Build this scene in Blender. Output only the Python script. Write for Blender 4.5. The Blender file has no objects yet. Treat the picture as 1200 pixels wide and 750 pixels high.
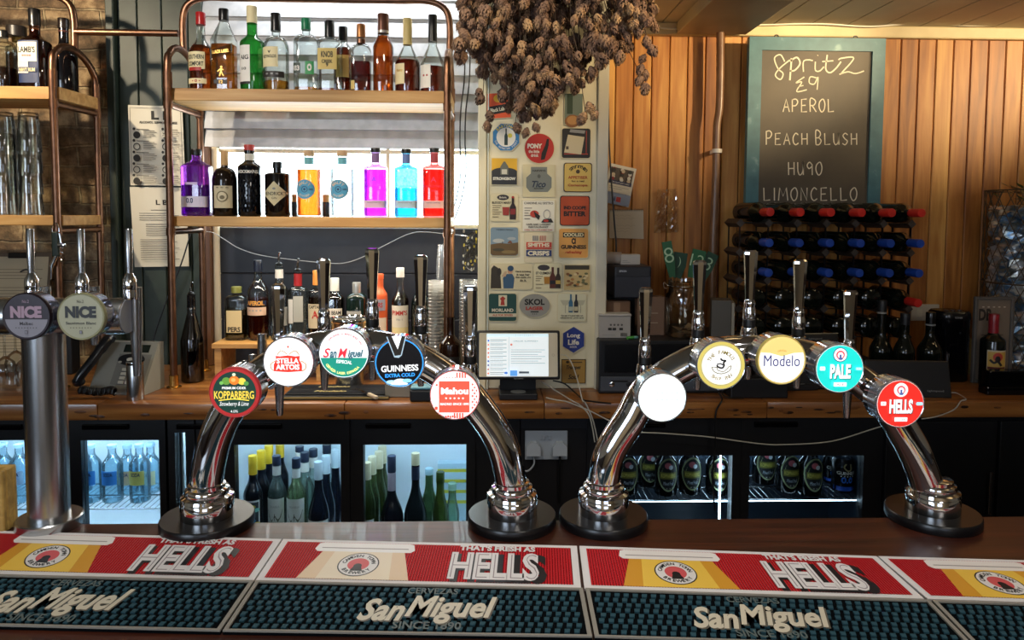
import bpy, bmesh, math, random
from mathutils import Vector, Matrix
random.seed(7)
sc = bpy.context.scene
C = sc.collection
PI = math.pi

# ---------------------------------------------------------------- camera
H, F = 1.63, 850.0
CX, CY = 600.0, 300.0
yaw, pit, rol = math.radians(1.9), math.radians(3.37), math.radians(0.35)
FW = Vector((math.sin(yaw)*math.cos(pit), math.cos(yaw)*math.cos(pit), -math.sin(pit)))
R0 = Vector((math.cos(yaw), -math.sin(yaw), 0)); U0 = R0.cross(FW)
RT = R0*math.cos(rol) + U0*math.sin(rol); UP = U0*math.cos(rol) - R0*math.sin(rol)
CAM = Vector((0, 0, H))
cd = bpy.data.cameras.new('camera'); cam = bpy.data.objects.new('camera', cd); C.objects.link(cam)
cam.matrix_world = Matrix((( RT.x, UP.x, -FW.x, 0), (RT.y, UP.y, -FW.y, 0), (RT.z, UP.z, -FW.z, H), (0, 0, 0, 1)))
cd.sensor_width = 36; cd.lens = F/1200*36; cd.shift_y = -75/1200; cd.clip_start = 0.05
sc.camera = cam

# ---------------------------------------------------------------- view, world, lights
vs = sc.view_settings
sc.display_settings.display_device = 'sRGB'
vs.view_transform = 'Standard'; vs.look = 'None'; vs.gamma = 1; vs.use_curve_mapping = False
vs.exposure = 0.85
sc.cycles.use_denoising = True
sc.cycles.max_bounces = 8; sc.cycles.transparent_max_bounces = 40; sc.cycles.sample_clamp_indirect = 6
w = bpy.data.worlds.new('world'); sc.world = w; w.use_nodes = True
w.node_tree.nodes['Background'].inputs[0].default_value = (0.55, 0.6, 0.7, 1)
w.node_tree.nodes['Background'].inputs[1].default_value = 0.06

def spot(name, loc, aim, power, col, angle, blend=0.5, size=0.03):
    l = bpy.data.lights.new(name, 'SPOT'); l.energy = power; l.color = col
    l.spot_size = math.radians(angle); l.spot_blend = blend; l.shadow_soft_size = size
    o = bpy.data.objects.new(name, l); C.objects.link(o); o.location = loc
    o.rotation_euler = (Vector(aim)-Vector(loc)).to_track_quat('-Z', 'Y').to_euler()
def area(name, loc, aim, power, col, sx, sy):
    l = bpy.data.lights.new(name, 'AREA'); l.energy = power; l.color = col
    l.shape = 'RECTANGLE'; l.size = sx; l.size_y = sy
    o = bpy.data.objects.new(name, l); C.objects.link(o); o.location = loc
    o.rotation_euler = (Vector(aim)-Vector(loc)).to_track_quat('-Z', 'Y').to_euler()
WARM = (1.0, 0.72, 0.42); NEUT = (1.0, 0.9, 0.78)
# ceiling spots over the back bar
spot('spot_over_panelling', (2.25, 1.45, 2.36), (0.85, 3.0, 2.46), 138, (1.0, 0.77, 0.45), 44, 1.0)
spot('spot_over_panelling_end', (3.3, 1.5, 2.36), (1.95, 3.0, 2.46), 144, (1.0, 0.77, 0.45), 44, 1.0)
spot('spot_over_brick', (-1.9, 1.9, 2.5), (-1.75, 3.0, 2.05), 44, (1.0, 0.82, 0.58), 80, 0.7)
spot('spot_over_menu_wall', (-0.35, 1.55, 2.5), (0.15, 2.6, 1.75), 13, (1.0, 0.86, 0.62), 70, 0.7)
spot('spot_over_hops', (0.85, 1.65, 2.36), (0.25, 2.15, 2.25), 16, (1.0, 0.74, 0.42), 70, 0.7)
spot('spot_over_shelves', (-1.25, 1.7, 2.5), (-0.75, 2.7, 1.95), 17, NEUT, 75, 0.6)
spot('spot_over_counter', (-0.55, 1.9, 2.55), (-0.6, 2.45, 1.0), 30, (1.0, 0.82, 0.58), 50, 0.6)
spot('spot_over_bar', (-0.55, 0.75, 2.56), (-0.45, 1.2, 1.05), 17, (1.0, 0.95, 0.88), 75, 0.7)
spot('spot_over_bar_end', (0.75, 0.75, 2.36), (0.6, 1.2, 1.05), 15, (1.0, 0.95, 0.88), 75, 0.7)
# light strips fixed to the shelf unit and window head
area('strip_above_boards', (-0.52, 2.86, 2.58), (-0.52, 3.04, 2.1), 2.6, (0.95, 0.98, 1.0), 0.95, 0.03)
area('strip_under_gin_shelf', (-0.52, 2.70, 1.545), (-0.5, 2.62, 1.0), 2.6, (1.0, 0.88, 0.7), 0.95, 0.05)
area('strip_under_spirit_shelf', (-0.52, 2.86, 2.01), (-0.52, 2.74, 1.6), 0.25, (0.9, 0.95, 1.0), 0.95, 0.03)
# unseen fill lights added behind the camera
area('front_room_cool_fill', (-2.4, -2.6, 1.9), (-0.3, 1.2, 1.1), 27, (0.72, 0.85, 1.0), 1.5, 1.1)
area('front_room_fill', (1.0, -0.9, 2.36), (0.6, 1.2, 1.0), 6, (1.0, 0.93, 0.85), 0.5, 0.5)
area('front_wall_fill', (0.2, -1.6, 1.2), (0.0, -3.4, 2.2), 16, (1.0, 0.84, 0.66), 1.2, 0.4)  # added to brighten the front wall that the chrome reflects

# ---------------------------------------------------------------- pixel <-> place
def ray(px, py): return FW + RT*((px-CX)/F) - UP*((py-CY)/F)
def P(px, py, Y):
    d = ray(px, py); return CAM + d*(Y/d.y)
def PZ(px, py, z):
    d = ray(px, py); return CAM + d*((z-H)/d.z)
def M(px, Y): return px*Y/F             # picture length -> metres at depth Y

# ---------------------------------------------------------------- materials
def lin(h):
    h = h.lstrip('#'); v = [int(h[i:i+2], 16)/255 for i in (0, 2, 4)]
    return tuple(c/12.92 if c <= 0.04045 else ((c+0.055)/1.055)**2.4 for c in v) + (1,)
_m = {}
def mat(hexc, rough=0.5, metal=0.0, emit=0.0, coat=0.0, spec=0.5, name=None):
    key = (hexc, rough, metal, emit, coat, spec)
    if key in _m: return _m[key]
    m = bpy.data.materials.new(name or 'plain_'+hexc.lstrip('#')); m.use_nodes = True
    b = m.node_tree.nodes['Principled BSDF']
    b.inputs['Base Color'].default_value = lin(hexc); b.inputs['Roughness'].default_value = rough
    b.inputs['Metallic'].default_value = metal; b.inputs['Coat Weight'].default_value = coat
    b.inputs['Specular IOR Level'].default_value = spec
    if emit: b.inputs['Emission Color'].default_value = lin(hexc); b.inputs['Emission Strength'].default_value = emit
    _m[key] = m; return m
def nodes(name):
    m = bpy.data.materials.new(name); m.use_nodes = True
    t = m.node_tree; b = t.nodes['Principled BSDF']
    def N(ty, **kw):
        n = t.nodes.new(ty)
        for k, v in kw.items():
            if k.startswith('_'): setattr(n, k[1:], v)
            else: n.inputs[k.replace('0_', '').replace('_', ' ')].default_value = v
        return n
    def L(a, b_): t.links.new(a, b_)
    return m, t, b, N, L
def ramp(N, stops):
    r = N('ShaderNodeValToRGB'); e = r.color_ramp.elements
    while len(e) < len(stops): e.new(0.5)
    for k, (p, c) in enumerate(stops): e[k].position = p; e[k].color = lin(c)
    return r
def bump(N, L, b, src, strength, dist):
    bp = N('ShaderNodeBump'); bp.inputs['Strength'].default_value = strength; bp.inputs['Distance'].default_value = dist
    L(src, bp.inputs['Height']); L(bp.outputs[0], b.inputs['Normal'])
def wood(name, stops, axis='X', scale=1.0, rough=0.45, plank=None, tone=0.35, bmp=0.15, coat=0.0):
    """grain runs along axis; plank = (axis letter, width) gives each board its own tone"""
    m, t, b, N, L = nodes(name)
    tc = N('ShaderNodeTexCoord'); mp = N('ShaderNodeMapping')
    sx = {'X': (1.3, 18, 18), 'Y': (18, 1.3, 18), 'Z': (18, 18, 1.3)}[axis]
    mp.inputs['Scale'].default_value = [s*scale for s in sx]
    L(tc.outputs['Object'], mp.inputs[0])
    n = N('ShaderNodeTexNoise'); n.inputs['Scale'].default_value = 2.2; n.inputs['Detail'].default_value = 8; n.inputs['Distortion'].default_value = 0.6
    fac = n.outputs[0]
    if plank:
        sp = N('ShaderNodeSeparateXYZ'); L(tc.outputs['Object'], sp.inputs[0])
        dv = N('ShaderNodeMath', _operation='DIVIDE'); L(sp.outputs['XYZ'.index(plank[0])], dv.inputs[0]); dv.inputs[1].default_value = plank[1]
        fl = N('ShaderNodeMath', _operation='FLOOR'); L(dv.outputs[0], fl.inputs[0])
        wn = N('ShaderNodeTexWhiteNoise', _noise_dimensions='1D'); L(fl.outputs[0], wn.inputs['W'])
        cb = N('ShaderNodeCombineXYZ'); ml = N('ShaderNodeMath', _operation='MULTIPLY'); L(wn.outputs[0], ml.inputs[0]); ml.inputs[1].default_value = 37
        for q in range(3): L(ml.outputs[0], cb.inputs[q])
        ad = N('ShaderNodeVectorMath', _operation='ADD'); L(mp.outputs[0], ad.inputs[0]); L(cb.outputs[0], ad.inputs[1]); L(ad.outputs[0], n.inputs['Vector'])
        mx = N('ShaderNodeMath', _operation='MULTIPLY_ADD'); L(wn.outputs[0], mx.inputs[0]); mx.inputs[1].default_value = tone
        s2 = N('ShaderNodeMath', _operation='SUBTRACT'); L(fac, s2.inputs[0]); s2.inputs[1].default_value = tone/2; L(s2.outputs[0], mx.inputs[2]); fac2 = mx.outputs[0]
    else:
        L(mp.outputs[0], n.inputs['Vector']); fac2 = fac
    r = ramp(N, stops); L(fac2, r.inputs[0]); L(r.outputs[0], b.inputs['Base Color'])
    b.inputs['Roughness'].default_value = rough; b.inputs['Coat Weight'].default_value = coat
    bump(N, L, b, fac, bmp, 0.002)
    return m
def noisy(name, stops, scale, rough=0.6, bmp=0.2, dist=0.003, metal=0, detail=6):
    m, t, b, N, L = nodes(name)
    tc = N('ShaderNodeTexCoord'); n = N('ShaderNodeTexNoise'); n.inputs['Scale'].default_value = scale; n.inputs['Detail'].default_value = detail
    L(tc.outputs['Object'], n.inputs['Vector']); r = ramp(N, stops); L(n.outputs[0], r.inputs[0]); L(r.outputs[0], b.inputs['Base Color'])
    b.inputs['Roughness'].default_value = rough; b.inputs['Metallic'].default_value = metal
    bump(N, L, b, n.outputs[0], bmp, dist); return m
_g = {}
def glass(hexc='ffffff', gloss=0.08, body=0.0, bodyhex=None):
    """thin-walled glass or liquid: tinted see-through surface with a mirror gloss and, for liquids, some body colour"""
    key = (hexc, gloss, body, bodyhex)
    if key in _g: return _g[key]
    m = bpy.data.materials.new('glass_'+hexc); m.use_nodes = True; t = m.node_tree; t.nodes.clear()
    out = t.nodes.new('ShaderNodeOutputMaterial'); tr = t.nodes.new('ShaderNodeBsdfTransparent'); tr.inputs[0].default_value = lin(hexc) if not body else tuple(c**0.55 for c in lin(hexc))
    gl = t.nodes.new('ShaderNodeBsdfGlossy'); gl.inputs['Roughness'].default_value = 0.04
    lw = t.nodes.new('ShaderNodeLayerWeight'); lw.inputs[0].default_value = 0.25
    ma = t.nodes.new('ShaderNodeMath'); ma.operation = 'MULTIPLY_ADD'; ma.inputs[1].default_value = 0.75; ma.inputs[2].default_value = gloss
    t.links.new(lw.outputs['Fresnel'], ma.inputs[0])
    src = tr.outputs[0]
    if body:
        df = t.nodes.new('ShaderNodeBsdfDiffuse'); df.inputs[0].default_value = lin(bodyhex or hexc)
        tl = t.nodes.new('ShaderNodeBsdfTranslucent'); tl.inputs[0].default_value = lin(bodyhex or hexc)
        m1 = t.nodes.new('ShaderNodeMixShader'); m1.inputs[0].default_value = 0.6; t.links.new(df.outputs[0], m1.inputs[1]); t.links.new(tl.outputs[0], m1.inputs[2])
        m2 = t.nodes.new('ShaderNodeMixShader'); m2.inputs[0].default_value = body; t.links.new(src, m2.inputs[1]); t.links.new(m1.outputs[0], m2.inputs[2]); src = m2.outputs[0]
    mx = t.nodes.new('ShaderNodeMixShader'); t.links.new(ma.outputs[0], mx.inputs[0]); t.links.new(src, mx.inputs[1]); t.links.new(gl.outputs[0], mx.inputs[2])
    t.links.new(mx.outputs[0], out.inputs[0]); _g[key] = m; return m

# ---------------------------------------------------------------- mesh builder
class MB:
    def __init__(s): s.v = []; s.f = []; s.mi = []; s.sm = []; s.mats = []; s.T = Matrix()
    def m(s, mt):
        if mt not in s.mats: s.mats.append(mt)
        return s.mats.index(mt)
    def add(s, vs_, fs, mt, smooth=False):
        b = len(s.v); k = s.m(mt)
        s.v += [s.T @ Vector(p) for p in vs_]
        for f in fs: s.f.append([b+i for i in f]); s.mi.append(k); s.sm.append(smooth)
        return s
    def box(s, lo, hi, mt, r=0.0):
        if r > 0: return s.rbox(lo, hi, mt, r)
        (a, b, c), (d, e, f) = lo, hi
        return s.add([(a,b,c),(d,b,c),(d,e,c),(a,e,c),(a,b,f),(d,b,f),(d,e,f),(a,e,f)],
              [(0,3,2,1),(4,5,6,7),(0,1,5,4),(1,2,6,5),(2,3,7,6),(3,0,4,7)], mt)
    def rbox(s, lo, hi, mt, r, seg=2):
        bm = bmesh.new(); bmesh.ops.create_cube(bm, size=1)
        for v in bm.verts: v.co = Vector([(lo[i]+hi[i])/2 + v.co[i]*(hi[i]-lo[i]) for i in range(3)])
        bmesh.ops.bevel(bm, geom=bm.edges[:], offset=r, segments=seg, affect='EDGES', profile=0.5)
        bm.verts.index_update()
        s.add([v.co.copy() for v in bm.verts], [[v.index for v in f.verts] for f in bm.faces], mt, False); bm.free(); return s
    def prism(s, pts, z0, z1, mt, smooth=False):
        n = len(pts)
        s.add([(x, y, z0) for x, y in pts] + [(x, y, z1) for x, y in pts],
              [list(range(n))[::-1], list(range(n, 2*n))] + [(i, (i+1) % n, n+(i+1) % n, n+i) for i in range(n)], mt, smooth); return s
    def lathe(s, prof, mt, seg=24, sq=None, smooth=True, caps=True, org=(0, 0, 0)):
        """profile [(r, z)...]; sq = (exponent, depth ratio) makes rounded-square sections"""
        vs_, fs = [], []
        for r, z in prof:
            for k in range(seg):
                a = 2*PI*(k+0.5)/seg; c, q = math.cos(a), math.sin(a)
                if sq and r > 0:
                    e = sq[0](z) if callable(sq[0]) else sq[0]
                    d = (abs(c)**e+abs(q)**e)**(-1/e); vs_.append((org[0]+r*c*d, org[1]+r*q*d*sq[1], org[2]+z))
                else: vs_.append((org[0]+r*c, org[1]+r*q, org[2]+z))
        n = len(prof)
        for i in range(n-1):
            for k in range(seg):
                k2 = (k+1) % seg; fs.append((i*seg+k, i*seg+k2, (i+1)*seg+k2, (i+1)*seg+k))
        if caps:
            if prof[0][0] > 1e-6: fs.append(list(range(seg))[::-1])
            if prof[-1][0] > 1e-6: fs.append([(n-1)*seg+k for k in range(seg)])
        return s.add(vs_, fs, mt, smooth)
    def tube(s, pts, r, mt, seg=10, caps=True, closed=False, smooth=True):
        pts = [Vector(p) for p in pts]; n = len(pts); rs = r if isinstance(r, (list, tuple)) else [r]*n
        up = None; vs_, fs = [], []
        for i, p in enumerate(pts):
            if closed: d = pts[(i+1) % n]-pts[i-1]
            else: d = pts[min(i+1, n-1)]-pts[max(i-1, 0)]
            d.normalize()
            if up is None:
                up = Vector((0, 0, 1)) if abs(d.z) < 0.9 else Vector((1, 0, 0))
            up = up - d*up.dot(d)
            if up.length < 1e-6: up = d.orthogonal()
            up.normalize(); sd = d.cross(up)
            for k in range(seg):
                a = 2*PI*k/seg; vs_.append(p + (up*math.cos(a)+sd*math.sin(a))*rs[i])
        for i in range(n if closed else n-1):
            j = (i+1) % n
            for k in range(seg):
                k2 = (k+1) % seg; fs.append((i*seg+k, i*seg+k2, j*seg+k2, j*seg+k))
        if caps and not closed: fs.append(list(range(seg))[::-1]); fs.append([(n-1)*seg+k for k in range(seg)])
        return s.add(vs_, fs, mt, smooth)
    def build(s, name, parent=None, loc=None, rz=None):
        me = bpy.data.meshes.new(name); me.from_pydata([tuple(v) for v in s.v], [], s.f)
        for m_ in s.mats: me.materials.append(m_)
        me.polygons.foreach_set('material_index', s.mi); me.polygons.foreach_set('use_smooth', s.sm); me.update()
        if any(s.sm):
            try: me.set_sharp_from_angle(angle=math.radians(40))
            except Exception: pass
        o = bpy.data.objects.new(name, me); C.objects.link(o)
        if parent: o.parent = parent
        if loc is not None: o.location = loc
        if rz is not None: o.rotation_euler = (0, 0, rz)
        return o
def smooth_path(pts, n=8, closed=False):
    pts = [Vector(p) for p in pts]; out = []; m_ = len(pts)
    rng = range(m_) if closed else range(m_-1)
    for i in rng:
        p0 = pts[i-1] if (i > 0 or closed) else pts[0]; p1 = pts[i]; p2 = pts[(i+1) % m_]
        p3 = pts[(i+2) % m_] if (closed or i+2 < m_) else pts[-1]
        for k in range(n):
            t = k/n; out.append(0.5*((2*p1)+(p2-p0)*t+(2*p0-5*p1+4*p2-p3)*t*t+(3*p1-p0-3*p2+p3)*t**3))
    if not closed: out.append(pts[-1])
    return out
def tag(o, label=None, cat=None, group=None, kind=None):
    if label: o['label'] = label
    if cat: o['category'] = cat
    if group: o['group'] = group
    if kind: o['kind'] = kind
    return o
def thing(name, label, cat, loc=(0, 0, 0), rz=0, group=None, rot=None):
    o = bpy.data.objects.new(name, None); C.objects.link(o); o.empty_display_size = 0.05
    o.location = loc; o.rotation_euler = rot if rot else (0, 0, rz)
    return tag(o, label, cat, group)
def kids(o, pool=None): return [c for c in o.children]
def dup(root, loc, rz=None, label=None, group=None, rot=None):
    r = root.copy(); C.objects.link(r); r.location = loc
    if rz is not None: r.rotation_euler = (0, 0, rz)
    if rot is not None: r.rotation_euler = rot
    if label: r['label'] = label
    if group: r['group'] = group
    for ch in list(root.children):
        c = ch.copy(); C.objects.link(c); c.parent = r
        for g in list(ch.children):
            d = g.copy(); C.objects.link(d); d.parent = c
    return r
def struct(name, mb, **kw): return tag(mb.build(name, **kw), kind='structure')

# ---------------------------------------------------------------- flat graphics: shapes and lettering, in material slots of their part
_tc = {}
def text_geo(txt, bold=0.0, shear=0.0, space=1.0):
    key = (txt, bold, shear, space)
    if key in _tc: return _tc[key]
    cu = bpy.data.curves.new('t', 'FONT'); cu.body = txt; cu.size = 1; cu.offset = bold; cu.shear = shear; cu.space_character = space
    cu.resolution_u = 3; cu.fill_mode = 'FRONT'
    o = bpy.data.objects.new('t', cu); me = o.to_mesh()
    vs_ = [(v.co.x, v.co.y) for v in me.vertices]; fs = [tuple(p.vertices) for p in me.polygons]
    o.to_mesh_clear(); bpy.data.objects.remove(o); bpy.data.curves.remove(cu)
    if vs_:
        x0 = min(v[0] for v in vs_); x1 = max(v[0] for v in vs_); y0 = min(v[1] for v in vs_); y1 = max(v[1] for v in vs_)
        vs_ = [(x-x0, y-y0) for x, y in vs_]; r = (vs_, fs, x1-x0, y1-y0)
    else: r = ([], [], 1, 1)
    _tc[key] = r; return r
class G:
    def __init__(s): s.it = []; s.n = 0
    def raw(s, vs_, fs, mt): s.n += 1; s.it.append((vs_, fs, mt, s.n)); return s
    def rect(s, x0, y0, x1, y1, mt, nx=8, ny=1):
        vs_ = [(x0+(x1-x0)*i/nx, y0+(y1-y0)*j/ny) for j in range(ny+1) for i in range(nx+1)]
        fs = [(j*(nx+1)+i, j*(nx+1)+i+1, (j+1)*(nx+1)+i+1, (j+1)*(nx+1)+i) for j in range(ny) for i in range(nx)]
        return s.raw(vs_, fs, mt)
    def dia(s, cx, cy, rx, ry, mt, nx=14):
        vs_, fs = [], []
        for i in range(nx+1):
            u = -1+2*i/nx; h = ry*(1-abs(u)); vs_ += [(cx+u*rx, cy-h), (cx+u*rx, cy+h)]
        for i in range(nx): fs.append((2*i, 2*i+2, 2*i+3, 2*i+1))
        return s.raw(vs_, fs, mt)
    def poly(s, pts, mt): return s.raw(list(pts), [tuple(range(len(pts)))], mt)
    def ell(s, cx, cy, rx, ry, mt, seg=32, rings=3, inner=0.0, a0=0, a1=2*PI):
        vs_, fs = [], []; full = a1-a0 > 6.28; ns = seg if full else seg+1
        for j in range(rings+1):
            q = inner+(1-inner)*j/rings
            for k in range(ns):
                a = a0+(a1-a0)*k/seg; vs_.append((cx+rx*q*math.cos(a), cy+ry*q*math.sin(a)))
        for j in range(rings):
            for k in range(seg):
                k2 = (k+1) % ns if full else k+1
                if j == 0 and inner == 0: fs.append((k, (j+1)*ns+k, (j+1)*ns+k2))
                else: fs.append((j*ns+k, (j+1)*ns+k, (j+1)*ns+k2, j*ns+k2))
        return s.raw(vs_, fs, mt)
    def rrect(s, x0, y0, x1, y1, r, mt):
        pts = []
        for cx, cy, a in ((x1-r, y1-r, 0), (x0+r, y1-r, 90), (x0+r, y0+r, 180), (x1-r, y0+r, 270)):
            for k in range(5): t = math.radians(a+k*22.5); pts.append((cx+r*math.cos(t), cy+r*math.sin(t)))
        return s.poly(pts, mt)
    def text(s, txt, cx, cy, h, mt, w=None, bold=0.0, shear=0.0, rot=0.0, space=1.0):
        """centred on cx, cy; h = height of the lettering; w squeezes or stretches it to that width"""
        vs_, fs, tw, th = text_geo(txt, bold, shear, space); k = h/th; kx = (w/tw) if w else k
        ca, sa = math.cos(rot), math.sin(rot); o = []
        for x, y in vs_:
            X, Y = (x-tw/2)*kx, (y-th/2)*k; o.append((cx+X*ca-Y*sa, cy+X*sa+Y*ca))
        return s.raw(o, fs, mt)
    def arc(s, txt, cx, cy, r, h, mt, mid=90, span=120, bold=0.02, flip=False):
        """lettering round a circle: mid and span in degrees"""
        n = len(txt)
        for i, ch in enumerate(txt):
            if ch == ' ': continue
            q = (i+0.5)/n-0.5; a = math.radians(mid-span*q) if not flip else math.radians(mid+span*q)
            rr = -PI/2 if not flip else PI/2
            s.text(ch, cx+r*math.cos(a), cy+r*math.sin(a), h, mt, bold=bold, rot=a+rr); s.n -= 1
        s.n += 1; return s
    def stroke(s, pts, wd, mt, n=6, smooth=True, closed=False):
        p = smooth_path([(x, y, 0) for x, y in pts], n, closed) if smooth else [Vector((x, y, 0)) for x, y in pts]
        if closed: p.append(p[0])
        vs_, fs = [], []
        for i, a in enumerate(p):
            d = p[min(i+1, len(p)-1)]-p[max(i-1, 0)]
            if d.length < 1e-9: d = Vector((1, 0, 0))
            d.normalize(); nx, ny = -d.y*wd/2, d.x*wd/2; vs_ += [(a.x+nx, a.y+ny), (a.x-nx, a.y-ny)]
        for i in range(len(p)-1): fs.append((2*i, 2*i+1, 2*i+3, 2*i+2))
        return s.raw(vs_, fs, mt)
    def into(s, mb, fn, eps=0.0003):
        """fn(x, y, lift) -> point"""
        for vs_, fs, mt, n in s.it: mb.add([fn(x, y, n*eps) for x, y in vs_], fs, mt, False)
        return mb
def on_front(x0=0, z0=0, y=0, k=1.0): return lambda x, z, h: (x0+x*k, y-h, z0+z*k)
def on_cyl(r, z0=0, ang=0.0): return lambda x, z, h: ((r+h)*math.sin(x/r+ang), -(r+h)*math.cos(x/r+ang), z0+z)
def on_top(z): return lambda x, y, h: (x, y, z+h)

CHROME = mat('e0e1e4', 0.05, 1.0, name='chrome'); STEEL = mat('b4b6b8', 0.27, 1.0, name='brushed_steel')
BLACK = mat('0b0b0c', 0.4, name='black'); BLKGLOSS = mat('08080a', 0.08, name='black_gloss'); BLKPL = mat('15161a', 0.45, name='black_plastic')
WHITE = mat('f0eee8', 0.5, name='white'); CREAM = mat('ece0c0', 0.55, name='cream')
COPPER = noisy('copper', [(0.3, '6c4e3e'), (0.7, '88644e')], 30, 0.36, 0.0, 0.001, 1.0)
BRASS = mat('c9a15a', 0.25, 1.0, name='brass')
# ================================================================ SETTING
YB = 3.02
WX = lambda px, Y: P(px, 260, Y).x
WZ = lambda py, Y, px=600: P(px, py, Y).z
ZCO, YCF = 1.0, 2.38                      # back counter height and front edge
ZBAR = 1.05                               # customer bar height
# --- floor, ceilings, shell
fl = MB().box((-4, -3.6, -0.06), (4, 3.3, 0), wood('floor_wood', [(0.3, '2a1d14'), (0.7, '4b3422')], 'Y', 1, 0.5, ('X', 0.12)))
struct('floor', fl)
ceil_m = noisy('ceiling_boards', [(0.35, 'beb29a'), (0.65, 'c8bca6')], 5, 0.55, 0.03)
x0c = WX(690, YB)
cl = MB()
bw = M(43, YB); xk = WX(896, YB)
i0 = -int((xk-x0c)/bw)-1
for i in range(i0, 22):
    a = max(xk+i*bw+0.003, x0c); b_ = xk+(i+1)*bw-0.003
    if b_ > a: cl.box((a, -3.6, 2.41), (b_, YB+0.05, 2.425), ceil_m)
cl.box((x0c, -3.6, 2.424), (4, YB+0.05, 2.44), mat('2b241b', 0.8))
struct('ceiling_boarded', cl)
c2 = MB().box((-4, -3.6, 2.62), (x0c, 3.3, 2.7), mat('8d8672', 0.7)).box((x0c-0.02, -3.6, 2.41), (x0c, 3.3, 2.62), mat('8d8672', 0.7))
struct('ceiling', c2)
wl = mat('b9ad95', 0.8); dk = wood('dado', [(0.3, '2b1c12'), (0.7, '45301f')], 'Z', 1, 0.45, ('X', 0.1))
struct('wall_left', MB().box((-4.1, -3.6, 0), (-4, 3.3, 2.7), wl).box((-4, -3.6, 0), (-3.98, 2.3, 1.1), dk))
struct('wall_right', MB().box((4, -3.6, 0), (4.1, 3.3, 2.7), wl).box((3.98, -3.6, 0), (4, 2.3, 1.1), dk))
fr = MB()
for a, b_ in ((-4, -3.2), (-1.6, -0.4), (1.2, 4)): fr.box((a, -3.7, 0), (b_, -3.6, 2.7), wl)
for a, b_ in ((-3.2, -1.6), (-0.4, 1.2)): fr.box((a, -3.7, 0), (b_, -3.6, 1.0), wl); fr.box((a, -3.7, 2.2), (b_, -3.6, 2.7), wl)
struct('wall_front', fr)
for k, (a, b_) in enumerate(((-3.2, -1.6), (-0.4, 1.2))):  # unseen glowing windows, added for chrome reflections and daylight
    wn = MB().box((a, -3.68, 1.0), (b_, -3.66, 2.2), mat('cfe2ff', 0.3, emit=1.6))
    for q in range(5): xx = a+(b_-a)*q/4; wn.box((xx-0.03, -3.66, 1.0), (xx+0.03, -3.6, 2.2), mat('1d2a24', 0.5))
    for zz in (1.0, 1.6, 2.16): wn.box((a, -3.66, zz), (b_, -3.6, zz+0.05), mat('1d2a24', 0.5))
    struct('window_%d' % (k+2), wn)

# --- brick wall on the far side, behind the glass shelf
def brick():
    m, t, b, N, L = nodes('old_brick')
    tc = N('ShaderNodeTexCoord'); mp = N('ShaderNodeMapping'); mp.inputs['Rotation'].default_value = (math.radians(90), 0, 0)
    L(tc.outputs['Object'], mp.inputs[0])
    nz = N('ShaderNodeTexNoise'); nz.inputs['Scale'].default_value = 7; nz.inputs['Detail'].default_value = 3; L(tc.outputs['Object'], nz.inputs['Vector'])
    va = N('ShaderNodeVectorMath', _operation='SCALE'); va.inputs['Scale'].default_value = 0.035; L(nz.outputs['Color'], va.inputs[0])
    ad = N('ShaderNodeVectorMath', _operation='ADD'); L(mp.outputs[0], ad.inputs[0]); L(va.outputs[0], ad.inputs[1])
    br = N('ShaderNodeTexBrick'); L(ad.outputs[0], br.inputs['Vector'])
    br.inputs['Scale'].default_value = 1; br.inputs['Brick Width'].default_value = 0.22; br.inputs['Row Height'].default_value = 0.078
    br.inputs['Mortar Size'].default_value = 0.007; br.inputs['Mortar Smooth'].default_value = 0.6; br.inputs['Bias'].default_value = 0.1
    br.inputs['Color1'].default_value = lin('857058'); br.inputs['Color2'].default_value = lin('a89272'); br.inputs['Mortar'].default_value = lin('b0a286')
    n2 = N('ShaderNodeTexNoise'); n2.inputs['Scale'].default_value = 9; n2.inputs['Detail'].default_value = 9; n2.inputs['Roughness'].default_value = 0.7; L(tc.outputs['Object'], n2.inputs['Vector'])
    r = ramp(N, [(0.38, '2e261c'), (0.49, '94806a'), (0.62, 'ece0c4')]); L(n2.outputs[0], r.inputs[0])
    mx = N('ShaderNodeMixRGB', _blend_type='MULTIPLY'); mx.inputs[0].default_value = 0.8; L(br.outputs['Color'], mx.inputs[1]); L(r.outputs[0], mx.inputs[2])
    m2 = N('ShaderNodeMixRGB', _blend_type='ADD'); m2.inputs[0].default_value = 0.12; L(mx.outputs[0], m2.inputs[1]); L(r.outputs[0], m2.inputs[2])
    L(m2.outputs[0], b.inputs['Base Color']); b.inputs['Roughness'].default_value = 0.9
    sm = N('ShaderNodeMath', _operation='MULTIPLY_ADD'); L(br.outputs['Fac'], sm.inputs[0]); sm.inputs[1].default_value = -0.8; L(n2.outputs[0], sm.inputs[2])
    bump(N, L, b, sm.outputs[0], 0.9, 0.02); return m
xb = WX(137, YB)
struct('wall_brick', MB().box((-4, YB, 0), (xb, YB+0.15, 2.7), brick()))
# --- dark green boarding
grn = noisy('green_paint', [(0.35, '222c24'), (0.65, '2a362c')], 14, 0.5, 0.05)
xg = WX(243, YB); g_ = MB()
xs = [xb, WX(145, YB), WX(168, YB), WX(196, YB), WX(226, YB), xg]
for a, b_ in zip(xs[1:-1], xs[2:]): g_.rbox((a+0.0015, YB-0.015, 0), (b_-0.0015, YB+0.02, 2.62), grn, 0.003, 1)
g_.box((xs[1], YB-0.004, 0), (xg, YB+0.05, 2.62), mat('101a14', 0.8))
g_.rbox((xb-0.005, YB-0.045, 0), (xs[1], YB+0.05, 2.62), grn, 0.004, 1)
struct('wall_green', g_)
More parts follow.
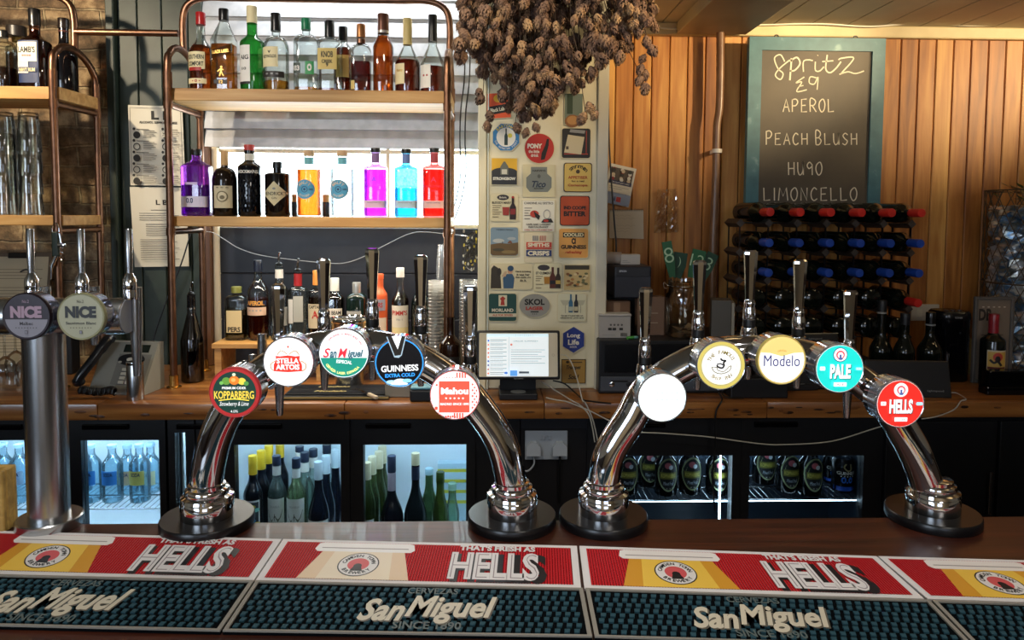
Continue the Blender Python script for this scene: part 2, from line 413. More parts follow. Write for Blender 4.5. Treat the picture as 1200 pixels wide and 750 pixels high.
# --- shiplap behind the shelf unit: white above the window, shade put into the colour below it
xs0, xs1 = xg, WX(566, YB)
wb = noisy('white_boards', [(0.35, 'a9acb0'), (0.65, 'bcbec2')], 20, 0.3, 0.04)
nb = noisy('shaded_boards', [(0.35, '1b1e28'), (0.65, '262932')], 9, 0.4, 0.06)
sh = MB(); ph = M(21, YB); z0 = WZ(176, YB); i = 0
while z0+i*ph < 2.62:
    a, b_ = z0+i*ph, min(z0+(i+1)*ph, 2.62)
    sh.add([(xs0, YB-0.016, a+0.002), (xs1, YB-0.016, a+0.002), (xs1, YB, b_), (xs0, YB, b_), (xs0, YB, a), (xs1, YB, a)],
           [(0, 1, 2, 3), (4, 5, 1, 0)], wb); i += 1
sh.box((xs0, YB+0.001, z0), (xs1, YB+0.06, 2.62), wb)
struct('wall_boards', sh)
zw = WZ(268, YB); sh = MB(); i = 0
while zw-i*0.19 > 0.9:
    b_ = zw-i*0.19; sh.rbox((xs0, YB-0.014, b_-0.188), (xs1, YB+0.03, b_), nb, 0.003, 1); i += 1
sh.box((xs0, YB, 0), (xs1, YB+0.06, zw), nb)
struct('wall_lower_boards', sh)
# --- frosted window behind the gin shelf
m, t, b, N, L = nodes('frosted_daylight')
tc = N('ShaderNodeTexCoord'); vo = N('ShaderNodeTexVoronoi'); vo.inputs['Scale'].default_value = 110; L(tc.outputs['Object'], vo.inputs['Vector'])
nz = N('ShaderNodeTexNoise'); nz.inputs['Scale'].default_value = 5; L(tc.outputs['Object'], nz.inputs['Vector'])
mu = N('ShaderNodeMath', _operation='MULTIPLY'); L(vo.outputs[0], mu.inputs[0]); L(nz.outputs[0], mu.inputs[1])
r = ramp(N, [(0.1, 'ffffff'), (0.42, 'a8dcf0')]); L(mu.outputs[0], r.inputs[0])
L(r.outputs[0], b.inputs['Emission Color']); b.inputs['Emission Strength'].default_value = 6.0; b.inputs['Base Color'].default_value = lin('dfeaf0')
wz0, wz1 = zw, z0; wf = wood('window_wood', [(0.3, 'd8c8a8'), (0.7, 'e8dcc4')], 'Z', 1, 0.5)
wx0 = WX(256, YB)
wi = MB().box((wx0, YB+0.01, wz0), (xs1, YB+0.02, wz1), m)
for xx in (wx0-0.012, WX(453, YB)): wi.box((xx, YB-0.006, wz0), (xx+0.014, YB+0.03, wz1), wf)
wi.box((xs0, YB-0.004, wz1-0.02), (xs1, YB+0.03, wz1-0.004), wf)
wi.box((xs0, YB-0.004, wz0), (xs1, YB+0.03, wz0+0.015), wf)
struct('window_1', wi)
tr_ = MB().rbox((xs0, YB-0.05, 1.0), (xs0+0.03, YB+0.02, wz1), wood('post_brown', [(0.3, '4a2e1a'), (0.7, '6d4628')], 'Z'), 0.004, 1)
tr_.rbox((xs0+0.03, YB-0.03, 1.0), (xs0+0.055, YB+0.02, wz1), wf, 0.004, 1)
struct('trim_1', tr_)
# --- painted pillar that carries the beer mats
YP = 2.56
px0, px1 = WX(560, YP), WX(710, YP)
pil = noisy('cream_paint', [(0.35, 'd8cfae'), (0.65, 'e2dabd')], 8, 0.45, 0.04)
pm = MB().rbox((px0, YP+0.012, ZCO), (px1, YB+0.05, 2.62), pil, 0.006)
pm.rbox((px0, YP, ZCO), (WX(570, YP), YP+0.05, 2.62), pil, 0.004).rbox((WX(699, YP), YP, ZCO), (px1+0.006, YP+0.05, 2.62), mat('cfc9b6', 0.45), 0.004)
pm.rbox((WX(571, YP), YP+0.004, ZCO), (WX(572.5, YP), YP+0.05, 2.62), mat('dfe6dc', 0.35), 0.001, 1)
struct('wall_pillar', pm)
# --- varnished vertical boarding and the pale beam above it
pw = wood('varnished_pine', [(0.15, '7a4418'), (0.45, 'b07030'), (0.85, 'd8a256')], 'Z', 0.9, 0.5, ('X', 0.0745), 0.5, 0.05, 0.0)
xw = WX(704, YB); zt = WZ(45, YB, 900); wm = MB(); x = math.floor(xw/0.0745)*0.0745
while x < 4:
    wm.rbox((max(x, xw)+0.0017, YB-0.014, 0), (x+0.0745-0.0017, YB+0.02, zt+0.01), pw, 0.003, 1); x += 0.0745
wm.box((xw, YB-0.003, 0), (4, YB+0.06, 2.5), mat('2a1206', 0.8))
struct('wall_panelling', wm)
bm_ = MB().rbox((xw, YB-0.04, zt), (4, YB+0.02, 2.41), noisy('cream_beam', [(0.35, 'c9b384'), (0.65, 'dcc898')], 6, 0.5, 0.05), 0.006)
struct('trim_2', bm_)
cb_ = MB().tube(smooth_path([(P(x, y, 2.965)) for x, y in ((752, 30), (790, 34), (840, 31), (900, 29), (960, 28), (1020, 31), (1080, 27), (1140, 30), (1210, 27))]), 0.0035, mat('e8e0c8', 0.5), 6)
tag(cb_.build('wall_cable'), 'thin cream cable run along the pale beam above the boarding', 'cable')

# ================================================================ BACK COUNTER
cwood = wood('counter_wood', [(0.25, '6a3d1c'), (0.5, '96602f'), (0.75, 'b98348')], 'X', 0.8, 0.3, ('Y', 0.2), 0.25, 0.05, 0.3)
kn = noisy('knot_wood', [(0.45, '2a150a'), (0.55, '6e4220')], 26, 0.4, 0.1)
wt = thing('back_counter', 'long varnished timber back counter top with knotty front edge', 'counter', (0, 0, 0))
tp = MB(); cuts = [-3.9, WX(108, YCF), WX(402, YCF), WX(640, YCF), WX(905, YCF), 3.9]
for a, b_ in zip(cuts[:-1], cuts[1:]): tp.rbox((a+0.0006, YCF, ZCO-0.055), (b_-0.0006, 3.0, ZCO), cwood, 0.004)
rk = random.Random(3)
for k in range(46):
    q = WX(rk.choice((rk.uniform(640, 1190), rk.uniform(640, 1190), rk.uniform(10, 640))), YCF); zz = ZCO-0.03+rk.uniform(-0.014, 0.012); a = rk.uniform(0.008, 0.022); h_ = rk.uniform(0.002, 0.006)
    tp.lathe([(0, 0), (a, 0), (a*0.6, -0.0012), (0, -0.0015)], kn, 10)
    n = 40
    for vv in tp.v[-n:]: x_, y_, z_ = vv; vv.x, vv.y, vv.z = q+x_, YCF+z_*0.4, zz+y_*h_/a
tp.build('worktop', wt)
bs = MB().box((-3.9, 2.75, 0), (3.9, 2.99, 0.94), mat('060607', 0.6))
struct('wall_counter_back', bs)
struct('wall_socket_panel', MB().box((WX(612, 2.44), 2.44, 0), (WX(691, 2.44), 2.749, 0.943), mat('131216', 0.5)).box((WX(612, 2.43), 2.425, 0.90), (WX(691, 2.43), 2.44, 0.943), mat('22232a', 0.4)))

# ================================================================ CUSTOMER BAR
barw = wood('bar_mahogany', [(0.25, '200d08'), (0.55, '3c1a10'), (0.8, '5a2a18')], 'X', 0.9, 0.38, None, bmp=0.35, coat=0.1)
br_ = thing('bar_counter', 'dark red mahogany bar top running the width of the picture', 'bar', (0, 0, 0))
MB().rbox((-3.2, 0.86, ZBAR-0.045), (3.2, 1.346, ZBAR), barw, 0.008).build('top', br_)
MB().box((-3.2, 0.95, 0), (3.2, 1.0, ZBAR-0.045), dk).build('front_panel', br_)

# ================================================================ BOTTLE COOLERS
YF = 2.42
def cooler(label, x0, x1, doors, shelf, inner, leds, ztop=0.935, power=9.0):
    ice = mat('d2eeff', 0.4, emit=power)
    """doors: px (x0, x1, y of glass top); shelf: height; leds: boxes of lit strip"""
    X0, X1 = WX(x0, YF), WX(x1, YF); t = thing('bottle_cooler', label, 'fridge', ((X0+X1)/2, YF, 0))
    o = Vector((-(X0+X1)/2, -YF, 0))
    def mk(): q = MB(); q.T = Matrix.Translation(o); return q
    c = mk(); B = BLKPL
    c.box((X0, YF+0.045, 0.05), (X0+0.02, 2.74, ztop), B).box((X1-0.02, YF+0.045, 0.05), (X1, 2.74, ztop), B)
    c.box((X0, YF+0.045, ztop-0.02), (X1, 2.74, ztop), B).box((X0, YF+0.045, 0.05), (X1, 2.74, 0.1), B).box((X0, 2.73, 0.05), (X1, 2.745, ztop), B)
    c.build('cabinet', t)
    l = mk(); l.box((X0+0.02, 2.722, 0.1), (X1-0.02, 2.729, ztop-0.02), inner).box((X0+0.021, YF+0.05, 0.1), (X0+0.027, 2.73, ztop-0.02), inner).box((X1-0.027, YF+0.05, 0.1), (X1-0.021, 2.73, ztop-0.02), inner)
    l.box((X0+0.02, YF+0.05, ztop-0.026), (X1-0.02, 2.73, ztop-0.021), inner); l.build('liner', t)
    for zz in shelf:
        s = mk(); n = int((X1-X0)/0.022)
        for k in range(n): xx = X0+0.03+(X1-X0-0.06)*k/(n-1); s.tube([(xx, YF+0.06, zz-0.003), (xx, 2.71, zz-0.003)], 0.0016, STEEL, 6)
        for yy in (YF+0.06, 2.6, 2.71): s.tube([(X0+0.03, yy, zz-0.006), (X1-0.03, yy, zz-0.006)], 0.003, STEEL, 6)
        s.build('wire_shelf', t)
    for (a, b_, yt) in doors:
        ga, gb = WX(a, YF), WX(b_, YF); gz = WZ(yt, YF, (a+b_)/2); zb = 0.2; e = 0.03
        d = mk(); d.box((ga-e, YF, zb-e), (ga, YF+0.04, ztop), B).box((gb, YF, zb-e), (gb+e, YF+0.04, ztop), B).box((ga, YF, gz), (gb, YF+0.04, ztop), B).box((ga, YF, zb-e), (gb, YF+0.04, zb), B)
        D = d.build('door', t)
        mk().box((ga, YF+0.018, zb), (gb, YF+0.022, gz), glass('f4fbff', 0.02)).build('glass_pane', D)
        hx = ga+0.002; h_ = mk(); h_.rbox((ga+0.01, YF-0.012, ztop-0.03), (ga+0.16, YF+0.001, ztop-0.012), BLKGLOSS, 0.003); h_.build('handle', D)
    edges = [X0]+[v for a, b_, y in doors for v in (WX(a, YF)-0.03, WX(b_, YF)+0.03)]+[X1]
    for k in range(0, len(edges), 2):
        if edges[k+1]-edges[k] > 0.004: mk().box((edges[k], YF+0.008, 0.05), (edges[k+1], YF+0.04, ztop), B).build('front_panel', t)
    for k, bx in enumerate(leds): mk().box(bx[0], bx[1], ice).build('light_strip', t)
    return t
LINW = mat('dfe9ee', 0.45, name='liner_white'); LIND = mat('1c2733', 0.4, name='liner_dark')
def led(xa, xb_, z, y=2.47, s=0.008): return ((WX(xa, YF), y, z-s), (WX(xb_, YF), y+s, z))
cooler('black cooler of clear water bottles behind the wine font column', -60, 191, [(-40, 38, 516), (87, 180, 516)], [0.615], LINW, [led(-50, 186, 0.905), led(-50, 186, 0.3)], power=34)
cooler('black double cooler full of wine bottles behind the wider-left tap arch', 192, 611, [(199, 212, 507), (270, 397, 521), (424, 547, 521)], [0.47], LINW, [led(200, 600, 0.905), led(200, 600, 0.2)], power=24)
cooler('black cooler of dark cider bottles and beer cans beneath the panelled wall', 692, 1040, [(728, 865, 534), (886, 1022, 534)], [0.63, 0.36], LIND,
       [led(700, 1030, 0.86, 2.5), led(712, 1020, 0.728, 2.70, 0.007), ((WX(856, YF), 2.468, 0.25), (WX(857.5, YF), 2.474, 0.86)), led(700, 1030, 0.622, 2.478, 0.003)])
cp = thing('cupboard', 'plain black cupboard under the counter beyond the coolers', 'cupboard', (WX(1170, YF), YF, 0))
q = WX(1170, YF); MB().box((WX(1042, YF)-q, 0.02, 0.05), (WX(1320, YF)-q, 0.3, 0.935), BLKPL).build('body', cp)
d = MB().rbox((WX(1048, YF)-q, 0, 0.1), (WX(1180, YF)-q, 0.02, 0.92), BLKPL, 0.003).build('door', cp)
MB().tube([(WX(1170, YF)-q, -0.02, 0.6), (WX(1170, YF)-q, -0.02, 0.75)], 0.006, STEEL).build('handle', d)
MB().rbox((WX(1184, YF)-q, 0, 0.1), (WX(1316, YF)-q, 0.02, 0.92), BLKPL, 0.003).build('door', cp)

# ================================================================ COPPER PIPE SHELF UNITS
pine = wood('shelf_pine', [(0.2, '9a6a34'), (0.5, 'bf8f50'), (0.8, 'd6ac6e')], 'X', 0.9, 0.5, None, bmp=0.1)
ZS1, ZS2 = 2.062, 1.612
def shelf_unit(label, xl, xr, hoops, link=False, stub=None):
    t = thing('pipe_shelf_unit', label, 'shelf', (xl, 2.6, ZCO)); o = Matrix.Translation((-xl, -2.6, -ZCO+0.0006)); r = 0.0125
    def mk(): q = MB(); q.T = o; return q
    for x in hoops:
        p = mk(); p.tube(smooth_path([(x, 2.6, ZCO), (x, 2.6, 1.4), (x, 2.6, 1.8), (x, 2.6, 2.12), (x, 2.625, 2.185), (x, 2.69, 2.215), (x, 2.78, 2.205), (x, 2.855, 2.16), (x, 2.88, 2.09), (x, 2.88, 1.8), (x, 2.88, 1.4), (x, 2.88, ZCO)], 7), r, COPPER, 12)
        for z in (ZS1-0.06, ZS2-0.055): p.tube([(x, 2.6, z), (x, 2.88, z)], r*0.9, COPPER, 10)
        for z in (ZS1-0.06, ZS2-0.055, 2.10, ZS1+0.01):
            for y in (2.6, 2.88): p.lathe([(r, -0.014), (r+0.003, -0.014), (r+0.003, 0.014), (r, 0.014)], COPPER, 12, caps=False, org=(x, y, z))
        P_ = p.build('side_frame', t)
        for y in (2.6, 2.88):
            f_ = mk(); f_.lathe([(0.026, 0), (0.026, 0.004), (0.016, 0.007), (0.016, 0.045), (0.0135, 0.045)], BRASS, 16, org=(x, y, ZCO)); f_.build('foot_flange', P_)
    z = 2.41; y = 2.74; pts = [(xl, y, 2.21), (xl, y, 2.33), (xl+0.02, y, 2.385), (xl+0.08, y, z)] + [(xl+0.08+(xr-xl-0.16)*k/8, y, z) for k in range(1, 8)] + [(xr-0.08, y, z), (xr-0.02, y, 2.385), (xr, y, 2.33), (xr, y, 2.21)]
    a = mk(); a.tube(smooth_path(pts, 6), r, COPPER, 12)
    if stub: a.tube([(stub, y, z), (stub, y, 2.62)], r, COPPER, 12); a.lathe([(r, -0.02), (r+0.004, -0.02), (r+0.004, 0.02), (r, 0.02)], COPPER, 12, caps=False, org=(stub, y, z+0.02))
    a.build('top_arch', t)
    for zs, th in ((ZS1, 0.044), (ZS2, 0.036)):
        mk().rbox((xl-0.01 if len(hoops) > 1 else xl, 2.616, zs-th), (xr+0.012, 2.868, zs), pine, 0.003).build('shelf_board', t)
    if link: mk().tube([(xr, y, 2.28), (link-r-0.005, y, 2.28)], r, COPPER, 12).build('link_pipe', t)
    return t
XL, XR = -1.12, -0.146; XR2 = -1.512
shelf_unit('copper pipe unit with two pine shelves of spirits in front of the lit window', XL, XR, (XL, XR), stub=WX(365, 2.74))
shelf_unit('copper pipe unit with two pine shelves against the old brick wall', -2.6, XR2, (XR2, -2.6), link=XL)
# ================================================================ TAP FONTS
YT, YBD, YTAP = 1.33, 1.247, 1.405
RB = 0.0435                                # badge radius
def em(h, e=0.75): return mat(h, 0.25, emit=e*0.8, coat=0.3)
TAPM = {}
def tap_parts(t, o, hx, top):
    """one tap on the bar staff's side: body > handle, ferrule, spout"""
    p = P(hx, top, YTAP); k = YTAP/F; x, z = p.x, p.z
    h0 = z-64*k; h1 = h0-19*k; h2 = h1-8*k; h3 = h2-17*k; h4 = z-155*k
    b = MB(); b.T = Matrix.Translation(Vector((x, YTAP, 0))+o)
    b.lathe([(0.006, h4+0.07), (0.0105, h3-0.004), (0.0155, h3+0.004), (0.0165, h3+0.012), (0.0145, h2-0.002), (0.011, h2)], CHROME, 18)
    b.tube([(0, 0, h3+0.006), (0, -0.06, h3-0.004)], 0.009, CHROME, 12)
    B_ = b.build('tap', t)
    b = MB(); b.T = Matrix.Translation(Vector((x, YTAP, 0))+o)
    b.lathe([(0.0125, h2), (0.0125, h1)], BLACK, 18); b.build('black_collar', B_)
    b = MB(); b.T = Matrix.Translation(Vector((x, YTAP, 0))+o)
    b.lathe([(0.0118, h1), (0.0125, h1+0.002), (0.0125, h0-0.012), (0.010, h0-0.004), (0.0115, h0), (0.0105, h0+0.004), (0.009, h0+0.008)], CHROME, 18); b.build('ferrule', B_)
    b = MB(); b.T = Matrix.Translation(Vector((x, YTAP, 0))+o)
    L_ = z-h0
    b.lathe([(0.0085, h0+0.006), (0.0092, h0+L_*0.2), (0.0112, h0+L_*0.6), (0.0132, h0+L_*0.92), (0.0128, h0+L_*0.965), (0.009, z)], CHROME, 8, sq=(3.2, 0.62), smooth=False); b.build('handle', B_)
    b = MB(); b.T = Matrix.Translation(Vector((x, YTAP, 0))+o)
    b.lathe([(0.0055, h4), (0.0065, h4+0.004), (0.0105, h3-0.002)], STEEL, 14); b.build('spout', B_)
def badge(t, o, px, py, draw, side, rim, r=RB, y=YBD, depth=0.05, sub=True):
    p = P(px, py, y)
    h = MB(); h.T = Matrix.Translation(Vector((p.x, y, p.z))+o) @ Matrix.Rotation(PI/2, 4, 'X')
    # lathe axis z -> world -y ; z=0 at the face
    h.lathe([(0.016, -depth-0.03), (0.016, -depth), (r*0.9, -depth), (r, -depth+0.004), (r, -0.030)], CHROME, 40, caps=False)
    h.lathe([(r*1.002, -0.032), (r*1.002, -0.008)], side, 40, caps=False)
    h.lathe([(r, -0.009), (r*1.015, -0.006), (r*1.015, -0.001), (r*0.985, 0.001), (r*0.95, 0.0)], rim, 40, caps=False)
    B_ = h.build('tap_badge', t)
    f = MB(); f.T = Matrix.Translation(Vector((p.x, y, p.z))+o)
    g = G(); draw(g); g.into(f, on_front(k=r*0.985)); f.build('badge_face', B_)
    return p
WE, RE = em('ffffff', 0.55), em('d8281f', 0.8)
DKG = em('1d3b33', 0.55)
def d_kop(g):
    g.ell(0, 0, 1, 1, em('b03030', 0.5)); g.ell(0, 0, 0.86, 0.86, DKG)
    for x, y, r, c in ((-0.32, 0.47, 0.17, '5f8f3a'), (0.3, 0.46, 0.16, 'd9c64a'), (0, 0.5, 0.2, 'e07a2a'), (-0.03, 0.52, 0.09, 'f3a85a'), (0.48, 0.38, 0.1, '4f8a44'), (-0.5, 0.4, 0.08, '6fae55'), (0, 0.74, 0.07, 'cfe0b8')): g.ell(x, y, r, r*0.9, em(c, 0.7), 18)
    g.text('PREMIUM CIDER', 0, 0.2, 0.1, WE, w=0.95, bold=0.02)
    g.text('KOPPARBERG', 0, -0.08, 0.32, em('e8c84a', 0.7), w=1.58, bold=0.02)
    g.text('Strawberry & Lime', 0, -0.46, 0.22, WE, w=1.15, shear=0.3)
    g.text('4.0%', 0, -0.74, 0.1, WE, w=0.3)
    g.stroke([(-0.6, -0.3), (0, -0.24), (0.6, -0.3)], 0.03, em('ffdf52', 0.9))
def d_stella(g):
    g.ell(0, 0, 1, 1, WE)
    red = em('d63326', 0.85); gold = em('b08f48', 0.4)
    for s in (-1, 1):
        g.stroke([(s*0.5, 0.05), (s*0.7, -0.1), (s*0.66, -0.3), (s*0.5, -0.36), (s*0.46, -0.24), (s*0.56, -0.2)], 0.035, gold)
        g.stroke([(s*0.44, 0.28), (s*0.3, 0.45), (s*0.12, 0.38), (s*0.05, 0.3)], 0.03, gold)
    g.ell(0, 0.62, 0.045, 0.045, red, 5)
    for k in range(7): a = math.radians(48+k*14); g.ell(0.62*math.cos(a), 0.62*math.sin(a)-0.04, 0.02, 0.02, gold, 6)
    g.poly([(-0.48, 0.26), (-0.3, 0.24), (0, 0.28), (0.3, 0.24), (0.48, 0.26), (0.46, 0.1), (0.56, -0.1), (0.56, -0.36), (0, -0.4), (-0.56, -0.36), (-0.56, -0.1), (-0.46, 0.1)], red)
    g.text('STELLA', 0, 0.06, 0.22, WE, w=0.88, bold=0.04); g.text('ARTOIS', 0, -0.19, 0.22, WE, w=0.94, bold=0.04)
def d_sanm(g):
    g.ell(0, 0, 1, 1, em('e9eeee', 0.9)); tl = em('1c8a78', 0.7)
    g.ell(0, 0, 0.95, 0.95, WE); g.raw(*half_disc(0.95, -0.18), tl)
    dk_ = em('2d5f6e', 0.6); red = em('d0313f', 0.8)
    g.text('S', -0.68, 0.02, 0.38, red, bold=0.02, shear=0.3); g.text('an', -0.42, -0.05, 0.27, dk_, w=0.28, bold=0.035, shear=0.3)
    g.text('M', -0.04, 0.02, 0.38, red, w=0.38, bold=0.02, shear=0.3); g.text('iguel', 0.47, -0.04, 0.40, dk_, w=0.62, bold=0.035, shear=0.3)
    g.text('ESPECIAL', 0.02, -0.34, 0.14, WE, w=0.62, bold=0.03, rot=-0.1)
    g.arc('CERVEZA LAGER ESPAÑOLA', 0, 0, 0.8, 0.1, em('e6e58a', 0.9), mid=265, span=105, flip=True)
    g.arc('EXPLORANDO EL MUNDO DESDE 1890', 0, 0, 0.8, 0.07, red, mid=82, span=110)
def half_disc(r, yc, seg=36):
    a0 = math.asin(yc/r); pts = [(r*math.cos(PI-a0+(PI+2*a0)*k/seg), r*math.sin(PI-a0+(PI+2*a0)*k/seg)) for k in range(seg+1)]
    return pts, [tuple(range(len(pts)))]
def d_guin(g):
    bl = em('2f8fe0', 0.9); bk = em('080a12', 0.3); gy = em('9fb4c0', 0.7); dk_ = mat('3a342e', 0.3)
    g.ell(0, 0, 1, 1, bl); g.ell(0, 0, 0.93, 0.93, bk)
    g.poly([(-0.52, 1.06), (0.28, 1.06), (0.1, 0.3), (-0.02, 0.2), (-0.2, 0.22)], gy)
    g.poly([(-0.48, 1.08), (0.24, 1.08), (0.06, 0.32), (-0.18, 0.28)], dk_)
    g.poly([(-0.3, 1.08), (0.1, 1.08), (-0.06, 0.55)], em('e8eef0', 0.9))
    g.text('GUINNESS', 0.02, -0.22, 0.26, WE, w=1.5, bold=0.03, rot=0.05); g.text('EXTRA COLD', 0.03, -0.5, 0.15, bl, w=1.2, bold=0.04, rot=0.05)
    for x, y, rx, ry, c in ((-0.3, -0.78, 0.22, 0.08, 'a8d4ea'), (0.05, -0.74, 0.26, 0.1, 'd8eef6'), (0.32, -0.72, 0.2, 0.08, '8ac4e4'), (0, -0.84, 0.36, 0.06, 'eef8fc')): g.ell(x, y, rx, ry, em(c, 0.8), 12)
def d_mahou(g):
    rd = em('e4513f', 0.85); g.ell(0, 0, 1, 1, WE)
    for s, y in ((1, 0.83), (1, -0.82)):
        for k in range(4): g.rect(0.06+k*0.11-0.1*(y < 0), y-0.12, 0.12+k*0.11-0.1*(y < 0), y+0.1, rd, 1)
    for i in range(3):
        for j in range(9):
            if (i+j) % 2 == 0: x, y = 0.72+i*0.08, -0.5+j*0.12; (x*x+y*y < 0.85) and g.poly([(x-0.04, y), (x, y-0.06), (x+0.04, y), (x, y+0.06)], rd)
    for i in range(5):
        x, y = -0.35+i*0.09, -0.85; g.ell(x, y+0.02*(i % 2), 0.04, 0.05, rd, 8)
    g.poly([(-0.92, -0.2), (-0.66, -0.2), (-0.66, -0.66), (-0.74, -0.62), (-0.84, -0.45)], em('f0d8d0', 0.9)); g.rect(-0.8, -0.55, -0.68, -0.42, rd, 1); g.rect(-0.76, 0.42, -0.68, 0.5, rd, 1)
    g.rect(-0.63, -0.66, 0.6, 0.62, rd)
    g.text('Mahou', 0, 0.22, 0.28, WE, w=1.1, bold=0.05)
    for k in range(5): star(g, -0.34+k*0.17, -0.07, 0.055, WE)
    g.text('MADRID SINCE 1890', 0, -0.3, 0.1, WE, w=1.15, bold=0.03); g.text('• • • • •', -0.2, 0.78, 0.05, rd, w=0.5)
def star(g, x, y, r, m): g.poly([(x+(r if k % 2 == 0 else r*0.45)*math.sin(k*PI/5), y+(r if k % 2 == 0 else r*0.45)*math.cos(k*PI/5)) for k in range(10)], m)
def d_blank(g):
    g.ell(0, 0, 1, 1, em('eefaf6', 0.72)); f = em('b4ccc0', 0.5)
    g.ell(0, 0, 0.72, 0.72, f, 40, 1, inner=0.985, a0=0.5, a1=2.6); g.text('- - - - -', 0.2, 0.2, 0.04, f, w=0.9); g.text('- - - - -', 0.2, -0.08, 0.04, f, w=0.9); g.text('EST 1826', 0, -0.7, 0.07, f, w=0.5)
    g.stroke([(-0.8, 0.1), (-0.72, -0.1), (-0.5, -0.14)], 0.02, f)
def d_ship(g):
    g.ell(0, 0, 1, 1, em('d0bf62', 0.5)); g.ell(0, 0, 0.85, 0.85, em('b8ae80', 0.5)); g.ell(0, 0, 0.8, 0.8, em('efead0', 0.8)); g.ell(0, 0, 0.73, 0.73, WE)
    dk_ = em('8a8670', 0.4); k_ = em('262626', 0.2); b2 = em('8f7f3a', 0.3)
    g.arc('THE FAMOUS', 0, 0, 0.55, 0.16, b2, mid=92, span=140); g.arc('SHIP INN', 0, 0, 0.56, 0.15, b2, mid=272, span=92, flip=True)
    g.ell(0, 0, 0.64, 0.64, b2, 20, 1, inner=0.98, a0=-0.6, a1=0.15); g.ell(0, 0, 0.64, 0.64, b2, 20, 1, inner=0.98, a0=2.95, a1=3.75)
    g.stroke([(-0.4, -0.05), (-0.3, -0.25), (0, -0.34), (0.32, -0.22), (0.4, -0.02), (0.28, -0.06)], 0.04, dk_); g.stroke([(-0.4, -0.06), (-0.2, -0.08), (-0.14, -0.2), (0.1, -0.24), (0.3, -0.06)], 0.035, dk_)
    g.stroke([(-0.05, 0.3), (0.02, 0.22), (0.16, 0.2), (0.08, 0.12), (0.1, 0.0), (0.02, -0.1), (-0.14, -0.06), (-0.2, 0.02)], 0.07, k_); g.stroke([(-0.2, 0.05), (-0.05, 0.08), (0.06, 0.02)], 0.05, k_)
def d_mod(g):
    g.ell(0, 0, 1, 1, em('d8c07a', 0.5)); g.ell(0, 0, 0.93, 0.93, WE)
    seg = 24; pts = [(0.93*math.cos(a), 0.93*math.sin(a)) for a in [math.radians(20+140*k/seg) for k in range(seg+1)]] + [(-0.5, 0.3), (0, 0.16), (0.5, 0.3)]
    g.poly(pts, em('ecd080', 0.5)); nv = em('3d3f74', 0.5)
    g.arc('CERVEZA', 0, 0.05, 0.36, 0.06, em('b88f3a', 0.6), mid=90, span=60); g.text('Modelo', 0, -0.02, 0.46, nv, w=1.5, bold=0.0); g.text('Especial', 0, -0.42, 0.24, em('9fb6d8', 0.8), w=0.85, shear=0.35)
def camden(g, col, big, w_, k_):
    g.ell(0, 0, 1, 1, em('f0d8d0', 0.7)); g.ell(0, 0, 0.965, 0.965, em(col, 0.6))
    g.ell(0, 0.58, 0.3, 0.3, em('3b4a7a' if k_ else 'f0d8d0', 0.5)); g.ell(0, 0.58, 0.27, 0.27, WE); g.ell(0, 0.58, 0.18, 0.18, em('e0505a', 0.7)); g.ell(0, 0.57, 0.12, 0.12, WE); g.rect(-0.04, 0.42, 0.04, 0.6, em('4a5f9a', 0.6), 1); g.ell(0, 0.42, 0.1, 0.05, em('4a5f9a', 0.6), 10)
    g.text(big, 0.03, -0.13, 0.6, mat('5a6168', 0.3), w=w_, bold=0.05); g.text(big, 0, -0.1, 0.6, WE, w=w_, bold=0.045)
    g.rrect(-0.86, -0.06, -0.64, 0.1, 0.03, WE); g.text('ABV', -0.75, 0.02, 0.07, em(col, 0.6), w=0.16)
    g.rrect(0.62, -0.05, 0.9, 0.08, 0.05, em('7fd8f0', 0.8)); g.text('4.6%', 0.76, 0.015, 0.07, WE, w=0.2)
    g.rrect(-0.28, -0.72, 0.26, -0.55, 0.02, WE); g.text('LAGER' if not k_ else 'ALE', 0, -0.635, 0.09, em('7a7a7a', 0.3), w=0.32)
def d_pale(g): camden(g, '22d2c8', 'PALE', 0.86, True)
def d_hells(g): camden(g, 'dd2f27', 'HELLS', 0.98, False)
BAND = noisy('printed_band', [(0.38, 'c03038'), (0.46, 'dfe6ea'), (0.55, '5a6f9a'), (0.62, 'e8e8e8')], 60, 0.2, 0)
SIL = mat('c8ccd4', 0.15, 0.8)
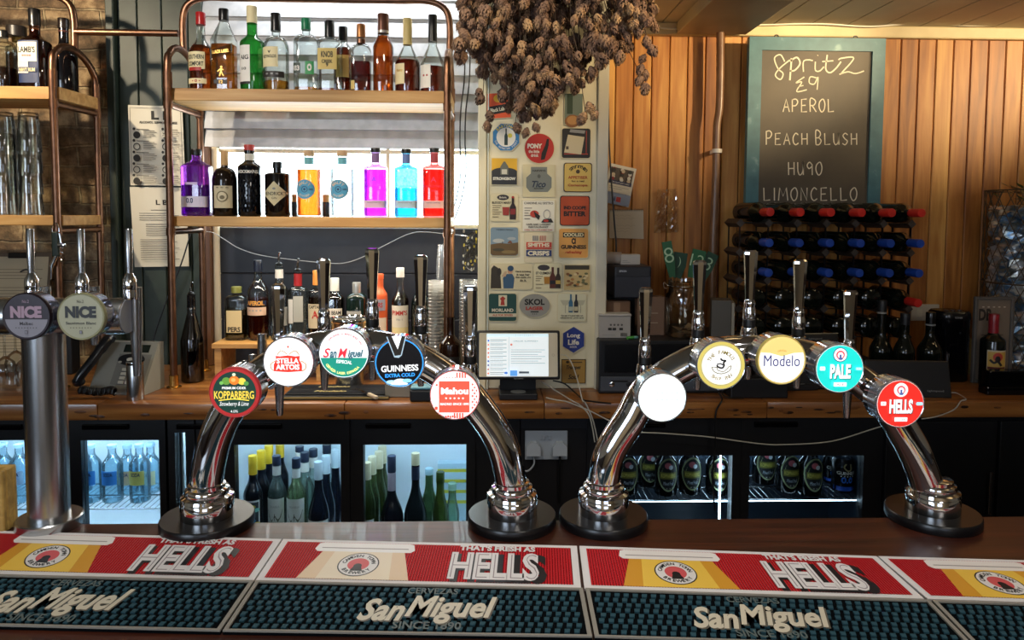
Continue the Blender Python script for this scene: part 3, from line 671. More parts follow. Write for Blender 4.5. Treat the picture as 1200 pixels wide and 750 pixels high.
def arch(name, label, base, top_path, badges, taps):
    """base: px of the two feet; badges: (px, py, draw, side, rim)"""
    fl_, frr = [PZ(b[0], b[1], ZBAR+0.03) for b in base]
    fl_.y = frr.y = YT; fl_ = P(base[0][0], base[0][1], YT); frr = P(base[1][0], base[1][1], YT)
    mid = Vector(((fl_.x+frr.x)/2, YT, ZBAR+0.0006)); o = -mid
    t = thing(name, label, 'beer tap', mid)
    pts = []
    for q in top_path:
        if len(q) == 3: p = P(q[0], q[1], YBD); pts.append(Vector((p.x, YT, p.z)))
        else: pts.append(P(q[0], q[1], YT))
    pts[0].z = pts[-1].z = ZBAR+0.05; pts[0].x = fl_.x; pts[-1].x = frr.x
    for p_ in pts: p_ += o
    MB().tube(smooth_path(pts, 9), 0.0298, CHROME, 28).build('arch_tube', t)
    for f_ in (fl_, frr):
        b = MB(); b.T = Matrix.Translation(Vector((f_.x, YT, ZBAR))+o)
        b.lathe([(0.0815, 0), (0.083, 0.003), (0.083, 0.016), (0.081, 0.019), (0.046, 0.019)], mat('0c0c0e', 0.3), 48); b.build('base_plate', t)
        b = MB(); b.T = Matrix.Translation(Vector((f_.x, YT, ZBAR))+o)
        b.lathe([(0.046, 0.019), (0.047, 0.024), (0.047, 0.047), (0.045, 0.051), (0.0475, 0.053), (0.046, 0.058), (0.039, 0.061), (0.040, 0.066), (0.038, 0.071), (0.033, 0.073), (0.033, 0.079), (0.0305, 0.081)], CHROME, 40); b.build('collar', t)
    for bd in badges: badge(t, o, *bd)
    for hx, top in taps: tap_parts(t, o, hx, top)
    return t
arch('beer_font', 'chrome arch font with five round lit badges, the first a red-rimmed green one', ((243, 590), (600, 604)),
     [(243, 590), (243, 556), (251, 518), (266, 484), (275, 460, 1), (338, 424, 1), (403, 414, 1), (468, 425, 1), (533, 463, 1), (566, 484), (588, 520), (598, 560), (600, 604)],
     [(275, 460, d_kop, SIL, mat('a33030', 0.3, emit=0.25)), (338, 424, d_stella, BAND, SIL), (403, 414, d_sanm, BAND, SIL), (468, 425, d_guin, mat('1b4f8f', 0.2, 0.5), SIL), (533, 463, d_mahou, BAND, SIL)],
     [(326, 333), (379, 303), (436, 291), (493, 299), (551, 335)])
arch('beer_font', 'chrome arch font with five round lit badges, the first one blank white', ((707, 604), (1092, 618)),
     [(707, 604), (707, 570), (715, 530), (738, 492), (776, 466, 1), (845, 428, 1), (916, 422, 1), (984, 432, 1), (1055, 473, 1), (1062, 512), (1081, 552), (1091, 590), (1092, 618)],
     [(776, 466, d_blank, mat('9fc4dc', 0.15, 0.7), SIL), (845, 428, d_ship, SIL, SIL), (916, 422, d_mod, SIL, mat('dcc468', 0.3)), (984, 432, d_pale, SIL, SIL), (1055, 473, d_hells, SIL, SIL)],
     [(757, 337), (820, 305), (880, 293), (938, 304), (997, 340)])

# ---- wine font: steel column with a cross bar
pc = P(58, 607, YT); o = Vector((-pc.x, -YT, -ZBAR))
t = thing('wine_font', 'brushed steel column font with a cross bar and two unlit wine badges', 'wine tap', (pc.x, YT, ZBAR))
zc = P(58, 370, YT).z; xe = P(150, 370, YT).x; K = YT/F
MB().lathe([(0.054, 0), (0.055, 0.002), (0.055, 0.018), (0.053, 0.020), (0.036, 0.020)], STEEL, 40).build('base_plate', t)
MB().lathe([(0.0345, 0.02), (0.0345, zc-ZBAR-0.02)], STEEL, 32).build('column', t)
b = MB(); b.T = Matrix.Translation(o); b.tube([(-1.6, YT, zc), (xe-0.004, YT, zc), (xe-0.001, YT, zc), (xe, YT, zc)], [0.033, 0.033, 0.0325, 0.031], STEEL, 32); b.build('cross_bar', t)
b = MB(); b.T = Matrix.Translation(o); b.tube([(xe, YT, zc), (xe+0.0015, YT, zc)], 0.0308, mat('aeb2bc', 0.45, 0.6), 32); b.build('end_cap', t)
def d_nice(dark):
    def f(g):
        if dark:
            g.ell(0, 0, 1, 1, mat('231320', 0.3)); g.raw(*half_disc(0.9, -0.12), mat('8b8790', 0.4)); tx = mat('a88a9a', 0.4); k_ = mat('1c1018', 0.4)
            g.text('Malbec', 0, -0.3, 0.14, k_, w=0.56, bold=0.02)
        else:
            g.ell(0, 0, 1, 1, mat('8f8c66', 0.35)); g.ell(0, 0, 0.93, 0.93, mat('a8a68a', 0.4)); tx = mat('17130f', 0.4); k_ = tx
            g.text('Sauvignon Blanc', 0, -0.3, 0.16, k_, w=1.28, bold=0.02)
        g.text('NICE', 0, 0.2, 0.52, tx, w=1.32, bold=0.06); g.text('No.2', 0, 0.66, 0.13, tx, w=0.28)
        g.text('- - - - - - - -', 0, -0.48, 0.03, k_, w=0.9); g.rect(-0.06, -0.74, 0.06, -0.6, k_, 1); g.rect(-0.045, -0.725, 0.045, -0.615, mat('8b8790', 0.4), 1)
    return f
for px, dark in ((31, True), (95, False)):
    p = P(px, 371, 1.262)
    badge(t, o, px, 371, d_nice(dark), mat('8a8ca0', 0.12, 0.9), mat('1d1218', 0.3) if dark else mat('8f8c66', 0.35), r=0.0405, y=1.262, depth=0.036)
for hx, ytop in ((37, 268), (96, 268), (152, 268)):
    p = P(hx, 330, YT); b = MB(); zt_ = P(hx, 268, YT).z; z1 = P(hx, 343, YT).z; x = p.x
    b.T = Matrix.Translation(Vector((x, YT, 0))+o)
    b.lathe([(0.0115, z1-0.012), (0.0118, z1+0.004), (0.0112, z1+0.006), (0.0118, z1+0.008), (0.0112, z1+0.024), (0.0055, z1+0.036)], CHROME, 20); FE = b.build('tap', t)
    b = MB(); b.T = Matrix.Translation(Vector((x, YT, 0))+o); b.lathe([(0.0052, z1+0.034), (0.0062, z1+0.06), (0.0064, zt_-0.002), (0.005, zt_)], STEEL, 16); b.build('handle', FE)
    b = MB(); b.T = Matrix.Translation(Vector((x, YT+(0.036 if hx != 152 else 0.02), 0))+o); zs = P(hx, 443 if hx == 152 else 408, YT).z
    b.lathe([(0.006, zs), (0.0072, zs+0.01), (0.0115, zc-0.01), (0.0115, zc+0.05)], STEEL, 16); b.build('spout', FE)

# ================================================================ BAR RUNNERS
def q4(c0, c1, c2, c3, z):        # px corners back-left, back-right, front-right, front-left -> points on the bar
    return [PZ(x, y, z) for x, y in (c0, c1, c2, c3)]
class Mat4:
    """flat bilinear frame of a mat lying on the bar: u across, v from front to back, 0..1"""
    def __init__(s, corners, z):
        s.c = q4(*corners, z); s.o = (s.c[0]+s.c[1]+s.c[2]+s.c[3])/4; s.z = z
    def at(s, u, v, h=0):
        a = s.c[3].lerp(s.c[2], u); b_ = s.c[0].lerp(s.c[1], u); p = a.lerp(b_, v); return Vector((p.x-s.o.x, p.y-s.o.y, h))
RIB = mat('c41c24', 0.6, spec=0.2); RIBD = mat('7e1018', 0.8, spec=0.1); MW = mat('e4e0de', 0.6, spec=0.2); MBK = mat('17161a', 0.5)
def red_mat(corners, label, beer):
    z = ZBAR; f = Mat4(corners, z+0.004); t = thing('bar_runner', label, 'bar mat', (f.o.x, f.o.y, z+0.0006), group=None)
    b = MB()                                # white rubber slab
    ring = [f.at(u, v) for u, v in ((0, 0), (1, 0), (1, 1), (0, 1))]
    b.prism([(p.x, p.y) for p in ring], 0, 0.004, MW); b.build('border', t)
    b = MB(); n = 110; e = 0.022; ev = 0.07
    for k in range(n):                      # ribbed red field
        u0 = e+(1-2*e)*k/n; u1 = e+(1-2*e)*(k+0.62)/n; u2 = e+(1-2*e)*(k+1)/n
        A = [f.at(u, v, h) for u, v, h in ((u0, ev, .0046), (u1, ev, .0046), (u1, 1-ev, .0046), (u0, 1-ev, .0046))]
        b.add(A, [(0, 1, 2, 3)], RIB); b.add([f.at(u1, ev, .0043), f.at(u2, ev, .0043), f.at(u2, 1-ev, .0043), f.at(u1, 1-ev, .0043)], [(0, 1, 2, 3)], RIBD)
    b.build('ribbed_field', t)
    g = G(); bc, bc2, fo = beer
    g.poly([(0.12, 0.07), (0.47, 0.07), (0.43, 0.72), (0.16, 0.72)], mat(bc2, 0.5)); g.poly([(0.18, 0.07), (0.41, 0.07), (0.39, 0.72), (0.20, 0.72)], mat(bc, 0.5))
    g.poly([(0.14, 0.7), (0.45, 0.7), (0.462, 0.76), (0.455, 0.9), (0.44, 0.92), (0.15, 0.92), (0.135, 0.9), (0.128, 0.76)], mat(fo, 0.5)); g.rect(0.15, 0.78, 0.44, 0.8, mat('9a8f88', 0.5), 1)
    cx, cy, rx, ry = 0.295, 0.4, 0.066, 0.27
    g.ell(cx, cy, rx, ry, MBK); g.ell(cx, cy, rx*0.94, ry*0.94, mat('e6e2de', 0.5)); g.ell(cx, cy, rx*0.52, ry*0.52, mat('d4575a', 0.5)); g.ell(cx, cy-0.04, rx*0.2, ry*0.22, MBK); g.poly([(cx-0.02, cy-0.15), (cx+0.02, cy-0.15), (cx+0.008, cy), (cx-0.008, cy)], MBK)
    for txt, mid, fl2 in (('CAMDEN TOWN', 90, False), ('BREWERY', 270, True)):
        nn = len(txt)
        for i, ch in enumerate(txt):
            if ch == ' ': continue
            q_ = ((i+0.5)/nn-0.5)*(170 if not fl2 else 120); a = math.radians(mid-q_ if not fl2 else mid+q_)
            vs_, fs, tw, th = text_geo(ch, 0.03); rr = a-PI/2 if not fl2 else a+PI/2; k = 0.24/th*0.9; o_ = []
            for x, y in vs_:
                X, Y = (x-tw/2)*k, (y-th/2)*k; X2, Y2 = X*math.cos(rr)-Y*math.sin(rr), X*math.sin(rr)+Y*math.cos(rr)
                o_.append((cx+rx*(0.73*math.cos(a)+X2), cy+ry*(0.73*math.sin(a)+Y2)))
            g.raw(o_, fs, MBK); g.n -= 1
        g.n += 1
    g.text("THAT'S FRESH AS", 0.735, 0.855, 0.13, MW, w=0.25, bold=0.05)
    g.text('HELLS', 0.747, 0.385, 0.66, MBK, w=0.30, bold=0.05); g.text('HELLS', 0.73, 0.43, 0.64, MW, w=0.285, bold=0.05); g.text('HELLS', 0.731, 0.43, 0.56, mat('9a8e90', 0.6, spec=0.2), w=0.272, bold=-0.034)
    b = MB(); g.into(b, lambda x, y, h: f.at(x, y, 0.0047+h*0.25)); b.build('printed_artwork', t)
BEER = ('f0c44c', 'd99a2c', 'eee8e2'); PALEB = ('ecdcc0', 'e4c8a4', 'f2eeea')
red_mat(((-16, 622), (330, 632), (297, 681), (-74, 671)), 'red ribbed bar runner with yellow beer artwork, beside the wooden crate', BEER)
red_mat(((332, 632), (676, 640), (681, 690), (299, 681)), 'red ribbed bar runner with pale cream beer artwork, between the two arch fonts', PALEB)
red_mat(((679, 640), (1027, 652), (1083, 702), (685, 690)), 'red ribbed bar runner with yellow beer artwork, before the blank-badge font', BEER)
red_mat(((1029, 652), (1384, 662), (1486, 716), (1087, 702)), 'red ribbed bar runner cut off by the picture edge beside the menu wall end', BEER)
TEAL = mat('2b4c57', 0.7, spec=0.15); TEALD = mat('070b0e', 0.9, spec=0.05); TRIM = mat('8f8a80', 0.6, spec=0.2)
def drip_mat(corners, label, off):
    z = ZBAR; f = Mat4(corners, z+0.004); t = thing('drip_mat', label, 'bar mat', (f.o.x, f.o.y, z+0.0006))
    b = MB(); b.prism([(p.x, p.y) for p in [f.at(u, v) for u, v in ((0, 0), (1, 0), (1, 1), (0, 1))]], 0, 0.004, TEALD)
    for u0, v0, u1, v1 in ((0, 0, 1, 0.03), (0, 0.965, 1, 1), (0, 0.03, 0.012, 0.965), (0.988, 0.03, 1, 0.965)):
        b.add([f.at(u, v, h) for h in (0.004, 0.0065) for u, v in ((u0, v0), (u1, v0), (u1, v1), (u0, v1))], [(4, 5, 6, 7), (0, 1, 5, 4), (1, 2, 6, 5), (2, 3, 7, 6), (3, 0, 4, 7)], TRIM)
    b.build('slab', t)
    b = MB(); nu, nv = 36, 8
    for j in range(nv):
        for i in range(nu):
            u0 = 0.02+0.96*(i+0.5*(j % 2)*0.6)/nu; du = 0.96/nu*0.64; v0 = 0.06+0.88*j/nv; dv = 0.88/nv*0.6
            if u0+du > 0.985: continue
            q = [(u0, v0), (u0+du*0.8, v0), (u0+du, v0+dv), (u0+du*0.1, v0+dv)]
            b.add([f.at(u, v, 0.004) for u, v in q]+[f.at(u, v, 0.0068) for u, v in q], [(4, 5, 6, 7), (0, 1, 5, 4), (1, 2, 6, 5), (2, 3, 7, 6), (3, 0, 4, 7)], TEAL)
    b.build('nubs', t)
    g = G(); CR = mat('cfc6b0', 0.5); GR = mat('566260', 0.5); c = 0.5+off
    g.text('CERVEZAS', c, 0.84, 0.13, GR, w=0.15, bold=0.02); g.text('SINCE 1890', c, 0.14, 0.14, GR, w=0.19, bold=0.02)
    for m_, dx in ((mat('5c564a', 0.5), 0.004), (CR, 0)):
        g.text('San', c-0.135+dx, 0.43-dx*6, 0.44, m_, w=0.13, bold=0.03, shear=0.35); g.text('Miguel', c+0.062+dx, 0.45-dx*6, 0.56, m_, w=0.26, bold=0.03, shear=0.35)
    b = MB(); g.into(b, lambda x, y, h: f.at(x, y, 0.0070+h*0.2)); b.build('lettering', t)
drip_mat(((-82, 673), (298, 682), (258, 741), (-160, 731)), 'dark teal nubbed drip mat with cream lettering, beneath the crate end of the bar', -0.02)
drip_mat(((300, 682), (683, 691), (694, 748), (261, 741)), 'dark teal nubbed drip mat with cream lettering, in front of the pale beer runner', 0.05)
drip_mat(((686, 691), (1089, 705), (1144, 762), (697, 748)), 'dark teal nubbed drip mat with cream lettering, in front of the blank-badge font', -0.02)
drip_mat(((1092, 705), (1510, 719), (1610, 778), (1147, 762)), 'dark teal nubbed drip mat at the picture edge, only its plain end showing', 0.1)
# wooden crate on the bar
p = Vector((-0.866, 1.30, ZBAR)); t = thing('wooden_crate', 'yellowish wooden crate standing on the end of the bar', 'crate', (p.x-0.16, p.y, ZBAR+0.0006))
cw = wood('crate_wood', [(0.3, '9a7836'), (0.7, 'd0a858')], 'X', 1.2, 0.6)
hC = P(10, 553, p.y).z-ZBAR
MB().box((-0.15, 0.011, 0), (0.149, 0.029, 0.01), cw).build('bottom', t)
for a, c_ in (((-0.16, 0, 0), (0.16, 0.0105, hC)), ((-0.16, 0.0295, 0), (0.16, 0.04, hC)), ((0.1495, 0.011, 0), (0.16, 0.029, hC)), ((-0.16, 0.011, 0), (-0.1505, 0.029, hC))):
    MB().rbox(a, c_, cw, 0.002, 1).build('side_board', t)
# ================================================================ BOTTLES
DARKG = mat('0c100c', 0.07, name='dark_glass'); 
def se_front(R, ratio, e): return lambda x, z, h: (x, -ratio*R*max(0.0, 1-abs(x/R)**e)**(1/e)-h-0.0006, z)
def bottle(label, loc, H, R, sh, ne, rn, cap, glassm=None, liquid=None, sq=None, shape='cos', labels=(), group=None, rz=0, name='spirit_bottle', cat='bottle', lip=True, pour=False, neck=None, capn='cap', seg=28):
    """sh, ne: shoulder start and neck start, as parts of H; cap = (material, height, radius factor); liquid = (hex, fill height as part of H, body)"""
    t = thing(name, label, cat, (loc[0], loc[1], loc[2]+0.0007), rz, group); e, ratio = sq if sq else (2, 1)
    zs, zn = sh*H, ne*H; ch = cap[1] if cap else 0; zt_ = H-ch*0.92
    def prof(k=1.0, dz=0.0, top=None):
        p = [(R*0.86*k, dz), (R*0.97*k, dz+0.003), (R*k, dz+0.008), (R*k, zs*0.5), (R*k, zs)]
        for i in range(1, 9):
            u = i/8
            f = {'cos': (1+math.cos(PI*u))/2, 'round': math.sqrt(max(0, 1-u*u)), 'cone': 1-u}[shape]
            p.append(((rn+(R-rn)*f)*k, zs+(zn-zs)*u))
        p.append((rn*k, (zn+zt_)/2)); p.append((rn*k, zt_))
        return p
    sqf = (lambda z: e if z <= zs else max(2, e+(2-e)*min(1, (z-zs)/max(1e-4, (zn-zs)*0.8))), ratio) if sq else None
    gm = glassm or glass('f2f8f6', 0.06)
    b = MB(); pf = prof()
    if lip and not cap: pf += [(rn*1.15, zt_), (rn*1.15, H), (rn*0.8, H)]
    b.lathe(pf, gm, seg, sqf); b.build('glass_body', t)
    if liquid:
        hx, lv, bd = liquid; lz = lv*H; pl = [q for q in prof(0.93, 0.004) if q[1] < lz]
        full = prof(0.93, 0.004); rr = pl[-1][0]
        for a_, b_ in zip(full[:-1], full[1:]):
            if a_[1] < lz <= b_[1]: rr = a_[0]+(b_[0]-a_[0])*(lz-a_[1])/(b_[1]-a_[1])
        pl.append((rr, lz)); b = MB(); b.lathe(pl, glass(hx, 0.02, bd), seg, sqf); b.build('liquid', t)
    if cap:
        cm, chh, cr = cap[:3]; b = MB(); r = rn*cr
        b.lathe([(r, H-chh), (r, H-chh+0.002), (r*0.98, H-chh*0.5), (r, H-0.003), (r*0.93, H)], cm, 20); b.build(capn, t)
    if neck: nm, z0_, z1_ = neck; b = MB(); b.lathe([(rn*1.06, z0_*H), (rn*1.06, z1_*H)], nm, 20, caps=False); b.build('neck_band', t)
    if pour:
        b = MB(); b.lathe([(rn*0.8, H), (rn*0.9, H+0.006), (rn*0.45, H+0.012)], BLACK, 14); b.tube(smooth_path([(0, 0, H+0.01), (0, 0, H+0.03), (0.004, 0, H+0.05)]), [0.0045]*16+[0.003], CHROME, 8); b.build('pourer', t)
    for li, dr in enumerate(labels):
        g = G(); g.n = 4*li; dr(g); b = MB(); g.into(b, se_front(R, ratio, e), 0.00035); b.build('label', t)
    return t
def lab(x0, z0, x1, z1, bg, items=(), nx=18):
    """rectangular label; items: (text, z, height, width, material)"""
    def f(g):
        g.rect(x0, z0, x1, z1, bg, nx)
        for it in items: g.text(it[0], (x0+x1)/2+(it[5] if len(it) > 5 else 0), it[1], it[2], it[4], w=it[3], bold=0.03)
    return f
CRM = mat('e2d3a4', 0.6); LWH = mat('e6e2d8', 0.6); INK = mat('1d1a18', 0.6); GOLD = mat('c7a050', 0.35, 0.6); LRED = mat('a5261f', 0.5); LBLU = mat('23345f', 0.5); GRY = mat('8e8f8c', 0.6)
CLEAR = glass('f2f8f6', 0.06)
YS = 2.725
def sl(px, top, Y, zbase):        # x, height and metres-per-px of a bottle whose top shows at row `top`
    p = P(px, top, Y); return p.x, p.z-zbase, Y/F
def spirit(label, px, top, wpx, zbase=ZS1, Y=YS, base=109.0, lay=(), **kw):
    x, Hh, k = sl(px, top, Y, zbase); R = wpx/2*k
    z = lambda row: (base-row)/(base-top)*Hh     # picture row -> height on the bottle
    labs = [fn(z, R) for fn in lay]
    if 'cap' in kw and kw['cap']: c = kw['cap']; kw['cap'] = (c[0], (c[1]-top)*k, c[2])
    for q in ('sh', 'ne'): kw[q] = z(kw[q])/Hh
    if kw.get('liquid'): l = kw['liquid']; kw['liquid'] = (l[0], z(l[1])/Hh, l[2])
    if kw.get('neck'): n = kw['neck']; kw['neck'] = (n[0], z(n[2])/Hh, z(n[1])/Hh)
    kw['rn'] = kw['rn']*k
    return bottle(label, (x, Y, zbase), Hh, R, labels=labs, **kw)
GT = 'spirits on the upper shelf in front of the white boards'
RC = mat('a81c20', 0.3); BC = mat('121214', 0.3)
def R_(x0, y0, x1, y1, bg, *items):   # label from fractions of R in x and rows in y
    return lambda z, R: lab(x0*R, z(y1), x1*R, z(y0), bg, [(t_, z(yy), hh*YS/F, ww*R, m_) + tuple(o_*R for o_ in off) for t_, yy, hh, ww, m_, *off in items])
spirit('amber liqueur bottle with red cap and cream label, first on the upper shelf', 235, 15, 27, sh=62, ne=44, rn=4.6, cap=(RC, 29, 1.15), liquid=('b8551c', 54, 0.12), glassm=CLEAR, group=GT,
       lay=[R_(-0.9, 63, 0.6, 83, CRM, ('SOUTHERN', 69, 5, 1.35, INK), ('COMFORT', 77, 5, 1.3, INK)), R_(-0.75, 81, 0.35, 85, LRED), R_(-0.85, 94, 0.7, 100, CRM, ('- o -', 97, 3, 0.7, LRED))])
def walker(z, R):
    def f(g):
        g.poly([(-R*0.95, z(73)), (R*0.95, z(63)), (R*0.95, z(52)), (-R*0.95, z(60))], mat('17140f', 0.5))
        for s in ((-R*0.95, z(72), R*0.95, z(62)), (-R*0.95, z(60.5), R*0.95, z(52.5))): g.stroke([(s[0], s[1]), (s[2], s[3])], 0.001, GOLD, smooth=False)
        g.text('BLACK LABEL', 0, z(62.5), 0.012, GOLD, w=R*1.5, bold=0.02, rot=0.13)
        g.rect(-R*0.6, z(100), R*0.55, z(95), mat('26201a', 0.5)); g.text('12', 0, z(97.5), 0.012, GOLD, bold=0.03)
        for p_ in ([(-0.1, 91), (0.0, 86), (0.05, 82)], [(0.25, 91), (0.1, 87), (0.05, 83)], [(-0.25, 86), (0.0, 83), (0.25, 84)]): g.stroke([(a*R, z(b_)) for a, b_ in p_], 0.004, GOLD)
        g.ell(0.07*R, z(80.5), 0.004, 0.004, GOLD, 10)
    return f
spirit('square amber whisky bottle with a slanting black label and black cap', 262, 11, 26, sh=48, ne=25, rn=4.8, shape='cone', cap=(BC, 24, 1.15), liquid=('c8751c', 53, 0.12), sq=(6, 0.9), group=GT, lay=[walker])
spirit('green glass whisky bottle with cream foil top and cream label', 295, 8, 27, sh=51, ne=40, rn=5.6, cap=(CRM, 27, 1.05), glassm=glass('3fae4a', 0.07, 0.25, '1f9a35'), group=GT,
       lay=[R_(-0.95, 55, 0.1, 98, LWH, ('AIG', 69, 5, 0.8, INK), ('10', 82, 3, 0.4, INK)), R_(-0.95, 97, 0.1, 100, INK)])
spirit('clear whisky bottle nearly empty with cream shield label and black strap', 323, 16, 28.5, sh=58, ne=42, rn=4.6, shape='round', cap=(BC, 36, 1.2), liquid=('d79a3a', 95, 0.1), group=GT,
       lay=[R_(-0.95, 57, 0.4, 80, CRM, ('REYNOLDS', 68, 3.5, 1.1, INK), ('v', 63, 3, 0.25, INK)), R_(-0.95, 85, 0.8, 92, mat('2c2622', 0.5), ('- - -', 88, 2, 1.0, GRY))])
spirit('clear square bottle with green cap and small green label, almost empty', 358.5, 22, 26, sh=50, ne=40, rn=4.4, shape='round', cap=(mat('1c7a50', 0.35), 35, 1.2), liquid=('e0a23c', 102, 0.1), sq=(5, 0.9), group=GT,
       lay=[R_(0.1, 73, 0.85, 88, mat('3f9a58', 0.5), ('o', 80, 8, 0.4, LWH)), R_(-0.95, 75, -0.3, 87, mat('2c3b2e', 0.5), ('83', 81, 6, 0.5, LWH))])
spirit('clear squared bourbon bottle with black wax neck and yellow paper label', 386, 25, 27, sh=50, ne=44, rn=5.2, shape='round', cap=(BC, 44, 1.08), liquid=('c5702a', 103, 0.1), sq=(5, 0.8), group=GT,
       lay=[R_(-0.85, 58, 0.75, 82, mat('dcc070', 0.6), ('KNOB', 65, 7, 1.0, INK), ('CREEK', 73, 4, 0.9, INK), ('9', 77, 4, 0.2, INK))])
spirit('dark red-brown bottle half hidden behind the yellow-label bourbon', 402, 32, 22, Y=2.80, sh=58, ne=48, rn=4.4, cap=(BC, 48, 1.15), liquid=('7a2a12', 55, 0.2), group=GT, lay=[R_(-0.6, 64, 0.7, 88, mat('cda95c', 0.6))])
spirit('slim bottle of dark red spirit with copper stopper and slanted small label', 423, 29, 22, sh=60, ne=51, rn=4.6, shape='round', cap=(mat('b77b4a', 0.35, 0.6), 44, 1.1), neck=(COPPER, 46, 51), liquid=('7c1f1c', 72, 0.3), sq=(5, 0.9), group=GT,
       lay=[R_(-0.95, 94, -0.55, 104, mat('dcc070', 0.6))])
spirit('full orange-amber faceted bottle with tall brown foil cap', 449, 17, 23, sh=56, ne=39, rn=6.2, cap=(mat('6e4636', 0.35, 0.5), 37, 1.05), liquid=('d8691c', 42, 0.25), neck=(mat('c9c3b8', 0.3, 0.6), 36, 39), sq=(3, 1.0), group=GT)
spirit('broad cognac bottle with cream foil neck and a cream label', 477.5, 22, 28.5, sh=72, ne=53, rn=4.8, shape='cone', cap=(mat('d8bf7a', 0.45), 52, 1.08), neck=(BC, 22.5, 27), liquid=('8a2d14', 70, 0.25), group=GT, lay=[R_(-0.95, 75, -0.15, 98, CRM, ('Rémy', 83, 4, 0.5, GOLD))])
spirit('broad cognac bottle with black foil neck, last on the upper shelf', 507, 18, 28.5, sh=74, ne=52, rn=4.8, shape='cone', cap=(BC, 48, 1.08), liquid=('8a2d14', 77, 0.25), group=GT, lay=[R_(-0.95, 76, -0.1, 102, LWH, ('- -', 88, 2, 0.4, LRED))])

GG = 'gin bottles on the lower shelf before the lit window'; B2 = 257.0
def gin(label, px, top, w_, **kw): return spirit(label, px, top, w_, zbase=ZS2, base=B2, group=GG, **kw)
gin('purple gin bottle with a white alcohol-free band and black cap', 230, 175, 31, sh=197, ne=187, rn=5, cap=(BC, 182, 1.15), liquid=('6a1c8a', 219, 0.3), glassm=glass('b45cd8', 0.07, 0.15, '9a3cc0'), sq=(4, 0.9),
    lay=[R_(-0.98, 233, 0.98, 246, mat('cfc8dc', 0.5), ('0.0', 238, 6, 0.5, LBLU, -0.2)), R_(-0.5, 216, 0.4, 219, mat('c9b6dc', 0.5), )])
gin('small dark apothecary gin bottle with cork and ornate cream label', 263, 177, 28, sh=214, ne=197, rn=4.2, shape='round', cap=(mat('c9a06a', 0.8), 195, 1.0), glassm=mat('1a120c', 0.08), capn='cork',
    lay=[R_(-0.6, 220, 0.8, 247, mat('cfc3a0', 0.6), ('* * *', 223, 3, 1.0, INK)), lambda z, R: (lambda g: (g.ell(0.1*R, z(233), 0.45*R, 0.45*R, mat('7a7054', 0.6), 20, 2), g.ell(0.1*R, z(233), 0.36*R, 0.36*R, mat('d8cdac', 0.6), 20, 2), g.ell(0.12*R, z(234), 0.2*R, 0.16*R, mat('7a7054', 0.6), 12, 2)))])
gin('tall black gin bottle with red cap and white neck paper', 292, 170, 26, sh=197, ne=189, rn=5.6, cap=(mat('b8403a', 0.4), 176.5, 1.05), neck=(mat('d8d2c4', 0.6), 181, 189), glassm=mat('0a0c12', 0.06),
    lay=[lambda z, R: (lambda g: (g.text('BROCKMANS', 0, z(203), 0.012, LWH, w=R*1.8, bold=0.03), [g.ell((i-2.5)*R*0.33+(j % 2)*0.16*R, z(214+j*6), 0.0032, 0.005, mat('1c2028', 0.15), 8, 1) for i in range(6) for j in range(7)], g.text('ML', 0, z(214), 0.004, GRY)))])
gin('squat black apothecary bottle with a cream diamond label', 325, 190, 29, sh=206, ne=203, rn=4.8, shape='round', cap=(BC, 197, 1.15), glassm=mat('120b0a', 0.07),
    lay=[lambda z, R: (lambda g: (g.dia(0, z(229), R*0.97, (z(214)-z(244))/2, mat('d9cda4', 0.6)), g.text("HENDRICK'S", 0, z(229), 0.013, INK, w=R*1.75, bold=0.01), g.text('GIN', 0, z(234.5), 0.008, INK), g.ell(0, z(223), 0.006, 0.004, GRY, 10)))])
def malfy(z, R):
    def f(g):
        g.ell(-0.15*R, z(224), R*0.82, R*0.82, mat('e8c9b0', 0.5), 30, 4); g.ell(-0.15*R, z(224), R*0.76, R*0.76, mat('5fb4d8', 0.5), 30, 4)
        g.arc('MALFY', -0.15*R, z(224), R*0.55, R*0.26, mat('e8d3b8', 0.5), mid=90, span=110); g.ell(-0.15*R, z(224), R*0.26, R*0.26, mat('35507a', 0.5), 16, 1, inner=0.8); g.ell(-0.15*R, z(224), R*0.1, R*0.1, mat('35507a', 0.5), 10, 1)
        g.text('GIN', 0.36*R, z(224), R*0.14, mat('35507a', 0.5), bold=0.03); g.arc('RIVIERA', -0.15*R, z(224), R*0.56, R*0.18, LWH, mid=270, span=90, flip=True)
    return f
PALEC = mat('d9b489', 0.7)
gin('bright orange gin bottle with pale wooden stopper and round blue label', 362, 177, 28, sh=199, ne=195, rn=5, shape='round', cap=(PALEC, 183, 1.25), neck=(mat('7cc3c8', 0.5), 185, 193), liquid=('ff8a2a', 200, 0.45), lay=[malfy], capn='stopper')
gin('clear gin bottle with pale wooden stopper and round blue label', 401, 177, 28, sh=199, ne=195, rn=5, shape='round', cap=(PALEC, 183, 1.25), neck=(mat('7cc3c8', 0.5), 185, 193), liquid=('f8fcff', 200, 0.05), lay=[malfy], capn='stopper')
def facet(tx):
    def q(z, R):
        def f(g):
            g.text('WHITLEY NEILL', 0, z(220), 0.007, mat('5a3a66', 0.5), w=R*1.6); g.text('GIN', 0, z(225), 0.007, mat('5a3a66', 0.5)); g.text('A', 0, z(212), 0.018, mat('6a4a7a', 0.5), w=R*0.45)
            g.rect(-R*0.98, z(246), R*0.98, z(237), mat('e6c3dc' if tx == 'm' else ('bfe0ee' if tx == 'c' else 'f0c0b8'), 0.5), 12); g.text('HANDCRAFTED', 0, z(239.5), 0.005, mat('7a4a7a', 0.5), w=R*1.2)
        return f
    return q
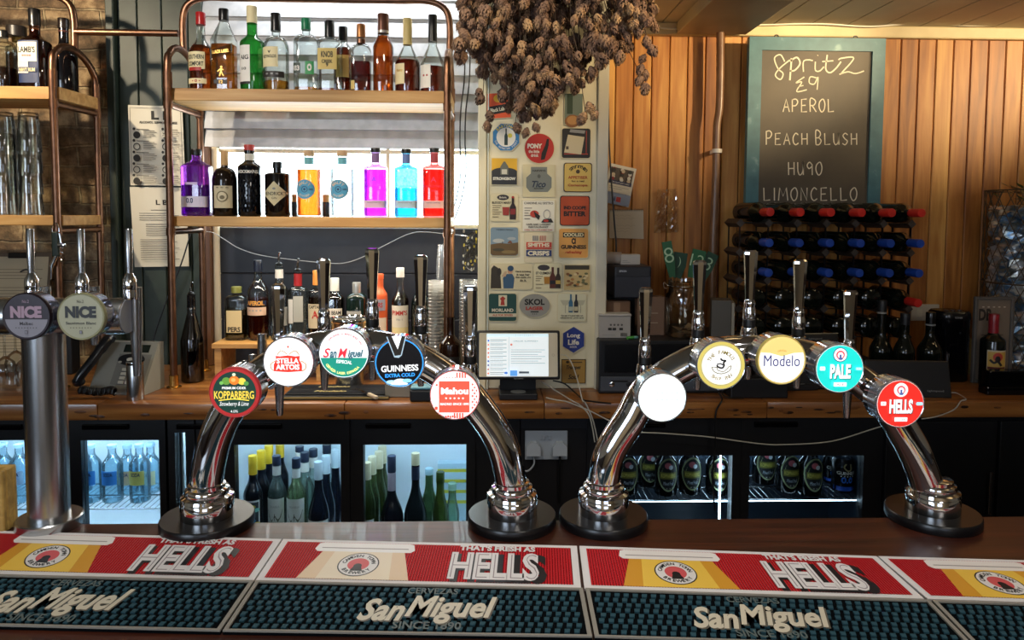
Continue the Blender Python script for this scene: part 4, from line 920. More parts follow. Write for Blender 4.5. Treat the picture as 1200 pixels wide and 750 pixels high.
gin('magenta faceted gin bottle with black cap', 440, 174, 27, sh=198, ne=192, rn=4.6, cap=(BC, 179, 1.25), neck=(mat('8d6a98', 0.5), 180, 191), liquid=('e03cf0', 200, 0.4), glassm=glass('e8a8f4', 0.07, 0.1, 'd060e8'), sq=(3.4, 0.95), lay=[facet('m')])
gin('pale turquoise faceted gin bottle with black cap', 476, 175, 27, sh=199, ne=193, rn=4.6, cap=(BC, 180, 1.25), neck=(mat('6a7fb4', 0.5), 181, 192), liquid=('4fd8f4', 222, 0.35), glassm=glass('5ccdf0', 0.07, 0.2, '4cc8ea'), sq=(3.4, 0.95), lay=[facet('c')])
gin('red faceted gin bottle with black cap beside the shelf post', 509, 174, 27, sh=198, ne=192, rn=4.6, cap=(BC, 179, 1.25), neck=(mat('b04048', 0.5), 180, 191), liquid=('f43a30', 200, 0.45), glassm=glass('f88078', 0.07, 0.12, 'e84038'), sq=(3.4, 0.95), lay=[facet('r')])
for px, lb in ((346, 'tiny corked dark vial between the diamond-label and orange gins'), (382, 'tiny corked dark vial between the orange and clear gins')):
    spirit(lb, px, 228, 9, zbase=ZS2, base=B2, Y=2.8, sh=238, ne=238.5, rn=3.8, cap=(mat('c9a06a', 0.8), 238, 1.08), glassm=mat('26262c', 0.2), group='corked vials on the gin shelf', name='vial', capn='cork')

# ---- bottles on the far shelf by the brick wall
spirit('clear cut-glass bottle with dark spirit at the shelf end by the picture edge', 3, 36, 27, sh=62, ne=48, rn=5, shape='round', cap=(BC, 44, 1.1), liquid=('4a2a14', 82, 0.3))
spirit('flat whiskey flask with a wide dark stopper and gold collar', 19, 31, 22, Y=2.79, sh=56, ne=50, rn=4.5, cap=(mat('211b18', 0.4), 43, 2.3), neck=(GOLD, 44, 49), liquid=('6a4620', 62, 0.2), sq=(5, 0.5), capn='stopper')
spirit('dark rum bottle with white and navy label and black cap', 40, 11, 29, sh=52, ne=41, rn=5.6, cap=(BC, 30, 1.1), liquid=('5a2a10', 36, 0.35), sq=(4, 0.9), glassm=glass('c8a080', 0.07),
       lay=[R_(-0.95, 51, 0.7, 101, mat('26355c', 0.5)), R_(-0.88, 53, 0.62, 76, mat('e2dccb', 0.6), ("LAMB'S", 62, 7, 1.3, INK), ('====', 69, 1.6, 0.7, LRED)), R_(-0.88, 76, 0.0, 90, mat('c9c8c6', 0.6)), R_(-0.8, 83, 0.6, 88, mat('26355c', 0.5), ('NAVY RUM', 86, 4, 1.2, mat('d8cf9a', 0.5)))])
spirit('tall black liqueur bottle with long neck behind the pipe hoop', 74, 22, 27, Y=2.80, sh=66, ne=48, rn=5, cap=(mat('1a1211', 0.3), 33, 1.15), glassm=mat('0b0a0d', 0.06), neck=(mat('4a201c', 0.4), 36, 38))

# ================================================================ BACK-COUNTER BOTTLE ROW on a low riser
YR0, YR1 = 2.69, 2.865
zr = P(280, 403, YR0).z
rs = thing('riser_shelf', 'low plank riser on the counter carrying the row of bottles', 'shelf', (WX(380, 2.8), 2.8, ZCO)); q = WX(380, 2.8)
MB().rbox((WX(258, 2.8)-q, YR0-2.8, zr-ZCO-0.018), (WX(508, 2.8)-q, YR1-2.8, zr-ZCO), pine, 0.002).build('plank', rs)
for xx in (264, 380, 500): MB().box((WX(xx, 2.8)-q-0.012, YR0+0.01-2.8, 0.0008), (WX(xx, 2.8)-q+0.012, YR1-0.01-2.8, zr-ZCO-0.018), pine).build('support', rs)
GR_ = 'pouring bottles on the low riser'; B3 = 403.0
def row(label, px, top, w_, Y=2.79, **kw): return spirit(label, px, top, w_, zbase=zr, Y=Y, base=B3, group=GR_, **kw)
row('square whisky bottle with green and gold stopper and plain cream label', 277, 336, 24, sh=353, ne=346, rn=4.6, shape='round', cap=(mat('8a8a48', 0.35, 0.4), 343, 1.3), liquid=('5a4a1c', 364, 0.3), sq=(5, 0.9), capn='stopper',
    lay=[R_(-0.7, 365, 0.75, 393, mat('cdb98a', 0.6), ('PERS', 389, 6, 1.2, INK))])
row('orange aperitif bottle with navy lettering over a pale orange label', 302, 305, 24, sh=345, ne=325, rn=4.2, cap=(mat('1a2030', 0.3), 318, 1.2), liquid=('7a2414', 352, 0.35),
    lay=[R_(-0.95, 354, 0.9, 360, mat('17203c', 0.5), ('APEROL', 357, 5.4, 1.6, mat('e0a040', 0.5))), R_(-0.95, 362, 0.9, 372, mat('c8a890', 0.6), ('- - - -', 366, 1.5, 1.2, GRY))])
row('clear bottle with white neck paper and pourer, behind the first tap handle', 327, 311, 21, sh=345, ne=330, rn=4.4, cap=None, neck=(mat('c9c6bf', 0.6), 316, 327), pour=True, lay=[R_(-0.5, 362, 0.95, 385, GRY, ('G', 372, 12, 0.7, LRED))])
row('clear rum bottle with red neck and pourer', 349, 318, 21, sh=343, ne=337, rn=4.4, cap=None, neck=(mat('8a1c20', 0.4), 321, 336), pour=True, shape='round', sq=(4, 0.9), liquid=('e8ece8', 356, 0.06), lay=[R_(-0.9, 352, -0.35, 382, mat('b8b8b4', 0.6)), R_(-0.3, 348, 0.75, 380, mat('9a9c96', 0.7))])
row('rum bottle with orange cap and cream label, beside the second tap handle', 371, 317, 20, sh=346, ne=340, rn=4.2, shape='round', cap=(mat('c8813a', 0.4), 334, 1.1), liquid=('4a2410', 350, 0.3), lay=[R_(-0.9, 358, 0.9, 388, mat('b8ab90', 0.6), ('CAPTAIN', 361.5, 4, 1.5, INK), ('A', 371, 9, 0.8, LRED))])
row('bourbon bottle with white cap and white label over black', 392, 326, 21, sh=352, ne=342, rn=4.8, cap=(mat('c8c8c4', 0.4), 341, 1.1), liquid=('2e1a10', 350, 0.4), sq=(4, 1.0), lay=[R_(-0.95, 363, 0.95, 379, mat('cfc9bd', 0.6), ('JIM BEAM', 369, 6, 1.7, INK), ('o', 375, 4, 0.5, LRED))])
row('dark green herbal liqueur bottle with silver cap', 418, 331, 22, sh=352, ne=344, rn=4.6, shape='round', cap=(mat('b0b2b0', 0.3, 0.7), 344, 1.1), glassm=mat('0d1c18', 0.08), sq=(5, 1.0), lay=[R_(-0.9, 366, 0.6, 385, mat('9c9c98', 0.6), ('- - -', 372, 1.5, 0.9, INK))])
row('opaque orange bottle fading to white at its foot', 445, 321, 18, sh=349, ne=336, rn=4.2, cap=(mat('c9582c', 0.4), 327, 1.1), glassm=mat('c8582e', 0.35), lay=[R_(-0.9, 375, 0.9, 402, mat('cfc4ba', 0.5)), R_(-0.6, 352, 0.8, 366, mat('8a8a98', 0.5), ('ERS', 359, 6, 0.8, LRED))])
row('fruit cup bottle with white cap and red lettered white label', 469, 314, 20, sh=356, ne=340, rn=4, cap=(mat('d8cfc8', 0.4), 325, 1.2), liquid=('3a1a12', 348, 0.3), lay=[R_(-0.95, 360, 0.95, 387, mat('c8c3b6', 0.6), ("PIMM'S", 369, 6, 1.7, LRED), ('No 1', 377, 2.5, 0.7, GRY)), R_(-0.95, 387, 0.95, 401, mat('c9bf90', 0.6))])
row('large clear swing-top bottle behind the fourth tap handle', 493, 322, 22, sh=358, ne=338, rn=4.4, cap=(mat('c8ccc8', 0.3), 330, 1.0), glassm=glass('b8c8c0', 0.08), liquid=('8a9a90', 356, 0.1), name='swing_top_bottle', capn='stopper')
# syrup bottle with pourer near the green boards
x, Hh, k = sl(225, 344, 2.60, ZCO)
spirit('dark cordial swing-top bottle with pourer against the green boards', 224, 346, 25, zbase=ZCO, Y=2.70, base=446, sh=398, ne=366, rn=4.6, shape='cone', cap=None, liquid=('1c1020', 372, 0.5), glassm=glass('9a98a8', 0.08), pour=True, neck=(CHROME, 360, 362), name='swing_top_bottle')
spirit('brown beer bottle without a cap beside the arch font', 528, 372, 26, zbase=ZCO, Y=2.53, base=463, sh=405, ne=392, rn=4.6, cap=None, glassm=mat('1c0d06', 0.08), name='beer_bottle', lay=[R_(-0.9, 418, 0.9, 440, mat('1b1716', 0.5), ('- -', 426, 2, 1.0, GOLD))])
spirit('wine bottle with red capsule and poster-style label on the counter end', 1165, 368, 27, zbase=ZCO, Y=2.60, base=470, sh=406, ne=394, rn=5.2, cap=(mat('8e1c26', 0.3), 391, 1.08), glassm=DARKG, name='wine_bottle', rz=-0.5,
       lay=[R_(-0.5, 417, 0.95, 457, mat('c9bca0', 0.6)), R_(-0.45, 419, 0.9, 440, mat('c9a24a', 0.6)), R_(-0.45, 440, 0.9, 454, mat('6a1c1c', 0.6), ('LZELA', 447, 7, 1.15, LWH)), lambda z, R: (lambda g: (g.ell(R*0.3, z(426), R*0.38, R*0.4, mat('c04030', 0.6), 14, 2), g.ell(R*0.3, z(429), R*0.22, R*0.3, mat('1c1410', 0.6), 12, 2), g.stroke([(-R*0.3, z(430)), (0, z(434)), (R*0.3, z(432)), (R*0.6, z(438))], 0.008, mat('1c1410', 0.6))))])
for px, top, w_, Y, lb, cp_ in ((1034, 352, 26, 2.62, 'black wine bottle with a grey neck ring behind the slanted tablet', BLKPL), (1061, 367, 24, 2.585, 'black wine bottle with a plain neck standing under the wine rack edge', BLKPL), (1091, 366, 28, 2.6, 'large black bottle with a gold neck ring beside the tall black machine', mat('0c0b0b', 0.2))):
    spirit(lb, px, top, w_, zbase=ZCO, Y=Y, base=456, sh=414, ne=392, rn=5.2, cap=(cp_, top+14, 1.05), glassm=DARKG, name='wine_bottle', neck=(GOLD if px == 1090 else GRY, top+14, top+16) if px != 1061 else None)

# ================================================================ COOLER CONTENTS
def cw_bottle(label, px, top, w_, Y, zb, group, capm, capend, neckend, shoulder, gm, lay=(), liquid=None, nk=None):
    base_row = P_row(px, Y, zb)
    return spirit(label, px, top, w_*0.95, zbase=zb, Y=Y, base=base_row, sh=shoulder, ne=neckend, rn=4.6, cap=(capm, capend, 1.1) if capm else None, glassm=gm, lay=lay, liquid=liquid, neck=nk, group=group, name='wine_bottle')
def P_row(px, Y, z):
    d = Vector((WX(px, Y), Y, z))-CAM; return CY-F*d.dot(UP)/d.dot(FW)
YEL = mat('d8b02a', 0.35); NAV = mat('20283c', 0.35); CLG = glass('d8e8e0', 0.07, 0.1, 'c0d8d0'); GRNG = glass('5a7a50', 0.07, 0.3, '3a5a38'); DKW = mat('10141c', 0.1); OLV = glass('6a7a3a', 0.07, 0.3, '5a6a30')
gA, gB = 'wine bottles behind the first clear cooler door', 'wine bottles behind the second clear cooler door'
def art(z, R): return lambda g: (g.rect(-R*0.75, z(620), R*0.85, z(583), LWH, 10), g.rect(-R*0.68, z(620), R*0.78, z(585), mat('232a30', 0.5), 10), [g.ell(R*(-0.4+0.33*((i*7) % 4)), z(614-i*4), R*0.3, R*0.22, mat(('5fb0c8', 'd8b84a', '4a90b0', 'd8d8c8', 'c87a3a', '7ac0b0', 'e0c85a')[i], 0.5), 10, 1) for i in range(7)])
def moth(z, R):
    def f(g):
        g.rect(-R*0.9, z(628), R*0.9, z(581), LWH, 10); g.text('VILLA BELLA', 0, z(590), 0.007, GRY, w=R*1.0)
        for s in (-1, 1): g.poly([(0, z(601)), (s*R*0.8, z(594)), (s*R*0.65, z(602)), (s*R*0.35, z(608))], mat('6a6a58', 0.5))
        g.rect(-R*0.03, z(606), R*0.03, z(598), INK, 1)
    return f
zS = 0.475
for px, top, w_, Y, lb, cap_, ce, ne_, sh_, gm, lay, nk in (
    (296, 534, 23, 2.50, 'dark wine bottle with yellow capsule and a painted fruit label', YEL, 556, 558, 580, DKW, [art], None),
    (306, 528, 20, 2.565, 'dark wine bottle with yellow capsule, second in its file', YEL, 550, 552, 572, DKW, [], None),
    (315, 522, 20, 2.625, 'dark wine bottle with yellow capsule, third in its file', YEL, 543, 545, 566, DKW, [], None),
    (328, 521, 20, 2.675, 'dark wine bottle with yellow capsule, rearmost of its file', YEL, 536, 539, 560, DKW, [], None),
    (324, 534, 22, 2.52, 'clear wine bottle with black capsule and a moth label', NAV, 545, 557, 578, CLG, [moth], (LWH, 545.5, 556)),
    (347, 537, 24, 2.51, 'pale green wine bottle with black capsule and a moth label', NAV, 548, 560, 580, glass('c8d8a8', 0.07, 0.15, 'a8c890'), [moth], (LWH, 548.5, 559)),
    (357, 530, 22, 2.595, 'pale wine bottle with black capsule behind the moth-label pair', NAV, 541, 553, 573, CLG, [], (LWH, 541.5, 552)),
    (351, 523, 20, 2.672, 'pale wine bottle with black capsule at the back of the file', NAV, 529, 540, 560, CLG, [], (LWH, 529.5, 539)),
    (367, 526, 20, 2.63, 'clear wine bottle with black capsule and white neck, back row', NAV, 535, 548, 568, CLG, [], (LWH, 535.5, 547)),
    (383, 521, 17, 2.686, 'clear wine bottle nearly hidden in the back corner', NAV, 531, 544, 564, CLG, [], (LWH, 531.5, 543)),
    (373, 541, 26, 2.51, 'dark slim wine bottle with white capsule near the door edge', mat('c8d8e0', 0.4), 562, 566, 606, mat('141a26', 0.1), [R_(-0.95, 606, 0.95, 626, LWH)], None),
    (382, 534, 22, 2.59, 'dark slim wine bottle with white capsule in the second row', mat('c8d8e0', 0.4), 555, 559, 598, mat('141a26', 0.1), [], None),
    (393, 527, 20, 2.655, 'dark slim wine bottle with white capsule against the cooler side', mat('c8d8e0', 0.4), 548, 552, 598, mat('141a26', 0.1), [], None)):
    cw_bottle(lb, px, top, w_, Y, zS, gA, cap_, ce, ne_, sh_, gm, lay, None, nk)
CCP = mat('d0c4a0', 0.45); PIN = mat('b8a8b4', 0.4)
for px, top, w_, Y, lb, cap_, ce, ne_, sh_, gm, lay, nk in (
    (430, 542, 20, 2.50, 'green wine bottle with cream capsule nearest the door hinge', CCP, 562, 565, 592, OLV, [R_(-0.9, 606, 0.9, 626, LWH)], None),
    (436, 535, 19, 2.565, 'green wine bottle with cream capsule, second in its file', CCP, 556, 559, 588, OLV, [], None),
    (444, 529, 19, 2.625, 'green wine bottle with cream capsule, third in its file', CCP, 549, 552, 582, OLV, [], None),
    (448, 523, 18, 2.682, 'green wine bottle with cream capsule at the back of its file', CCP, 543, 546, 576, OLV, [], None),
    (459, 534, 29, 2.53, 'dark sparkling wine bottle with navy capsule over a pink foil collar', mat('2a3044', 0.35), 553, 573, 606, DKW, [], (PIN, 553, 574)),
    (487, 531, 29, 2.51, 'dark sparkling wine bottle with cream top and navy neck foil', CCP, 545, 566, 606, mat('121a1c', 0.1), [], (NAV, 546, 561)),
    (503, 549, 24, 2.615, 'dark green bottle with a pale blue top in the middle of the cooler', mat('a8c8d4', 0.4), 556, 566, 600, GRNG, [], None),
    (516, 553, 22, 2.55, 'olive green bottle lying behind a yellow-striped white carton', OLV, 566, 572, 606, OLV, [], None),
    (530, 566, 18, 2.60, 'slim pale green bottle beside the cooler wall', mat('9ac0a8', 0.4), 574, 580, 604, glass('a8c8a8', 0.07, 0.2, '90b898'), [], None)):
    cw_bottle(lb, px, top, w_, Y, zS, gB, cap_, ce, ne_, sh_, gm, lay, None, nk)
p = P(530, 560, 2.66); t = thing('carton', 'white carton with yellow stripes leaning in the wine cooler', 'box', (p.x, 2.672, zS+0.0008))
b = MB(); h_ = P(525, 545, 2.66).z-zS; b.box((-0.055, 0, 0), (0.06, 0.04, h_), mat('b8d4e0', 0.5))
for zz in (0.02, 0.06, 0.1, 0.14): b.box((-0.0555, -0.0008, h_-zz-0.012), (0.0605, 0, h_-zz), mat('c8c040', 0.5))
b.build('box', t)
# water bottles, first cooler
gW = 'clear water bottles in the first cooler'
WB = glass('d8f0fa', 0.08, 0.06, 'c8e8f4')
for px, top, Y, col, lb in ((94, 520, 2.61, None, 'clear water bottle without a label nearest the door post'), (106, 521, 2.52, '3a8ad8', 'clear water bottle with a blue label, first of the blue pair'), (131, 521, 2.52, '3a8ad8', 'clear water bottle with a blue label, second of the blue pair'),
    (149, 521, 2.595, 'd8b890', 'clear water bottle with a peach label'), (163, 520, 2.52, 'd8c868', 'clear water bottle with a yellow label'), (176, 519, 2.605, 'd8d0a0', 'clear water bottle with a cream label at the door edge'),
    (22, 520, 2.52, '9ab8d0', 'clear water bottle with a pale label behind the crate'), (3, 520, 2.54, None, 'clear water bottle at the picture edge above the crate')):
    zb = 0.62 if px != 206 else 0.475; br_w = P_row(px, Y, zb)
    lay = [R_(-0.75, 549, 0.75, 565, mat(col, 0.5), ('SODA', 553, 4, 0.9, LBLU))] if col else []
    t = spirit(lb, px, top, 23 if px != 206 else 14, zbase=zb, Y=Y, base=br_w, sh=545, ne=530, rn=4.4, cap=(mat('a8c8d8', 0.4), top+4, 1.2), glassm=WB, liquid=('d8f0fa', 536, 0.04), lay=lay, group=gW, name='water_bottle')
# cider bottles and stout cans, third cooler
gC = 'dark cider bottles on the wire shelf of the third cooler'
def cid(z, R):
    z = lambda row: 0.080+(564-row)*0.0030
    def f(g):
        g.ell(0, z(564), R*0.86, (z(544)-z(584))/2, mat('8f9a72', 0.5), 28, 3); g.ell(0, z(564), R*0.76, (z(544)-z(584))/2*0.9, mat('0d1216', 0.4), 28, 3)
        g.ell(-R*0.05, z(553), R*0.3, R*0.28, mat('b8606a', 0.5), 12, 2); g.ell(R*0.2, z(555), R*0.2, R*0.2, mat('c8d0d8', 0.5), 10, 1); g.rect(-R*0.7, z(569), R*0.7, z(561), mat('6a6a28', 0.5)); g.text('KOPPARBERG', 0, z(565), 0.014, mat('b8b050', 0.5), w=R*1.25, bold=0.03)
        g.text('Mixed Fruit', 0, z(574), 0.012, mat('b8c8d8', 0.5), w=R*0.9, shear=0.3); g.text('- -', 0, z(580), 0.004, GRY, w=R*0.4)
    return f
for px, Y, lb in ((735, 2.53, 'dark cider bottle half hidden by the chrome tube foot'), (760, 2.61, 'dark cider bottle, second along the wire shelf'), (781, 2.52, 'dark cider bottle, third along the wire shelf'), (809, 2.53, 'dark cider bottle with a gap either side, fourth along the wire shelf'), (841, 2.52, 'dark cider bottle beside the vertical light strip'),
    (896, 2.625, 'dark cider bottle in shadow at the second door frame'), (924, 2.54, 'dark cider bottle in the middle behind the second dark door'), (951, 2.51, 'dark cider bottle next to the stout cans')):
    spirit(lb, px, 512, 27, zbase=0.634, Y=Y, base=P_row(px, Y, 0.634), sh=545, ne=528, rn=5, cap=(mat('1c1c20', 0.3), 516, 1.2), glassm=mat('07090c', 0.08), lay=[cid], group=gC, name='cider_bottle')
def can(label, px, top, bot, w_, Y, zb):
    k = Y/F; R = w_/2*k; t = thing('beer_can', label, 'can', (WX(px, Y), Y, zb), 0, 'tall black stout cans in the third cooler'); Hc = P(px, top, Y).z-zb
    MB().lathe([(R*0.8, 0), (R, 0.008), (R, Hc-0.014), (R*0.84, Hc-0.003), (R*0.84, Hc)], mat('0b0c12', 0.25, 0.4), 28).build('body', t)
    MB().lathe([(R*0.84, Hc-0.001), (R*0.84, Hc+0.002), (R*0.78, Hc+0.002), (R*0.76, Hc-0.001)], STEEL, 24).build('lid', t)
    g = G(); s = se_front(R, 1, 2); g.rect(-R*0.97, 0.012, R*0.97, Hc*0.22, mat('1f4fb8', 0.35), 12)
    g.text('GUINNESS', 0, Hc*0.62, 0.012, LWH, w=R*1.7, bold=0.03); g.text('0.0', 0, Hc*0.42, 0.022, mat('2f6fd8', 0.4), w=R*1.1, bold=0.03); g.text('- - - - -', 0, Hc*0.53, 0.003, LWH, w=R*1.2)
    g.stroke([(-0.006, Hc*0.9), (-0.012, Hc*0.8), (0.0, Hc*0.7), (0.012, Hc*0.74), (0.01, Hc*0.9)], 0.005, mat('b8a878', 0.4, 0.4)); b = MB(); g.into(b, s, 0.0003); b.build('printed_label', t)
can('stout can beside the cider bottles, further back of the pair', 984, 533, 0, 21, 2.622, 0.634)
can('stout can at the front of the pair by the cooler edge', 997, 536, 0, 25, 2.535, 0.634)
can('stout can mostly hidden behind the last cider bottle', 957, 530, 0, 20, 2.655, 0.634)
# ================================================================ LEFT-SIDE THINGS
def lathe_thing(name, label, cat, loc, parts, group=None, rz=0):
    t = thing(name, label, cat, (loc[0], loc[1], loc[2]+0.0007), rz, group)
    for nm, prof, m_, *r in parts: MB().lathe(prof, m_, r[0] if r else 24, caps=(r[1] if len(r) > 1 else True)).build(nm, t)
    return t
# pint glasses: nested upside down in files on the far lower shelf
GLS = glass('f4f4f0', 0.06)
def pint(label, x, y, z):
    o = MB().lathe([(0.0405, 0), (0.041, 0.004), (0.036, 0.08), (0.033, 0.12), (0.031, 0.138), (0.029, 0.14), (0.0, 0.138)], GLS, 22, caps=False).lathe([(0.0385, 0.002), (0.034, 0.08), (0.0295, 0.128), (0.0, 0.13)], GLS, 22, caps=False).build('pint_glass', loc=(x, y, z+0.0007))
    return tag(o, label, 'glass', 'pint glasses stacked upside down on the far shelf')
pg0 = None
for px, Y, n, wh in ((37, 2.68, 4, 'front file by the shelf post'), (8, 2.68, 4, 'front file away from the post'), (24, 2.80, 4, 'file against the bricks'), (-21, 2.68, 4, 'file cut by the picture edge')):
    for k in range(n):
        lb = 'upturned pint glass in the %s, %s' % (wh, ('lowest', 'second up', 'third up', 'topmost')[k])
        z = ZS2+k*0.0755
        if pg0 is None: pg0 = pint(lb, WX(px, Y), Y, z)
        else: c = pg0.copy(); C.objects.link(c); c.location = (WX(px, Y), Y, z+0.0007); c['label'] = lb
# wine glasses hung/standing upturned on the counter end
wg = None
for i, (px, Y, pl) in enumerate(((0, 2.62, 'nearest the picture edge'), (26, 2.62, 'nearest the steel font column'), (13, 2.73, 'behind the front pair'), (-26, 2.66, 'cut by the picture edge'), (41, 2.77, 'beside the far copper post'))):
    lb = 'upturned stemmed wine glass on the counter, '+pl; loc = (WX(px, Y), Y, ZCO+0.0008)
    if wg is None:
        wg = thing('wine_glass', lb, 'glass', loc, 0, 'upturned wine glasses on the counter')
        MB().lathe([(0.031, 0), (0.036, 0.03), (0.037, 0.06), (0.03, 0.088), (0.012, 0.104), (0.005, 0.11)], GLS, 22, caps=False).build('bowl', wg)
        MB().lathe([(0.005, 0.11), (0.0036, 0.12), (0.0036, 0.176), (0.006, 0.184)], GLS, 12, caps=False).build('stem', wg)
        MB().lathe([(0.006, 0.184), (0.032, 0.188), (0.033, 0.189), (0.0, 0.19)], GLS, 22, caps=False).build('foot', wg)
    else: dup(wg, loc, label=lb)
# clipboard with paper leaning on the bricks
p = P(14, 350, 2.86); zb = P(14, 352, 2.86).z; t = thing('clipboard', 'clipboard holding a printed sheet propped before the brick wall', 'clipboard', (p.x, 2.86, ZCO+0.001), rot=(math.radians(-10), 0, math.radians(3)))
MB().rbox((-0.125, 0, 0), (0.11, 0.004, 0.47), mat('5a4630', 0.6), 0.002, 1).build('board', t)
g = G(); g.rect(-0.118, 0.03, 0.1, 0.452, mat('b8a88a', 0.7), 1); [g.rect(-0.1, 0.40-q*0.012, 0.08-0.02*(q % 3), 0.402-q*0.012, mat('6a5e4c', 0.7), 1) for q in range(28) if q not in (4, 5)]
g.stroke([(0.0, 0.39), (0.02, 0.4), (0.04, 0.395)], 0.006, INK); b = MB(); g.into(b, on_front(0, 0, -0.0005)); b.build('sheet', t)
MB().rbox((-0.05, -0.012, 0.445), (0.05, 0.0, 0.468), mat('2a2622', 0.3, 0.8), 0.003, 1).build('clip', t)
bx = thing('black_box', 'black box standing between the clipboard and the copper post', 'box', (WX(72, 2.84), 2.84, ZCO+0.0008)); MB().rbox((-0.04, -0.03, 0), (0.04, 0.03, 0.27), BLKPL, 0.004).build('body', bx); MB().rbox((-0.042, -0.032, 0.271), (0.042, 0.032, 0.285), BLKPL, 0.004).build('lid', bx)
# folded bottle opener hanging from the shelf rail
p = P(65, 262, 2.575); t = thing('corkscrew', 'steel and dark green corkscrew hanging by a loop from the far shelf', 'corkscrew', (p.x, 2.575, p.z)); k = 2.585/F; t.scale = (1.45, 1.3, 1.12)
b = MB(); b.tube(smooth_path([(0.004*math.cos(a)*2, 0.0, -0.022+0.024*math.sin(a)) for a in [i*PI/6 for i in range(12)]], 3, True), 0.0014, CHROME, 8, closed=True); b.build('hanging_loop', t)
b = MB(); b.rbox((-0.009, -0.006, -34*k), (0.007, 0.006, -8*k), mat('233028', 0.35), 0.004); b.T = Matrix.Rotation(0.12, 4, 'Y'); b.build('handle', t)
b = MB(); b.tube([(0.0, 0, -33*k), (-0.012, 0, -44*k)], 0.006, CHROME, 10); b.tube([(-0.012, 0, -44*k), (-0.014, 0, -57*k)], [0.004, 0.0015], CHROME, 10); b.build('lever', t)
b = MB(); b.tube([(0.012+0.003*math.cos(i*0.9), 0.003*math.sin(i*0.9), -20*k-i*0.0022) for i in range(30)], 0.0013, CHROME, 6); b.tube([(0.008, 0, -10*k), (0.012, 0, -20*k)], 0.003, CHROME, 8); b.rbox((0.004, -0.005, -24*k), (0.022, 0.005, -20*k), CHROME, 0.002); b.build('screw', t)
# telephone
p = P(140, 452, 2.52); t = thing('telephone', 'grey desk telephone with dark handset tilted on the counter', 'telephone', (p.x, 2.50, ZCO+0.001), rz=math.radians(-8))
K = 2.5/F
b = MB(); pr = [(0, 0), (0.0, 0.02), (0.09, 0.165), (0.12, 0.165), (0.12, 0)]     # side profile (y, z)
x0, x1 = -0.10, 0.10
b.add([(x0, y, z) for y, z in pr]+[(x1, y, z) for y, z in pr], [(0, 1, 2, 3, 4), (9, 8, 7, 6, 5)]+[(i, 5+i, 5+(i+1) % 5, (i+1) % 5) for i in range(5)], mat('83837c', 0.45)); b.build('body', t)
def face(u, v, h=0): return (u, 0.0+0.09*v-h*0.85, 0.02+0.145*v+h*0.53)
b = MB(); g = G(); g.rect(-0.02, 0.78, 0.075, 0.95, mat('1c2420', 0.2), 1); g.rect(-0.03, 0.08, 0.09, 0.74, mat('6a6a66', 0.5), 1); g.into(b, face); b.build('panel', t)
bb = MB()
for j in range(4):
    for i in range(3): u, v = 0.0+i*0.026, 0.10+j*0.09; bb.add([face(u+a, v+c, h) for h in (0.0006, 0.005) for a, c in ((0, 0), (0.018, 0), (0.018, 0.06), (0, 0.06))], [(4, 5, 6, 7), (0, 1, 5, 4), (1, 2, 6, 5), (2, 3, 7, 6), (3, 0, 4, 7)], mat('a8a69c', 0.5))
bb.build('keypad', t)
b = MB(); g = G(); g.ell(0.02, 0.62, 0.05, 0.13, mat('15161a', 0.4), 24, 2); g.ell(0.02, 0.62, 0.018, 0.045, mat('b8b6ae', 0.3), 14, 1)
for q in (-0.034, 0.05): g.ell(0.02+q-0.005, 0.56, 0.007, 0.025, mat('9a988e', 0.3), 10, 1)
g.into(b, lambda u, v, h: face(u, v, h+0.001)); b.build('navigation_key', t)
b = MB(); b.tube(smooth_path([face(-0.06, 1.0, 0.03), face(-0.062, 0.92, 0.045), face(-0.085, 0.5, 0.05), face(-0.115, 0.12, 0.045), face(-0.12, 0.04, 0.03)], 6), [0.017]*5+[0.019]*5+[0.016]*10+[0.019]*5, mat('16171b', 0.22), 14); b.build('handset', t)
coil = []
for i in range(150):
    u = i/149; cx = -0.10+0.13*u; cz = 0.022+0.004*math.sin(u*9); coil.append((cx+0.0, -0.045+0.013*math.cos(i*1.0)-0.01*math.sin(u*7), cz+0.012*math.sin(i*1.0)))
b = MB(); b.tube(coil, 0.0028, BLACK, 6); b.build('coiled_cord', t)
lathe_thing('steel_tumbler', 'plain brushed steel cylinder standing at the counter edge under the wine tap', 'canister', (P(159, 468, 2.44).x, 2.44, ZCO), [('body', [(0.026, 0), (0.0265, 0.003), (0.0265, 0.124), (0.0255, 0.126)], STEEL, 28), ('rim', [(0.0268, 0.118), (0.0275, 0.122), (0.0268, 0.127)], CHROME, 28)])
# black cord on the green boards
b = MB(); b.tube(smooth_path([P(x, y, 2.94) for x, y in ((226, 268), (220, 285), (212, 310), (196, 350), (182, 390), (175, 420), (168, 436))]), 0.003, BLACK, 6); tag(b.build('black_cable'), 'black cord hanging down the green boards beside the copper post', 'cord')
# notices
def notice(label, corners, draw, Y):
    ps = [P(x, y, Y) for x, y in corners]; c = sum(ps, Vector())/4; t = thing('notice', label, 'poster', (c.x, Y, c.z))
    W_, Hh = (ps[1]-ps[0]).length/2, (ps[3]-ps[0]).length/2
    def fn(u, v, h):   # u, v in -1..1
        a = ps[3].lerp(ps[2], (u+1)/2); b_ = ps[0].lerp(ps[1], (u+1)/2); q_ = a.lerp(b_, (v+1)/2); return (q_.x-c.x, -h-0.004*(u*0.5+0.5)**2, q_.z-c.z)
    g = G(); g.rect(-1, -1, 1, 1, mat('c9c4b4', 0.7), 8, 2); draw(g); b = MB(); g.into(b, fn, 0.0004)
    q_ = len(b.v); b.add([Vector(fn(u, v, 0))+Vector((0, 0.0012, 0)) for u, v in ((-1, -1), (1, -1), (1, 1), (-1, 1))], [(3, 2, 1, 0)], mat('c9c4b4', 0.7)); b.build('sheet', t); return t
GI = mat('6a665e', 0.7); DI = mat('24221f', 0.7)
